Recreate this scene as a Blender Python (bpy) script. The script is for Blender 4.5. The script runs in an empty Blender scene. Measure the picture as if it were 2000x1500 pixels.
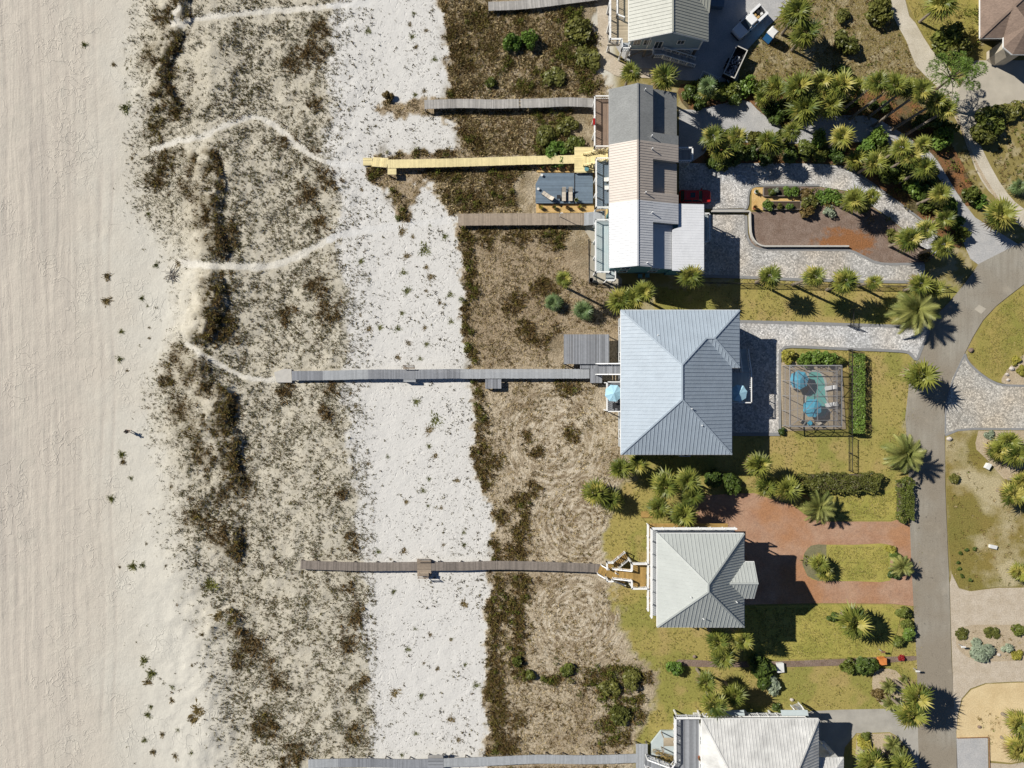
import bpy, bmesh, math, random
import numpy as np
from mathutils import Vector, Matrix

random.seed(7)
RNG = np.random.default_rng(11)
SC = bpy.context.scene
COL = SC.collection
R = math.radians

# ------------------------------------------------------------------ camera, sky, sun, exposure
CAM_H = 108.0          # metres above the ground, looking straight down
MPP = 0.075            # metres per photograph pixel at ground level
cam_data = bpy.data.cameras.new('camera')
cam = bpy.data.objects.new('camera', cam_data)
COL.objects.link(cam)
cam.location = (0, 0, CAM_H)
cam.rotation_euler = (0, 0, 0)
cam_data.sensor_width = 36.0
cam_data.lens = 36.0 * CAM_H / (2000 * MPP)
cam_data.clip_start = 1.0
cam_data.clip_end = 4000.0
SC.camera = cam

SUN_EL, SUN_AZ = 39.0, 26.5      # shadows fall to the right and a little down
world = bpy.data.worlds.new('World')
SC.world = world
world.use_nodes = True
wn = world.node_tree.nodes
sky = wn.new('ShaderNodeTexSky')
sky.sky_type = 'NISHITA'
sky.sun_disc = False
sky.sun_elevation = R(SUN_EL)
sky.sun_rotation = R(-63.5)
sky.altitude = 0
sky.air_density = 0.7
sky.dust_density = 0.0
sky.ozone_density = 5.0
wn['Background'].inputs['Strength'].default_value = 0.05
world.node_tree.links.new(sky.outputs[0], wn['Background'].inputs['Color'])

sun_data = bpy.data.lights.new('sun', 'SUN')
sun_data.energy = 5.0
sun_data.angle = R(0.5)
sun_data.color = (1.0, 0.955, 0.87)
sun = bpy.data.objects.new('sun', sun_data)
COL.objects.link(sun)
_d = Vector((math.cos(R(SUN_AZ)) * math.cos(R(SUN_EL)), -math.sin(R(SUN_AZ)) * math.cos(R(SUN_EL)), -math.sin(R(SUN_EL))))
sun.rotation_euler = _d.to_track_quat('-Z', 'Y').to_euler()
sun.location = (-60, 30, 90)

vs = SC.view_settings
vs.view_transform = 'Standard'
vs.look = 'None'
vs.exposure = 0.18
vs.gamma = 1.0
SC.render.engine = 'CYCLES'
SC.cycles.max_bounces = 4
SC.cycles.diffuse_bounces = 2
SC.cycles.glossy_bounces = 2
SC.cycles.transparent_max_bounces = 8

# ------------------------------------------------------------------ helpers
def W(px, py, z=0.0):
    """photograph pixel and height -> world point"""
    f = MPP * (1 - z / CAM_H)
    return ((px - 1000) * f, (750 - py) * f, z)

def tag(o, label=None, cat=None, group=None, kind=None):
    if label: o['label'] = label
    if cat: o['category'] = cat
    if group: o['group'] = group
    if kind: o['kind'] = kind
    return o

def empty(name, loc=(0, 0, 0), rz=0.0, parent=None):
    o = bpy.data.objects.new(name, None)
    o.empty_display_size = 0.3
    o.location = loc
    o.rotation_euler = (0, 0, rz)
    COL.objects.link(o)
    if parent: o.parent = parent
    return o

class MB:
    """collects shapes for one mesh, with a tint per face"""
    def __init__(s):
        s.v, s.f, s.t = [], [], []
    def add(s, verts, faces, tint=0.5):
        n = len(s.v)
        s.v.extend([tuple(p) for p in verts])
        s.f.extend([tuple(i + n for i in f) for f in faces])
        s.t.extend([tint] * len(faces))
        return s
    def box(s, a, b, tint=0.5):
        (x0, y0, z0), (x1, y1, z1) = a, b
        x0, x1 = sorted((x0, x1)); y0, y1 = sorted((y0, y1)); z0, z1 = sorted((z0, z1))
        return s.add([(x0, y0, z0), (x1, y0, z0), (x1, y1, z0), (x0, y1, z0), (x0, y0, z1), (x1, y0, z1), (x1, y1, z1), (x0, y1, z1)],
                     [(3, 2, 1, 0), (4, 5, 6, 7), (0, 1, 5, 4), (1, 2, 6, 5), (2, 3, 7, 6), (3, 0, 4, 7)], tint)
    def bar(s, p, q, w, h, up=(0, 0, 1), tint=0.5, base=False):
        """box along p->q, w across and h high (centred, or standing on the line when base)"""
        p, q = Vector(p), Vector(q)
        d = q - p
        if d.length < 1e-6: return s
        d.normalize()
        up = Vector(up)
        e = d.cross(up)
        if e.length < 1e-4: e = d.cross(Vector((1, 0, 0)))
        e.normalize()
        u = e.cross(d).normalized()
        lo, hi = (0, h) if base else (-h / 2, h / 2)
        vs_ = []
        for c in (p, q):
            for (a, b) in ((-w / 2, lo), (w / 2, lo), (w / 2, hi), (-w / 2, hi)):
                vs_.append(c + e * a + u * b)
        return s.add(vs_, [(0, 1, 2, 3), (7, 6, 5, 4), (0, 4, 5, 1), (1, 5, 6, 2), (2, 6, 7, 3), (3, 7, 4, 0)], tint)
    def tube(s, pts, rad, n=8, tint=0.5, cap=True):
        pts = [Vector(p) for p in pts]
        if not hasattr(rad, '__len__'): rad = [rad] * len(pts)
        vs_, fs = [], []
        for i, p in enumerate(pts):
            d = (pts[min(i + 1, len(pts) - 1)] - pts[max(i - 1, 0)]).normalized()
            e = d.cross(Vector((0, 0, 1)))
            if e.length < 1e-3: e = Vector((1, 0, 0))
            e.normalize(); u = d.cross(e).normalized()
            for k in range(n):
                a = 2 * math.pi * k / n
                vs_.append(p + (e * math.cos(a) + u * math.sin(a)) * rad[i])
        for i in range(len(pts) - 1):
            for k in range(n):
                fs.append((i * n + k, i * n + (k + 1) % n, (i + 1) * n + (k + 1) % n, (i + 1) * n + k))
        if cap:
            fs.append(tuple(range(n - 1, -1, -1)))
            fs.append(tuple(range((len(pts) - 1) * n, len(pts) * n)))
        return s.add(vs_, fs, tint)
    def slab(s, pts, th, tint=0.5):
        """polygon (3-D, counter-clockwise from above) thickened downwards"""
        n = len(pts)
        lo = [(p[0], p[1], p[2] - th) for p in pts]
        fs = [tuple(range(n)), tuple(range(2 * n - 1, n - 1, -1))]
        fs += [(i, i + n, (i + 1) % n + n, (i + 1) % n) for i in range(n)]
        return s.add(list(pts) + lo, fs, tint)
    def ell(s, c, r, n=8, m=5, tint=0.5):
        vs_, fs = [], []
        for j in range(m + 1):
            t = math.pi * j / m
            for k in range(n):
                a = 2 * math.pi * k / n
                vs_.append((c[0] + r[0] * math.sin(t) * math.cos(a), c[1] + r[1] * math.sin(t) * math.sin(a), c[2] + r[2] * math.cos(t)))
        for j in range(m):
            for k in range(n):
                fs.append((j * n + k, (j + 1) * n + k, (j + 1) * n + (k + 1) % n, j * n + (k + 1) % n))
        return s.add(vs_, fs, tint)
    def build(s, name, mat, parent=None, smooth=False):
        me = bpy.data.meshes.new(name)
        me.from_pydata(s.v, [], s.f)
        at = me.attributes.new('tint', 'FLOAT', 'FACE')
        at.data.foreach_set('value', np.array(s.t, dtype=np.float32))
        if smooth: me.polygons.foreach_set('use_smooth', [True] * len(me.polygons))
        me.materials.append(mat)
        me.update()
        o = bpy.data.objects.new(name, me)
        COL.objects.link(o)
        if parent: o.parent = parent
        return o

def inst(me, name, parent=None, matrix=None):
    o = bpy.data.objects.new(name, me)
    COL.objects.link(o)
    if parent: o.parent = parent
    if matrix is not None: o.matrix_basis = matrix
    return o

def catmull(pts, n=5, closed=False):
    pts = [Vector((p[0], p[1])) for p in pts]
    out, m = [], len(pts)
    for i in range(m if closed else m - 1):
        if closed: p0, p1, p2, p3 = pts[i - 1], pts[i], pts[(i + 1) % m], pts[(i + 2) % m]
        else: p0, p1, p2, p3 = pts[max(i - 1, 0)], pts[i], pts[i + 1], pts[min(i + 2, m - 1)]
        for k in range(n):
            t = k / n
            out.append(0.5 * ((2 * p1) + (p2 - p0) * t + (2 * p0 - 5 * p1 + 4 * p2 - p3) * t * t + (3 * p1 - p0 - 3 * p2 + p3) * t ** 3))
    if not closed: out.append(pts[-1])
    return [(p.x, p.y) for p in out]

def area2(p):
    return sum(p[i - 1][0] * p[i][1] - p[i][0] * p[i - 1][1] for i in range(len(p)))

# ------------------------------------------------------------------ numpy noise and polygons
def _hash(ix, iy, seed):
    h = (ix.astype(np.int64) * 374761393 + iy.astype(np.int64) * 668265263 + seed * 974634599) & 0x7fffffff
    h = ((h ^ (h >> 13)) * 1274126177) & 0x7fffffff
    h = h ^ (h >> 16)
    return (h & 0xffff) / 65535.0

def vnoise(x, y, seed=0):
    ix, iy = np.floor(x), np.floor(y)
    fx, fy = x - ix, y - iy
    fx = fx * fx * (3 - 2 * fx); fy = fy * fy * (3 - 2 * fy)
    a, b = _hash(ix, iy, seed), _hash(ix + 1, iy, seed)
    c, d = _hash(ix, iy + 1, seed), _hash(ix + 1, iy + 1, seed)
    return (a * (1 - fx) + b * fx) * (1 - fy) + (c * (1 - fx) + d * fx) * fy

def fbm(x, y, seed=0, oct=4):
    s, a, t = 0, 0.5, 0
    for i in range(oct):
        s = s + a * vnoise(x * 2 ** i, y * 2 ** i, seed + i * 17)
        t += a; a *= 0.5
    return s / t

def sdist(px, py, poly, closed=True):
    """distance in px to the outline, positive inside when closed"""
    d2 = np.full(px.shape, 1e12)
    ins = np.zeros(px.shape, bool)
    m = len(poly)
    for i in range(m if closed else m - 1):
        x0, y0 = poly[i]; x1, y1 = poly[(i + 1) % m]
        dx, dy = x1 - x0, y1 - y0
        L = dx * dx + dy * dy + 1e-9
        t = np.clip(((px - x0) * dx + (py - y0) * dy) / L, 0, 1)
        d2 = np.minimum(d2, (px - x0 - t * dx) ** 2 + (py - y0 - t * dy) ** 2)
        if closed:
            c = ((y0 > py) != (y1 > py)) & (px < dx * (py - y0) / (dy if abs(dy) > 1e-9 else 1e-9) + x0)
            ins ^= c
    d = np.sqrt(d2)
    return np.where(ins, d, -d) if closed else d

def sstep(a, b, x):
    t = np.clip((x - a) / (b - a), 0, 1)
    return t * t * (3 - 2 * t)

# ------------------------------------------------------------------ materials
class NT:
    def __init__(s, name):
        s.m = bpy.data.materials.new(name)
        s.m.use_nodes = True
        s.t = s.m.node_tree
        s.n = s.t.nodes
        s.b = s.n['Principled BSDF']
    def link(s, a, b): s.t.links.new(a, b)
    def put(s, sock, v):
        if hasattr(v, 'is_linked') or isinstance(v, bpy.types.NodeSocket): s.link(v, sock)
        else: sock.default_value = v
    def pos(s): return s.n.new('ShaderNodeNewGeometry').outputs['Position']
    def attr(s, name, out='Fac'):
        a = s.n.new('ShaderNodeAttribute'); a.attribute_name = name
        return a.outputs[out]
    def scale_vec(s, v, k):
        m = s.n.new('ShaderNodeVectorMath'); m.operation = 'MULTIPLY'
        s.put(m.inputs[0], v); m.inputs[1].default_value = k
        return m.outputs[0]
    def noise(s, scale=1.0, detail=4, rough=0.55, vec=None, dist=0.0):
        k = s.n.new('ShaderNodeTexNoise')
        s.link(vec if vec is not None else s.pos(), k.inputs['Vector'])
        k.inputs['Scale'].default_value = scale; k.inputs['Detail'].default_value = detail
        k.inputs['Roughness'].default_value = rough; k.inputs['Distortion'].default_value = dist
        return k.outputs['Fac']
    def voro(s, scale=1.0, feature='F1', out='Distance', vec=None, rand=1.0):
        k = s.n.new('ShaderNodeTexVoronoi'); k.feature = feature
        s.link(vec if vec is not None else s.pos(), k.inputs['Vector'])
        k.inputs['Scale'].default_value = scale; k.inputs['Randomness'].default_value = rand
        return k.outputs[out]
    def math(s, op, a, b=0.0, c=0.0, clamp=False):
        m = s.n.new('ShaderNodeMath'); m.operation = op; m.use_clamp = clamp
        s.put(m.inputs[0], a); s.put(m.inputs[1], b)
        if op in ('MULTIPLY_ADD', 'SMOOTH_MIN'): s.put(m.inputs[2], c)
        return m.outputs[0]
    def rng(s, v, a, b, c=0.0, d=1.0, smooth=False):
        m = s.n.new('ShaderNodeMapRange')
        if smooth: m.interpolation_type = 'SMOOTHSTEP'
        s.put(m.inputs[0], v)
        for i, k in enumerate((a, b, c, d)): m.inputs[i + 1].default_value = k
        return m.outputs[0]
    def mix(s, f, a, b):
        m = s.n.new('ShaderNodeMix'); m.data_type = 'RGBA'
        s.put(m.inputs[0], f)
        for sock, v in ((m.inputs[6], a), (m.inputs[7], b)):
            if isinstance(v, tuple): sock.default_value = (*v[:3], 1)
            else: s.link(v, sock)
        return m.outputs[2]
    def mul(s, c, f):
        m = s.n.new('ShaderNodeVectorMath'); m.operation = 'SCALE'
        if isinstance(c, tuple): m.inputs[0].default_value = c[:3]
        else: s.link(c, m.inputs[0])
        s.put(m.inputs['Scale'], f)
        return m.outputs[0]
    def sep(s, v):
        m = s.n.new('ShaderNodeSeparateXYZ'); s.link(v, m.inputs[0]); return m.outputs
    def comb(s, x, y, z=0.0):
        m = s.n.new('ShaderNodeCombineXYZ')
        s.put(m.inputs[0], x); s.put(m.inputs[1], y); s.put(m.inputs[2], z)
        return m.outputs[0]
    def bump(s, h, dist=0.05, strength=1.0):
        k = s.n.new('ShaderNodeBump')
        k.inputs['Strength'].default_value = strength; k.inputs['Distance'].default_value = dist
        s.link(h, k.inputs['Height']); s.link(k.outputs[0], s.b.inputs['Normal'])
    def color(s, c):
        if isinstance(c, tuple): s.b.inputs['Base Color'].default_value = (*c[:3], 1)
        else: s.link(c, s.b.inputs['Base Color'])
    def done(s, rough=0.8, metal=0.0, spec=0.3):
        s.b.inputs['Roughness'].default_value = rough
        s.b.inputs['Metallic'].default_value = metal
        s.b.inputs['Specular IOR Level'].default_value = spec
        return s.m

def plain(name, col, rough=0.7, var=0.12, scale=1.5, tint=0.0, metal=0.0, spec=0.3, bump=0.0, bscale=6.0, rand=0.0):
    k = NT(name)
    f = k.rng(k.noise(scale, 5), 0.25, 0.75, 1 - var, 1 + var)
    if tint:
        f = k.math('MULTIPLY', f, k.rng(k.attr('tint'), 0, 1, 1 - tint, 1 + tint))
    if rand:
        oi = k.n.new('ShaderNodeObjectInfo')
        f = k.math('MULTIPLY', f, k.rng(oi.outputs['Random'], 0, 1, 1 - rand, 1 + rand))
    k.color(k.mul(col, f))
    if bump: k.bump(k.noise(bscale, 4), bump)
    return k.done(rough, metal, spec)

def leaf(name, col, col2, tr=0.3, rand=0.25, ow=0.5):
    """foliage: two hues mixed by object and by leaf, thin and translucent"""
    k = NT(name)
    oi = k.n.new('ShaderNodeObjectInfo')
    f = k.math('ADD', k.math('MULTIPLY', oi.outputs['Random'], ow), k.math('MULTIPLY', k.attr('tint'), 1 - ow))
    c = k.mix(f, col, col2)
    c = k.mul(c, k.rng(k.noise(0.9, 3), 0.3, 0.7, 1 - rand, 1 + rand))
    k.color(c)
    k.done(0.45, 0, 0.35)
    tl = k.n.new('ShaderNodeBsdfTranslucent'); k.link(c, tl.inputs['Color'])
    mx = k.n.new('ShaderNodeMixShader'); mx.inputs[0].default_value = tr
    k.link(k.b.outputs[0], mx.inputs[1]); k.link(tl.outputs[0], mx.inputs[2])
    k.link(mx.outputs[0], k.n['Material Output'].inputs['Surface'])
    return k.m

def colleaf(name, tr=0.2):
    """ground vegetation: colour per face"""
    k = NT(name)
    c = k.attr('col', 'Color')
    k.color(c); k.done(0.75, 0, 0.1)
    tl = k.n.new('ShaderNodeBsdfTranslucent'); k.link(c, tl.inputs['Color'])
    mx = k.n.new('ShaderNodeMixShader'); mx.inputs[0].default_value = tr
    k.link(k.b.outputs[0], mx.inputs[1]); k.link(tl.outputs[0], mx.inputs[2])
    k.link(mx.outputs[0], k.n['Material Output'].inputs['Surface'])
    return k.m

def metal_roof(name, col, streak=0.08, rough=0.45):
    k = NT(name)
    v = k.scale_vec(k.pos(), (0.5, 0.5, 0.5))
    f = k.math('ADD', k.rng(k.noise(1.2, 5, vec=v), 0.3, 0.7, 1 - streak, 1 + streak), k.rng(k.noise(9, 3), 0.3, 0.7, -0.03, 0.03))
    k.color(k.mul(col, f))
    k.bump(k.noise(1.6, 2), 0.02)
    return k.done(rough, 0.0, 0.4)

def cobble(name, base=(0.40, 0.385, 0.36), lo=0.62, hi=1.32, scale=4.6):
    k = NT(name)
    v = k.n.new('ShaderNodeVectorMath'); v.operation = 'ADD'
    k.link(k.pos(), v.inputs[0])
    wv = k.noise(2.0, 2)
    k.link(k.comb(k.math('MULTIPLY', wv, 0.25), k.math('MULTIPLY', wv, -0.2)), v.inputs[1])
    colr = k.voro(scale, 'F1', 'Color', vec=v.outputs[0])
    cell = k.sep(colr)[0]
    edge = k.voro(scale, 'DISTANCE_TO_EDGE', 'Distance', vec=v.outputs[0])
    f = k.rng(cell, 0, 1, lo, hi)
    f = k.math('MULTIPLY', f, k.rng(k.noise(0.22, 3), 0.3, 0.7, 0.85, 1.15))
    f = k.math('MULTIPLY', f, k.rng(edge, 0.0, 0.06, 0.6, 1.0))
    k.color(k.mix(k.rng(k.noise(0.15, 2), 0.4, 0.65), k.mul(base, f), k.mul((base[0] * 1.06, base[1] * 0.98, base[2] * 0.88), f)))
    k.bump(k.rng(edge, 0, 0.08), 0.03)
    return k.done(0.85, 0, 0.25)

M = {}
M['white'] = plain('white_paint', (0.80, 0.80, 0.79), 0.5, 0.05)
M['trim'] = plain('grey_trim', (0.42, 0.43, 0.44), 0.5, 0.06)
M['dark'] = plain('dark_metal', (0.03, 0.03, 0.033), 0.5, 0.1)
M['black'] = plain('black_rubber', (0.015, 0.015, 0.016), 0.8, 0.1)
M['roof_blue'] = metal_roof('blue_grey_metal_roof', (0.37, 0.43, 0.49), 0.06)
M['roof_sage'] = metal_roof('pale_sage_metal_roof', (0.42, 0.44, 0.42), 0.05)
M['roof_white'] = metal_roof('white_metal_roof', (0.56, 0.57, 0.59), 0.05)
M['roof_cream'] = metal_roof('off_white_metal_roof', (0.56, 0.555, 0.535), 0.2)
M['roof_tan'] = metal_roof('tan_metal_roof', (0.445, 0.39, 0.34), 0.05)
M['roof_wing'] = metal_roof('bright_white_metal_roof', (0.70, 0.71, 0.73), 0.05)
M['roof_green'] = metal_roof('sage_green_metal_roof', (0.36, 0.365, 0.32), 0.05)

def shingle(name, col, var=0.16):
    k = NT(name)
    p = k.scale_vec(k.pos(), (1.1, 7.0, 4.0))
    f = k.rng(k.voro(2.2, 'F1', 'Color', vec=p), 0, 1, 1 - var, 1 + var)
    f = k.math('MULTIPLY', f, k.rng(k.noise(0.5, 4), 0.3, 0.7, 0.9, 1.1))
    k.color(k.mul(col, f))
    k.bump(k.noise(9, 3), 0.02)
    return k.done(0.9, 0, 0.15)
M['shingle_grey'] = shingle('grey_asphalt_shingle', (0.245, 0.25, 0.245))
M['shingle_brown'] = shingle('brown_asphalt_shingle', (0.23, 0.17, 0.135), 0.22)
M['siding_teal'] = plain('teal_siding', (0.10, 0.28, 0.31), 0.7)
M['siding_blue'] = plain('grey_blue_siding', (0.28, 0.36, 0.42), 0.7)
M['siding_white'] = plain('white_siding', (0.70, 0.70, 0.68), 0.7)
M['siding_sand'] = plain('sand_siding', (0.52, 0.46, 0.37), 0.7)
M['siding_grey'] = plain('grey_siding', (0.40, 0.42, 0.43), 0.7)
M['siding_yellow'] = plain('yellow_siding', (0.66, 0.53, 0.22), 0.7)
M['under'] = plain('lattice_wood', (0.16, 0.14, 0.12), 0.9)
M['glass'] = plain('window_glass', (0.03, 0.045, 0.055), 0.06, 0.05, spec=0.6)
M['wood_grey'] = plain('weathered_grey_planks', (0.36, 0.345, 0.325), 0.85, 0.12, 3, tint=0.42)
M['wood_dark'] = plain('dark_weathered_planks', (0.21, 0.18, 0.155), 0.85, 0.15, 3, tint=0.42)
M['wood_brown'] = plain('brown_planks', (0.32, 0.26, 0.20), 0.85, 0.15, 3, tint=0.30)
M['wood_slate'] = plain('slate_grey_planks', (0.235, 0.245, 0.265), 0.8, 0.1, 3, tint=0.32)
M['wood_pale'] = plain('pale_grey_planks', (0.36, 0.375, 0.39), 0.8, 0.1, 3, tint=0.18)
M['wood_yellow'] = plain('yellow_painted_planks', (0.74, 0.63, 0.34), 0.7, 0.10, 2, tint=0.16)
M['wood_tan'] = plain('golden_stained_planks', (0.36, 0.23, 0.075), 0.75, 0.18, 2, tint=0.2)
M['wood_blue'] = plain('blue_grey_painted_planks', (0.15, 0.20, 0.255), 0.75, 0.1, 2, tint=0.14)
M['deck_pale'] = plain('pale_blue_deck_boards', (0.46, 0.52, 0.53), 0.75, 0.06, 2, tint=0.08)
M['deck_brown'] = plain('brown_deck_boards', (0.23, 0.165, 0.125), 0.8, 0.1, 2, tint=0.2)
M['deck_sand'] = plain('sandy_deck_boards', (0.42, 0.35, 0.25), 0.8, 0.12, 2, tint=0.2)
M['trunk'] = plain('palm_trunk_bark', (0.24, 0.20, 0.155), 0.95, 0.35, 7, bump=0.04, bscale=14)
M['bark'] = plain('tree_bark', (0.13, 0.10, 0.075), 0.95, 0.3, 7, bump=0.03)
M['frond'] = leaf('palm_fan_leaf', (0.05, 0.09, 0.016), (0.33, 0.335, 0.065), rand=0.12, ow=0.7)
M['frond_y'] = leaf('palm_fan_leaf_yellowed', (0.32, 0.30, 0.06), (0.48, 0.42, 0.11), rand=0.12)
M['frond_dry'] = leaf('palm_leaf_dry', (0.32, 0.23, 0.11), (0.22, 0.16, 0.08))
M['pinnate'] = leaf('date_palm_leaf', (0.09, 0.135, 0.03), (0.42, 0.41, 0.13), rand=0.12, ow=0.7)
M['bluegreen'] = leaf('blue_green_leaf', (0.085, 0.15, 0.055), (0.22, 0.28, 0.11))
M['leaf_dark'] = leaf('dark_green_leaf', (0.045, 0.085, 0.018), (0.12, 0.16, 0.03), 0.2)
M['leaf_mid'] = leaf('mid_green_leaf', (0.09, 0.125, 0.022), (0.19, 0.21, 0.045), 0.25)
M['leaf_bright'] = leaf('bright_green_leaf', (0.10, 0.19, 0.03), (0.21, 0.30, 0.06), 0.25)
M['leaf_olive'] = leaf('olive_leaf', (0.10, 0.115, 0.026), (0.21, 0.205, 0.05), 0.25)
M['leaf_yellow'] = leaf('yellow_green_leaf', (0.25, 0.25, 0.04), (0.42, 0.37, 0.07), 0.25)
M['leaf_rust'] = leaf('rusty_leaf', (0.15, 0.105, 0.04), (0.23, 0.17, 0.06), 0.2)
M['leaf_sage'] = leaf('sage_leaf', (0.24, 0.30, 0.20), (0.36, 0.40, 0.29), 0.2)
M['leaf_red'] = leaf('red_leaf', (0.42, 0.03, 0.03), (0.28, 0.03, 0.04), 0.2)
M['veg'] = colleaf('dune_vegetation')
M['umbrella'] = plain('pale_blue_canvas', (0.38, 0.62, 0.74), 0.8, 0.04, tint=0.07)
M['umbrella_teal'] = plain('turquoise_canvas', (0.08, 0.42, 0.60), 0.8, 0.05, tint=0.12)
M['concrete'] = plain('concrete', (0.37, 0.35, 0.31), 0.9, 0.18, 0.6, bump=0.01)
M['concrete_pale'] = plain('pale_concrete', (0.43, 0.39, 0.32), 0.9, 0.14, 0.5, bump=0.01)
M['curb'] = plain('grey_edging', (0.245, 0.245, 0.245), 0.9, 0.12, 2)
M['wall_stone'] = plain('low_wall_render', (0.50, 0.48, 0.44), 0.9, 0.1, 2)
M['cobble'] = cobble('grey_cobble_paving', (0.52, 0.505, 0.48))
M['cobble_cool'] = cobble('silver_cobble_paving', (0.56, 0.56, 0.56))
M['cobble_warm'] = cobble('warm_cobble_paving', (0.53, 0.505, 0.455))
M['stone'] = plain('pale_boulder', (0.52, 0.47, 0.42), 0.9, 0.2, 3, bump=0.03)
M['terracotta'] = plain('terracotta', (0.30, 0.10, 0.05), 0.8)
M['teal_pot'] = plain('teal_glaze', (0.12, 0.27, 0.30), 0.4)
M['car_white'] = plain('white_car_paint', (0.78, 0.78, 0.78), 0.3, 0.02, spec=0.6)
M['car_red'] = plain('red_car_paint', (0.55, 0.02, 0.015), 0.25, 0.02, spec=0.6)
M['blue_plastic'] = plain('blue_plastic', (0.03, 0.22, 0.55), 0.45, 0.05)
M['rust'] = plain('rusty_steel', (0.26, 0.15, 0.08), 0.8, 0.3, 3)
M['cardboard'] = plain('cardboard', (0.48, 0.32, 0.13), 0.8)
M['orange'] = plain('orange_paint', (0.62, 0.22, 0.06), 0.7, 0.25, 1.5)
M['skin'] = plain('skin', (0.42, 0.26, 0.19), 0.6, 0.04)
M['shirt'] = plain('grey_shirt', (0.10, 0.105, 0.10), 0.9)
M['cap'] = plain('black_cloth', (0.012, 0.012, 0.013), 0.9)
M['chrome'] = plain('bright_metal', (0.6, 0.6, 0.6), 0.3, 0.03, metal=1.0)
M['rim'] = plain('alloy', (0.35, 0.35, 0.36), 0.35, 0.03, metal=0.8)
M['lamp_red'] = plain('red_lens', (0.35, 0.01, 0.01), 0.3)
M['cushion'] = plain('beige_cushion', (0.56, 0.50, 0.42), 0.9, 0.06, tint=0.1)
M['straw_bale'] = plain('dry_reed', (0.46, 0.33, 0.13), 0.95, 0.3, 8)
M['earth'] = plain('garden_soil', (0.07, 0.05, 0.035), 0.95, 0.3, 3)
M['alu'] = plain('bronze_aluminium', (0.30, 0.30, 0.31), 0.5, 0.05)

def flatmat(name, c1, c2, scale=0.5, detail=5, fine=0.14, bump=0.02, c3=None, s3=0.1, bs=5.0):
    k = NT(name)
    c = k.mix(k.rng(k.noise(scale, detail), 0.35, 0.65), c1, c2)
    if c3: c = k.mix(k.rng(k.noise(s3, 4), 0.48, 0.62), c, c3)
    c = k.mul(c, k.rng(k.noise(5.5, 3), 0.3, 0.7, 1 - fine, 1 + fine))
    k.color(c)
    k.bump(k.noise(bs, 4), bump)
    return k.done(0.92, 0, 0.15)
M['gravel'] = flatmat('grey_gravel', (0.37, 0.37, 0.37), (0.45, 0.44, 0.43), 0.6)
M['gravel_tan'] = flatmat('tan_gravel', (0.44, 0.37, 0.28), (0.52, 0.45, 0.36), 0.8, fine=0.2)
M['shell'] = flatmat('cream_shell_gravel', (0.56, 0.43, 0.24), (0.64, 0.51, 0.30), 0.5)
M['sandlane'] = flatmat('sandy_track', (0.47, 0.42, 0.33), (0.56, 0.51, 0.42), 0.5)
M['pinestraw'] = flatmat('pine_straw', (0.25, 0.115, 0.045), (0.15, 0.09, 0.05), 0.6, fine=0.35, bump=0.08, c3=(0.12, 0.10, 0.05), s3=0.3)  # dark patches in the colour stand in for shade between the plants
M['mulch'] = flatmat('brown_mulch', (0.17, 0.13, 0.105), (0.235, 0.185, 0.155), 0.7, fine=0.3, bump=0.05)
M['mulch_rust_unused'] = None if True else flatmat('rust_mulch', (0.29, 0.115, 0.035), (0.21, 0.13, 0.085), 0.35, fine=0.3, bump=0.05)
def mulch_mat():
    k = NT('brown_mulch')
    c = k.mix(k.rng(k.noise(0.7, 5), 0.35, 0.65), (0.185, 0.13, 0.10), (0.245, 0.185, 0.15))
    xyz = k.sep(k.pos())
    dx, dy = k.math('DIVIDE', k.math('SUBTRACT', xyz[0], 48.8), 4.4), k.math('DIVIDE', k.math('SUBTRACT', xyz[1], 20.6), 2.2)
    d = k.math('ADD', k.math('MULTIPLY', dx, dx), k.math('MULTIPLY', dy, dy))
    m = k.rng(k.math('ADD', d, k.math('MULTIPLY', k.rng(k.noise(0.9, 5), 0.3, 0.7, -1, 1), 0.75)), 0.5, 1.25, 0.85, 0.0)
    c = k.mix(m, c, (0.27, 0.115, 0.04))
    c = k.mul(c, k.rng(k.noise(5.5, 3), 0.3, 0.7, 0.7, 1.3))
    k.color(c); k.bump(k.noise(5, 4), 0.06)
    return k.done(0.92, 0, 0.15)
M['mulch'] = mulch_mat()
M['tanbed'] = flatmat('tan_bed', (0.40, 0.32, 0.22), (0.46, 0.38, 0.27), 0.8, fine=0.25)
M['ochre'] = flatmat('ochre_gravel', (0.52, 0.34, 0.13), (0.60, 0.42, 0.19), 0.8)
M['olive_mulch'] = flatmat('olive_mulch', (0.17, 0.16, 0.09), (0.21, 0.19, 0.11), 0.8, fine=0.2)
M['lawn_bright'] = flatmat('bright_lawn', (0.385, 0.33, 0.09), (0.27, 0.26, 0.06), 0.35, fine=0.24, bump=0.03, bs=9)
M['lawn_green'] = flatmat('green_lawn', (0.24, 0.23, 0.055), (0.35, 0.275, 0.09), 0.25, fine=0.24, bump=0.03, bs=9)
M['lawn_rough'] = flatmat('rough_lawn', (0.24, 0.18, 0.055), (0.19, 0.17, 0.045), 0.12, fine=0.28, bump=0.05, c3=(0.42, 0.36, 0.22), s3=0.16)
M['paver_red'] = flatmat('red_brick_paving', (0.36, 0.195, 0.13), (0.40, 0.25, 0.175), 0.35, fine=0.13, bump=0.01, c3=(0.37, 0.175, 0.085), s3=0.13)

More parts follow.
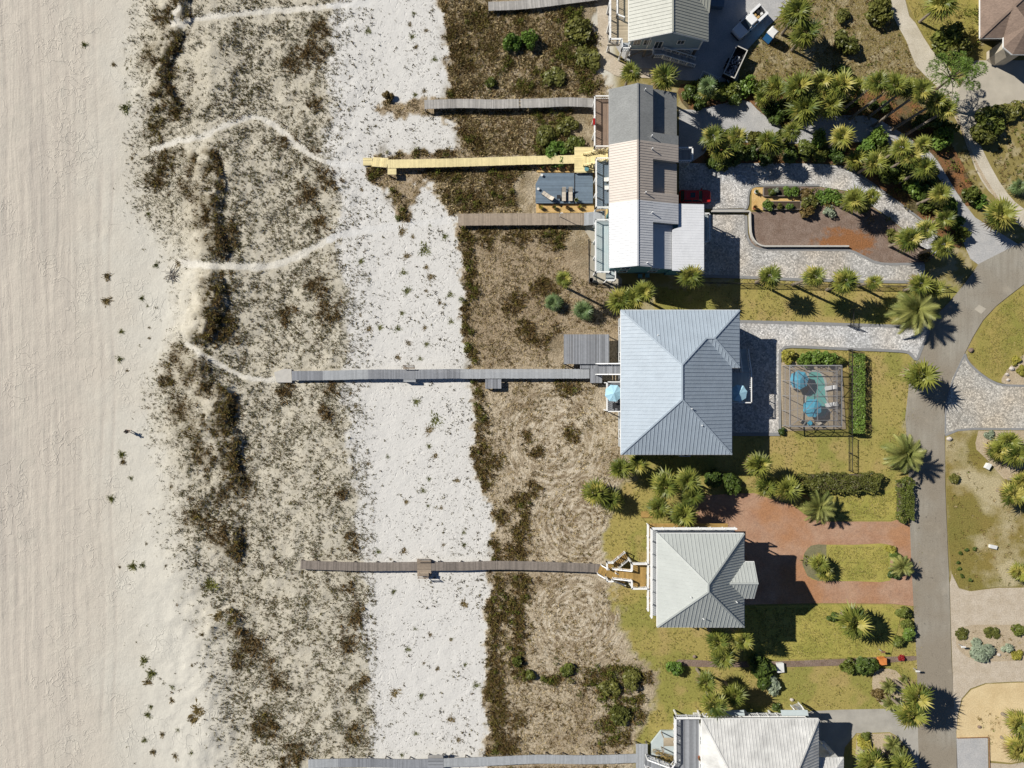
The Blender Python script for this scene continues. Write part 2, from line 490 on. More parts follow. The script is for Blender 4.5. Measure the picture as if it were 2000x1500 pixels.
def asphalt():
    k = NT('asphalt_lane')
    v = k.scale_vec(k.pos(), (1.6, 0.14, 1))
    c = k.mix(k.rng(k.noise(1.2, 5, vec=v), 0.35, 0.65), (0.275, 0.252, 0.21), (0.34, 0.315, 0.265))
    c = k.mix(k.rng(k.noise(0.09, 3), 0.42, 0.6), c, (0.265, 0.23, 0.18))
    c = k.mul(c, k.rng(k.noise(6, 3), 0.3, 0.7, 0.9, 1.1))
    crack = k.math('ABSOLUTE', k.math('SUBTRACT', k.noise(0.45, 5, 0.6), 0.5))
    c = k.mul(c, k.rng(crack, 0.0, 0.006, 0.72, 1.0))
    c = k.mul(c, k.rng(k.noise(1.1, 2), 0.70, 0.76, 1.0, 0.62))
    c = k.mix(k.rng(k.noise(0.35, 4), 0.60, 0.75, 0, 0.45), c, (0.44, 0.39, 0.31))
    k.color(c)
    k.bump(k.noise(12, 3), 0.01)
    return k.done(0.93, 0, 0.2)
M['asphalt'] = asphalt()
def brick_red():
    k = NT('red_brick_paving')
    c = k.mix(k.rng(k.noise(0.35, 5), 0.35, 0.65), (0.36, 0.205, 0.13), (0.42, 0.27, 0.185))
    c = k.mix(k.rng(k.noise(0.13, 4), 0.48, 0.62, 0, 0.7), c, (0.38, 0.185, 0.085))
    cell = k.sep(k.voro(8.0, 'F1', 'Color'))[0]
    c = k.mul(c, k.rng(cell, 0, 1, 0.85, 1.15))
    c = k.mix(k.rng(k.noise(0.8, 5), 0.56, 0.72, 0, 0.35), c, (0.20, 0.13, 0.10))
    k.color(c); k.bump(k.voro(8.0, 'F1', 'Distance'), 0.008)
    return k.done(0.9, 0, 0.2)
M['paver_red'] = brick_red()

def screen():
    k = NT('insect_screen')
    k.color((0.17, 0.16, 0.165)); k.done(0.8, 0, 0.1)
    t = k.n.new('ShaderNodeBsdfTransparent')
    mx = k.n.new('ShaderNodeMixShader'); mx.inputs[0].default_value = 0.74
    k.link(k.b.outputs[0], mx.inputs[1]); k.link(t.outputs[0], mx.inputs[2])
    k.link(mx.outputs[0], k.n['Material Output'].inputs['Surface'])
    return k.m
M['screen'] = screen()
M['pool_water'] = plain('pool_water', (0.16, 0.46, 0.42), 0.08, 0.1, 0.4, spec=0.5)

# ------------------------------------------------------------------ the ground: zones read from the place
DUNE_W = [(290, -200), (290, 0), (275, 130), (290, 210), (275, 290), (285, 400), (350, 480), (385, 540), (365, 640), (345, 690), (318, 760), (325, 850), (355, 920), (365, 1000),
          (385, 1060), (425, 1130), (430, 1190), (465, 1270), (470, 1350), (490, 1500), (490, 1700)]
WHITE_W = [(655, -200), (655, 0), (640, 100), (648, 200), (632, 300), (668, 400), (655, 480), (682, 560), (672, 640), (684, 700), (668, 760), (682, 850), (690, 950), (702, 1050),
           (712, 1130), (710, 1250), (722, 1350), (718, 1500), (718, 1700)]
WHITE_E = [(838, -200), (838, 0), (872, 60), (884, 140), (868, 185), (760, 200), (735, 215), (760, 226), (850, 228), (892, 250), (892, 290), (800, 295), (725, 300), (722, 345), (760, 372), (778, 440),
           (800, 440), (812, 370), (850, 360), (868, 400), (880, 430), (893, 480), (905, 560), (906, 650), (918, 720), (918, 850), (940, 950), (962, 1010), (960, 1100), (952, 1200), (950, 1300), (946, 1400), (950, 1500), (950, 1700)]
WHITE_POLY = WHITE_W + WHITE_E[::-1]
DUNE_POLY = DUNE_W + WHITE_W[::-1]
LAWN_POLY = [(1275, 560), (1440, 540), (1880, 545), (1870, 590), (1822, 640), (1785, 740), (1778, 830), (1790, 950), (1805, 1500), (1805, 1700), (1250, 1700), (1242, 1450), (1262, 1390), (1282, 1340), (1278, 1310),
             (1235, 1280), (1205, 1210), (1195, 1120), (1175, 1070), (1180, 1010), (1205, 960), (1240, 930), (1235, 890), (1240, 640)]
SCRUB_POLY = WHITE_E + [(1190, 1700), (1245, 1450), (1262, 1390), (1280, 1340), (1278, 1310), (1235, 1280), (1205, 1210), (1195, 1120), (1175, 1070), (1180, 1010), (1205, 960), (1230, 900), (1230, 600), (1190, 545), (1190, 160), (1165, 130), (1165, -200)]
WEST = [(1160, 480), (1160, -200), (850, -200), (850, 440), (900, 445)]
ROUGH_N = [(1385, -200), (1740, -200), (1745, 35), (1770, 80), (1790, 130), (1850, 200), (1845, 260), (1600, 230), (1460, 180), (1440, 150), (1455, 100), (1500, 50), (1540, 0)]
TRAILS = [([(345, 48), (400, 38), (500, 26), (640, 14), (720, 8)], 7),
          ([(300, 290), (345, 278), (400, 268), (445, 246), (500, 230), (545, 252), (585, 288), (635, 316), (700, 325)], 7),
          ([(350, 515), (420, 520), (520, 521), (580, 502), (640, 470), (700, 452), (800, 440), (895, 428)], 9),
          ([(370, 672), (420, 706), (480, 736), (535, 742)], 6), ([(355, 20), (340, 45), (360, 52)], 9)]
TRAILS = [(catmull(t, 4), w) for t, w in TRAILS]
# dense dark thickets, in photograph pixels: x, y, radius, greenness
THICK = [(330, 40, 38, .2), (300, 105, 34, .3), (345, 75, 22, .1), (330, 140, 28, .2), (322, 190, 34, .25), (308, 240, 30, .4), (345, 215, 25, .2), (300, 255, 22, .4),
         (330, 305, 40, .2), (385, 325, 34, .1), (310, 345, 30, .2), (375, 370, 34, .1), (395, 400, 30, .1), (395, 440, 34, .1), (425, 470, 38, .1), (450, 445, 26, .1),
         (440, 530, 24, .2), (425, 575, 22, .15), (420, 625, 40, .2), (395, 660, 26, .2), (445, 650, 34, .1), (350, 700, 34, .1), (375, 725, 40, .1), (330, 745, 28, .2), (405, 760, 34, .1),
         (355, 800, 30, .1), (380, 840, 34, .2), (445, 790, 34, .1), (440, 845, 34, .1), (395, 890, 34, .15), (455, 900, 36, .1), (470, 945, 32, .1), (440, 965, 24, .1),
         (385, 1010, 38, .1), (430, 1040, 36, .0), (460, 1065, 34, .1), (475, 1230, 20, .0), (495, 1260, 36, .0), (470, 1290, 24, .1), (520, 1300, 22, .0), (540, 1330, 24, 0), (520, 1420, 36, .1), (570, 1470, 30, .1),
         (625, 60, 28, .1), (605, 110, 34, .0), (580, 130, 30, .0), (620, 200, 22, .1), (560, 270, 24, 0), (610, 300, 22, 0), (640, 350, 26, .0), (600, 380, 30, 0), (625, 440, 26, 0), (620, 560, 30, .0), (640, 610, 30, 0), (560, 620, 24, 0),
         (650, 755, 24, 0), (560, 760, 24, 0), (640, 810, 22, 0), (670, 960, 18, 0), (688, 1050, 24, 0), (675, 1150, 22, 0), (692, 1210, 26, 0), (680, 1250, 24, 0), (700, 1340, 20, 0), (690, 1440, 24, .1),
         (880, 60, 30, .0), (900, 110, 34, .0), (930, 40, 30, .1), (960, 90, 30, .0), (1010, 30, 26, .1), (1140, 30, 40, .7), (1120, 70, 30, .6), (1095, 30, 24, .5), (1150, 90, 34, .7), (1100, 110, 28, .6), (1135, 130, 30, .6), (1070, 155, 30, .5), (1030, 175, 22, .4),
         (985, 120, 22, .5), (965, 158, 14, .7), (1150, 165, 26, .5), (880, 175, 26, .1), (900, 205, 22, 0), (1050, 230, 20, .4), (1060, 262, 26, .7), (1095, 248, 26, .7), (1125, 235, 22, .6), (1105, 285, 30, .8), (1065, 292, 26, .6), (1140, 275, 20, .7),
         (900, 260, 22, 0), (930, 280, 26, .1), (870, 300, 26, .2), (820, 300, 24, .2), (745, 290, 18, .4), (770, 305, 16, .2), (740, 330, 16, .2), (770, 385, 22, .1), (790, 420, 18, .1), (850, 335, 24, .2), (890, 345, 26, .2), (900, 385, 30, .2), (930, 395, 28, .1), (960, 370, 26, .2), (1010, 385, 26, .4), (980, 340, 24, .2), (1030, 350, 18, .5),
         (912, 470, 18, .1), (912, 510, 16, .1), (916, 560, 16, .3), (916, 600, 14, .4), (916, 650, 16, .2), (920, 700, 16, 0), (950, 470, 24, 0), (1010, 470, 24, 0), (1080, 465, 22, .3), (1130, 480, 20, .4), (1138, 515, 16, .2),
         (930, 770, 16, .3), (928, 810, 16, .3), (934, 850, 18, .2), (940, 900, 24, .05), (965, 905, 22, 0), (1015, 980, 20, 0), (1025, 1010, 20, 0), (1015, 1045, 20, 0), (1005, 1080, 22, 0), (965, 1080, 18, .1), (975, 1010, 18, 0),
         (975, 1140, 20, 0), (1010, 1140, 22, .1), (1000, 1180, 24, .1), (980, 1200, 20, .1), (1012, 1220, 22, .2), (990, 1260, 22, .3), (1005, 1290, 22, .5), (975, 1300, 20, 0), (960, 1350, 26, .0), (970, 1400, 28, 0), (985, 1450, 28, 0), (960, 1480, 22, 0), (1010, 1400, 22, 0),
         (1110, 1305, 18, .7), (1150, 1320, 26, .3), (1190, 1310, 24, .3), (1235, 1325, 28, .4), (1190, 1350, 28, .5), (1225, 1370, 26, .5), (1240, 1400, 24, .4), (1200, 1400, 24, .4), (1215, 1435, 26, .3), (1190, 1450, 26, .3), (1080, 1330, 18, .4), (1035, 1320, 14, .5),
         (1030, 850, 18, 0), (1050, 880, 18, 0), (1110, 745, 34, .2), (1120, 850, 22, .1), (1040, 650, 30, 0), (1080, 670, 28, 0), (1000, 590, 30, 0), (1060, 560, 26, 0)]

SCARPS = [([(356, -40), (360, 40)], 1.5), ([(350, 58), (334, 95), (314, 140), (326, 178), (342, 205)], 1.3), ([(412, 298), (428, 350), (418, 420), (432, 495)], 1.2), ([(420, 535), (428, 587), (412, 633), (400, 660)], 1.4), ([(447, 760), (440, 830), (464, 850), (452, 895), (470, 955)], 1.3), ([(395, 690), (402, 760)], 0.9), ([(458, 1020), (462, 1080)], 1.1), ([(452, 1195), (470, 1230)], 0.9)]
def scarps(px, py, west, east, n2=None):
    """steep lee sides of the foredune"""
    if n2 is None: n2 = fbm(px / 18, py / 18, 37)
    s = np.zeros(px.shape)
    for line, hh in SCARPS:
        ly = np.array([p[1] for p in line], float); lx = np.array([p[0] for p in line], float)
        dx = px - np.interp(py, ly, lx) + 14 * (n2 - .5)
        win = sstep(ly[0] - 22, ly[0] + 12, py) * (1 - sstep(ly[-1] - 12, ly[-1] + 22, py))
        s = np.maximum(s, hh * win * (0.7 + 0.6 * n2) * np.where(dx < 0, np.exp(-(dx / west) ** 2), np.exp(-(dx / east) ** 2)))
    return s

for (x0, y0, x1, y1, r, g) in ((908, 450, 918, 725, 13, .25), (928, 745, 934, 860, 13, .2), (934, 860, 952, 950, 16, .05), (1036, 955, 1012, 1090, 15, 0), (960, 1060, 975, 1095, 12, 0), (968, 1122, 962, 1330, 13, .05), (1022, 1122, 1006, 1310, 17, .15), (965, 1330, 985, 1490, 22, 0), (1165, 1310, 1250, 1320, 20, .4), (1180, 1420, 1240, 1390, 22, .35)):
    n_ = max(2, int(math.hypot(x1 - x0, y1 - y0) / 13))
    THICK += [(x0 + (x1 - x0) * i / n_ + 3 * math.sin(i * 2.3), y0 + (y1 - y0) * i / n_, r, g + (0.35 if i % 7 == 3 else 0)) for i in range(n_ + 1)]

def zones(px, py):
    wx = px + 34 * (fbm(px / 34, py / 34, 3) - 0.5) + 26 * (fbm(px / 9, py / 9, 5, 3) - 0.5)
    wy = py + 34 * (fbm(px / 34, py / 34, 8) - 0.5) + 26 * (fbm(px / 9, py / 9, 9, 3) - 0.5)
    z = {}
    z['white'] = sstep(-5, 6, sdist(wx, wy, WHITE_POLY))
    z['dune'] = sstep(-58 - 40 * sstep(850, 1150, py), 30, sdist(wx, wy, DUNE_POLY))
    z['scrub'] = sstep(-5, 6, sdist(wx, wy, SCRUB_POLY))
    z['lawn'] = sstep(-8, 10, sdist(wx, wy, LAWN_POLY))
    z['north'] = sstep(-10, 10, sdist(wx, wy, WEST)) * z['scrub']
    z['rough'] = sstep(-6, 8, sdist(wx, wy, ROUGH_N))
    tr = np.zeros(px.shape)
    for t, w in TRAILS:
        tr = np.maximum(tr, 1 - sstep(w * 0.6, w * 1.0, sdist(px + 5 * (vnoise(px / 9, py / 9, 4) - .5), py + 5 * (vnoise(px / 9, py / 9, 6) - .5), t, False)))
    z['trail'] = tr
    th = np.zeros(px.shape); gr = np.zeros(px.shape)
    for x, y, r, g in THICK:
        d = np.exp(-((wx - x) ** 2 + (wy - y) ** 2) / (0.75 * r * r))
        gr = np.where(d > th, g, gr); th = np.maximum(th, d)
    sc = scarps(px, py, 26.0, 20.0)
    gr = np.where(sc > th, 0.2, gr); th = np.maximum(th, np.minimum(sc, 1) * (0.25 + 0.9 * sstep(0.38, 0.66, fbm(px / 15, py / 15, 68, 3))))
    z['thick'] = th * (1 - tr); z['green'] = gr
    z['beach'] = (px < 720) * (1 - z['dune']) * (1 - z['white'])
    return z

def mow(px, py):
    """rings of the mower in the dry lots"""
    s = np.zeros(px.shape)
    for cx, cy, r in ((1135, 1020, 100), (1125, 1210, 105), (1080, 860, 140)):
        d = np.hypot((px - cx) * (1.25 if cy == 1210 else 1.0), (py - cy) * (1.3 if cy == 1210 else 1.0)) + 16 * (fbm(px / 24, py / 24, 21, 3) - .5)
        s = s + np.exp(-(d / r) ** 4) * np.sin(d * 2 * math.pi / 9.0)
    return s * (0.25 + 1.1 * sstep(0.42, 0.62, fbm(px / 28, py / 28, 23, 3)))

def ruts(px, py):
    """wheel ruts of the beach patrol, in pairs"""
    g = np.random.default_rng(5); s = np.zeros(px.shape)
    for i in range(17):
        x0 = g.uniform(-20, 165) if i < 13 else g.uniform(120, 210); sl = g.normal(0, 0.018) + 0.028; a, b, ph = g.uniform(0, 6), g.uniform(300, 700), g.uniform(0, 6.28)
        xc = x0 + sl * (py - 750) + a * np.sin(py / b * 6.28 + ph)
        ya, yb = g.uniform(-500, 500), g.uniform(800, 2200)
        win = sstep(ya, ya + 120, py) * (1 - sstep(yb - 120, yb, py)) * g.uniform(0.45, 1)
        for o in (0, 22):
            s = np.maximum(s, win * np.exp(-((px - xc - o) / 2.6) ** 2))
    return s * (0.5 + 0.7 * vnoise(px / 40, py / 40, 15))

def height(px, py):
    """metres: low dunes behind the beach, flat ground under the houses"""
    n = fbm(px / 70, py / 70, 31)
    n2 = fbm(px / 18, py / 18, 37)
    ridge = np.exp(-((px - 395 - 40 * np.sin(py / 230.0)) / 75.0) ** 2) * (0.5 + 1.5 * n)
    back = sstep(280, 420, px) * (1 - sstep(640, 760, px)) * (0.5 * n + 0.35 * n2)
    z = 0.55 * scarps(px, py, 50.0, 9.0, n2) + 0.45 * ridge + 0.6 * back + 0.10 * n2 * (px < 1180)
    z = z * (1 - sstep(1120, 1185, px))
    return z - 0.05 * ruts(px, py) - 0.03 - 0.05 * sstep(1150, 1200, px)

def axis(lo, hi, step):
    inner = list(np.arange(lo, hi + 1e-6, step))
    out, d = [], step
    p = hi
    while p < 1500:
        d *= 1.35; p += d; out.append(p)
    lo_out, d, p = [], step, lo
    while p > -1500:
        d *= 1.35; p -= d; lo_out.append(p)
    return np.array(lo_out[::-1] + inner + out)

def build_ground():
    xs, ys = axis(-77, 77, 0.25), axis(-58.5, 58.5, 0.25)
    X, Y = np.meshgrid(xs, ys)
    nx, ny = len(xs), len(ys)
    x, y = X.ravel(), Y.ravel()
    px, py = np.clip(1000 + x / MPP, -400, 2400), np.clip(750 - y / MPP, -400, 1900)
    z = zones(px, py)
    h = height(px, py)
    me = bpy.data.meshes.new('ground')
    co = np.stack([x, y, h], 1).astype(np.float32)
    me.vertices.add(len(x)); me.vertices.foreach_set('co', co.ravel())
    i = np.arange(nx * ny).reshape(ny, nx)
    q = np.stack([i[:-1, :-1], i[:-1, 1:], i[1:, 1:], i[1:, :-1]], -1).reshape(-1, 4)
    me.loops.add(q.size); me.loops.foreach_set('vertex_index', q.ravel().astype(np.int32))
    me.polygons.add(len(q)); me.polygons.foreach_set('loop_start', np.arange(0, q.size, 4, dtype=np.int32))
    me.polygons.foreach_set('use_smooth', np.ones(len(q), bool))
    me.update(calc_edges=True)
    def lerp(c, d, t): return c * (1 - t[:, None]) + np.array(d)[None] * t[:, None]
    n1, n2, n3 = fbm(px / 60, py / 60, 41), fbm(px / 14, py / 14, 43), fbm(px / 5, py / 5, 47, 3)
    c = np.tile(np.array([0.55, 0.505, 0.43]), (len(x), 1))
    c = lerp(c, (0.545, 0.495, 0.425), sstep(260, 20, px + 120 * (n1 - .5)) * 0.9)
    c = lerp(c, (0.47, 0.43, 0.375), sstep(0.5, 0.7, fbm(px / 26, py / 150, 49)) * sstep(240, 40, px) * 0.7)
    c = lerp(c, (0.49, 0.455, 0.39), sstep(0.52, 0.72, fbm(px / 22, py / 30, 50)) * 0.45)
    c = lerp(c, (0.565, 0.54, 0.475), sstep(120, 330, px + 160 * (n1 - .5)))
    # dune: sand with grey-brown litter
    lit = np.clip(0.30 + 1.0 * (n2 - .5) + 0.7 * (n3 - .5), 0, 1)
    c = lerp(c, (0.55, 0.51, 0.42), z['dune'])
    c = lerp(c, (0.26, 0.225, 0.145), z['dune'] * lit * 0.45)
    # white sand
    c = lerp(c, (0.625, 0.61, 0.578), z['white'])
    # dry inner lots
    s = z['scrub']
    c = lerp(c, (0.45, 0.375, 0.265), s)
    c = lerp(c, (0.25, 0.175, 0.10), s * (1 - z['north']) * (1 - sstep(640, 780, py + 60 * (n1 - .5))) * 0.6)
    mw = mow(px, py) * (1 - z['north'])
    c = lerp(c, (0.56, 0.485, 0.375), s * np.clip(0.15 + 0.7 * mw, 0, 1) * 0.5)
    c = lerp(c, (0.235, 0.17, 0.10), s * np.clip(sstep(0.5, 0.68, n1) * 0.7 + 0.4 * sstep(0.5, 0.75, n2), 0, 1) * 0.65)
    c = lerp(c, (0.23, 0.17, 0.085), z['north'] * np.clip(0.30 + 1.6 * (n2 - 0.45), 0, 0.9))
    # lawn, rough lot, side lots
    c = lerp(c, (0.33, 0.275, 0.088), z['lawn'])
    c = lerp(c, (0.255, 0.24, 0.065), z['lawn'] * sstep(0.45, 0.62, n1))
    c = lerp(c, (0.36, 0.275, 0.11), z['lawn'] * sstep(0.52, 0.72, fbm(px / 35, py / 35, 53)) * 0.8)
    east = sstep(1190, 1215, px) * (1 - z['lawn']) * (1 - s)
    c = lerp(c, (0.25, 0.205, 0.075), east)
    c = lerp(c, (0.20, 0.155, 0.06), z['rough'] * 0.8)
    c = lerp(c, (0.40, 0.34, 0.21), east * sstep(0.56, 0.72, n2) * 0.7)
    # soil under thickets
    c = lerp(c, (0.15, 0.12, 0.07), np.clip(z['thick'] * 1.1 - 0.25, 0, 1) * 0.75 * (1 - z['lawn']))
    c = lerp(c, (0.63, 0.60, 0.53), z['trail'] * (px < 640))
    c = lerp(c, (0.64, 0.63, 0.605), z['trail'] * (px >= 640))
    c = lerp(c, (0.43, 0.385, 0.335), ruts(px, py) * 0.6)
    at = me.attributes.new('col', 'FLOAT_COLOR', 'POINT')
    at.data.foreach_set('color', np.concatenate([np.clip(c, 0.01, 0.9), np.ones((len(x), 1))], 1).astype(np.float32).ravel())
    trk = sstep(215, 60, px + 60 * (fbm(px / 50, py / 160, 57) - .5)) * (0.35 + 0.65 * sstep(0.35, 0.6, fbm(px / 16, py / 300, 58)))
    for nm, v in (('m_beach', z['beach'] * (px < 600)), ('m_track', trk), ('m_white', np.clip(z['white'] + z['trail'], 0, 1)), ('m_scrub', np.clip(s * (0.85 + 0.15 * z['north']) + z['dune'] * 0.22 + z['rough'], 0, 1)), ('m_lawn', z['lawn'])) + tuple((nm, s * (1 - z['north']) * np.exp(-(np.hypot(px - cx, py - cy) / r) ** 4) * (1 - z['thick'])) for cx, cy, r, nm in ((1135, 1020, 115, 'm_s1'), (1125, 1210, 115, 'm_s2'), (1080, 860, 120, 'm_s3'))):
        a = me.attributes.new(nm, 'FLOAT', 'POINT')
        a.data.foreach_set('value', np.asarray(v, dtype=np.float32))
    k = NT('ground_surface')
    p = k.pos()
    xyz = k.sep(p)
    base = k.attr('col', 'Color')
    fine = k.noise(3.2, 5, 0.65)
    f = k.math('ADD', 1.0, k.math('MULTIPLY', k.rng(fine, 0.3, 0.7, -0.16, 0.16), k.math('ADD', k.math('MULTIPLY', k.attr('m_scrub'), 1.8), 0.35)))
    f = k.math('ADD', f, k.math('MULTIPLY', k.rng(k.noise(8, 3), 0.3, 0.7, -0.22, 0.22), k.attr('m_lawn')))
    c = k.mul(base, f)
    # matted straw and dead stalks
    mat1 = k.rng(k.noise(2.4, 5, 0.7, dist=1.6), 0.50, 0.60)
    c = k.mix(k.math('MULTIPLY', mat1, k.math('MULTIPLY', k.attr('m_scrub'), 0.6)), c, (0.145, 0.10, 0.05))
    mat2 = k.rng(k.noise(3.3, 4, 0.65, vec=k.scale_vec(p, (1.0, 1.25, 1)), dist=2.2), 0.53, 0.62)
    c = k.mix(k.math('MULTIPLY', mat2, k.math('MULTIPLY', k.attr('m_scrub'), 0.5)), c, (0.56, 0.49, 0.37))
    # arcs of cut straw left by the mower
    for cx, cy, nm in ((1135, 1020, 'm_s1'), (1125, 1210, 'm_s2'), (1080, 860, 'm_s3')):
        qx, qy = k.math('SUBTRACT', xyz[0], (cx - 1000) * MPP), k.math('SUBTRACT', xyz[1], (750 - cy) * MPP)
        d = k.math('SQRT', k.math('ADD', k.math('MULTIPLY', qx, qx), k.math('MULTIPLY', qy, qy)))
        ang = k.math('ARCTAN2', qy, qx)
        st = k.noise(1.0, 4, 0.6, vec=k.comb(k.math('MULTIPLY', d, 1.9), k.math('MULTIPLY', ang, 2.6), 0.0), dist=0.5)
        w = k.attr(nm)
        c = k.mix(k.math('MULTIPLY', k.rng(st, 0.50, 0.62), k.math('MULTIPLY', w, 0.75)), c, (0.62, 0.55, 0.44))
        c = k.mix(k.math('MULTIPLY', k.rng(st, 0.48, 0.38), k.math('MULTIPLY', w, 0.7)), c, (0.17, 0.12, 0.07))
    # wheel ruts run along the beach
    rutv = k.comb(k.math('ADD', xyz[0], k.math('MULTIPLY', k.noise(0.06, 2), 3.0)), k.math('MULTIPLY', xyz[1], 0.02))
    rut = k.noise(1.9, 4, 0.75, vec=rutv, dist=0.35)
    rutm = k.math('MULTIPLY', k.rng(rut, 0.46, 0.58), k.attr('m_track'))
    c = k.mix(k.math('MULTIPLY', k.rng(rut, 0.57, 0.68), k.math('MULTIPLY', k.attr('m_track'), 0.22)), c, (0.42, 0.37, 0.31))
    # curling trails on the soft sand
    wv = k.n.new('ShaderNodeVectorMath'); wv.operation = 'ADD'
    k.link(p, wv.inputs[0])
    w1, w2 = k.noise(0.35, 3), k.noise(0.30, 3, vec=k.scale_vec(p, (1.1, -0.9, 1)))
    k.link(k.comb(k.math('MULTIPLY', w1, 5.0), k.math('MULTIPLY', w2, 5.0)), wv.inputs[1])
    ln = k.math('ABSOLUTE', k.math('SUBTRACT', k.noise(0.22, 3, 0.6, vec=wv.outputs[0]), 0.5))
    lm = k.math('ABSOLUTE', k.math('SUBTRACT', k.noise(0.5, 2, 0.5, vec=k.scale_vec(p, (1.0, 0.45, 1))), 0.5))
    gate = k.rng(k.noise(0.13, 2), 0.45, 0.62)
    lines = k.math('MULTIPLY', k.math('MULTIPLY', k.math('MAXIMUM', k.rng(ln, 0.0, 0.014, 1, 0, True), k.rng(lm, 0.0, 0.012, 1, 0, True)), gate), k.attr('m_beach'))
    # dimples and footprints in the white sand
    d1 = k.rng(k.voro(1.55, 'F1', 'Distance', vec=wv.outputs[0]), 0.10, 0.30, -1, 0, True)
    dots = k.math('MULTIPLY', k.math('MULTIPLY', d1, k.rng(k.noise(0.2, 3), 0.36, 0.55, 0.15, 1)), k.math('ADD', k.attr('m_white'), k.math('MULTIPLY', k.attr('m_beach'), 0.3)))
    hgt = k.math('ADD', k.math('MULTIPLY', rutm, 0.13), k.math('MULTIPLY', lines, 0.4))
    hgt = k.math('ADD', hgt, k.math('MULTIPLY', dots, 0.42))
    hgt = k.math('ADD', hgt, k.math('MULTIPLY', k.noise(1.4, 4), 0.45))
    hgt = k.math('ADD', hgt, k.math('MULTIPLY', k.noise(4.5, 4), k.math('ADD', 0.3, k.math('MULTIPLY', k.attr('m_scrub'), 1.2))))
    k.color(c)
    k.bump(hgt, 0.14, 0.8)
    me.materials.append(k.done(0.95, 0, 0.1))
    o = bpy.data.objects.new('ground', me)
    COL.objects.link(o)
    tag(o, 'sandy ground running from the beach through dunes to the lawns', kind='structure')
build_ground()

def gz(px, py):
    return float(height(np.array([float(px)]), np.array([float(py)]))[0])

# ------------------------------------------------------------------ roads, drives, beds: sheets just above the ground
def sheet(name, poly, z, mat, label, smooth=0, holes=None, edge=None, kind='structure'):
    if smooth: poly = catmull(poly, smooth, True)
    pts = [W(x, y) for x, y in poly]
    if area2(pts) < 0: pts = pts[::-1]
    mb = MB()
    mb.add([(x, y, z) for x, y, _ in pts], [tuple(range(len(pts)))])
    o = mb.build(name, M[mat])
    tag(o, label, kind=kind)
    return o

def band(name, line, w, z0, z1, mat, label=None, parent=None, smooth=0, kind='structure', cat=None):
    """a kerb or low wall along a line of pixels"""
    if smooth: line = catmull(line, smooth)
    p = [Vector(W(x, y)) for x, y in line]
    mb = MB(); vs_, fs = [], []
    for i, c in enumerate(p):
        d = (p[min(i + 1, len(p) - 1)] - p[max(i - 1, 0)]).normalized()
        e = Vector((-d.y, d.x, 0)) * w / 2
        for q, zz in ((c - e, z0), (c + e, z0), (c + e, z1), (c - e, z1)): vs_.append((q.x, q.y, zz))
    for i in range(len(p) - 1):
        for k in range(4):
            fs.append((i * 4 + k, i * 4 + (k + 1) % 4, i * 4 + 4 + (k + 1) % 4, i * 4 + 4 + k))
    fs += [(3, 2, 1, 0), tuple(range(len(p) * 4 - 4, len(p) * 4))]
    mb.add(vs_, fs)
    o = mb.build(name, M[mat], parent)
    if label: tag(o, label, cat, kind=kind)
    return o

sheet('road', [(1795, 1700), (1795, 1500), (1793, 1440), (1791, 1300), (1785, 1200), (1780, 1100), (1776, 1000), (1774, 900), (1768, 815), (1775, 752), (1791, 702), (1807, 660), (1827, 617), (1857, 587), (1885, 552), (1900, 532), (1912, 515),
      (1985, 478), (2080, 430), (2400, 260), (2400, 330), (2080, 500), (2000, 555), (1970, 578), (1945, 598), (1920, 625), (1900, 658), (1884, 690), (1860, 740), (1848, 790), (1845, 845), (1846, 950), (1848, 1000), (1851, 1075),
      (1854, 1140), (1856, 1210), (1858, 1280), (1862, 1360), (1868, 1440), (1870, 1500), (1875, 1700)], 0.012, 'asphalt', 'narrow asphalt lane curving past the beach houses')
sheet('gravel_drive', [(1326, 213), (1360, 215), (1400, 205), (1445, 194), (1465, 199), (1480, 215), (1505, 235), (1530, 248), (1570, 240), (1600, 228), (1650, 225), (1690, 226), (1720, 235), (1770, 265), (1790, 280), (1815, 295), (1832, 315), (1850, 345),
      (1868, 375), (1885, 400), (1905, 425), (1938, 445), (1990, 478), (1915, 520), (1895, 505), (1880, 470), (1868, 430), (1857, 400), (1838, 355), (1825, 335), (1800, 310), (1770, 290), (1740, 284), (1700, 277), (1650, 278), (1600, 282), (1560, 280),
      (1500, 283), (1440, 276), (1390, 280), (1375, 300), (1352, 316), (1326, 316)], 0.006, 'gravel', 'grey gravel drive between palm rows')
sheet('pine_straw_bed', [(1330, 165), (1345, 215), (1400, 207), (1450, 196), (1480, 215), (1530, 250), (1600, 230), (1690, 228), (1730, 240), (1790, 282), (1815, 297), (1850, 347), (1885, 402), (1905, 380), (1880, 320), (1850, 270), (1820, 230), (1790, 200), (1740, 165), (1600, 150), (1460, 160)], 0.003, 'pinestraw', 'rust coloured pine straw under the leaning palms', 3)
sheet('pine_straw_strip', [(1370, 283), (1440, 278), (1500, 284), (1600, 283), (1700, 279), (1770, 292), (1825, 338), (1856, 402), (1880, 472), (1860, 480), (1800, 430), (1700, 355), (1640, 320), (1360, 320)], 0.003, 'pinestraw', 'pine straw strip under the palms between the two drives', 3)
DRIVE_N = [(1326, 318), (1400, 320), (1500, 318), (1600, 320), (1645, 324), (1700, 358), (1760, 402), (1800, 434), (1845, 474), (1858, 500), (1820, 495), (1800, 482), (1770, 453), (1740, 428), (1700, 400), (1655, 373), (1600, 364), (1500, 362), (1475, 363), (1465, 370), (1460, 385), (1458, 406), (1390, 408), (1326, 404)]
sheet('cobble_drive', DRIVE_N, 0.009, 'cobble_cool', 'grey cobble drive with the parked red car')
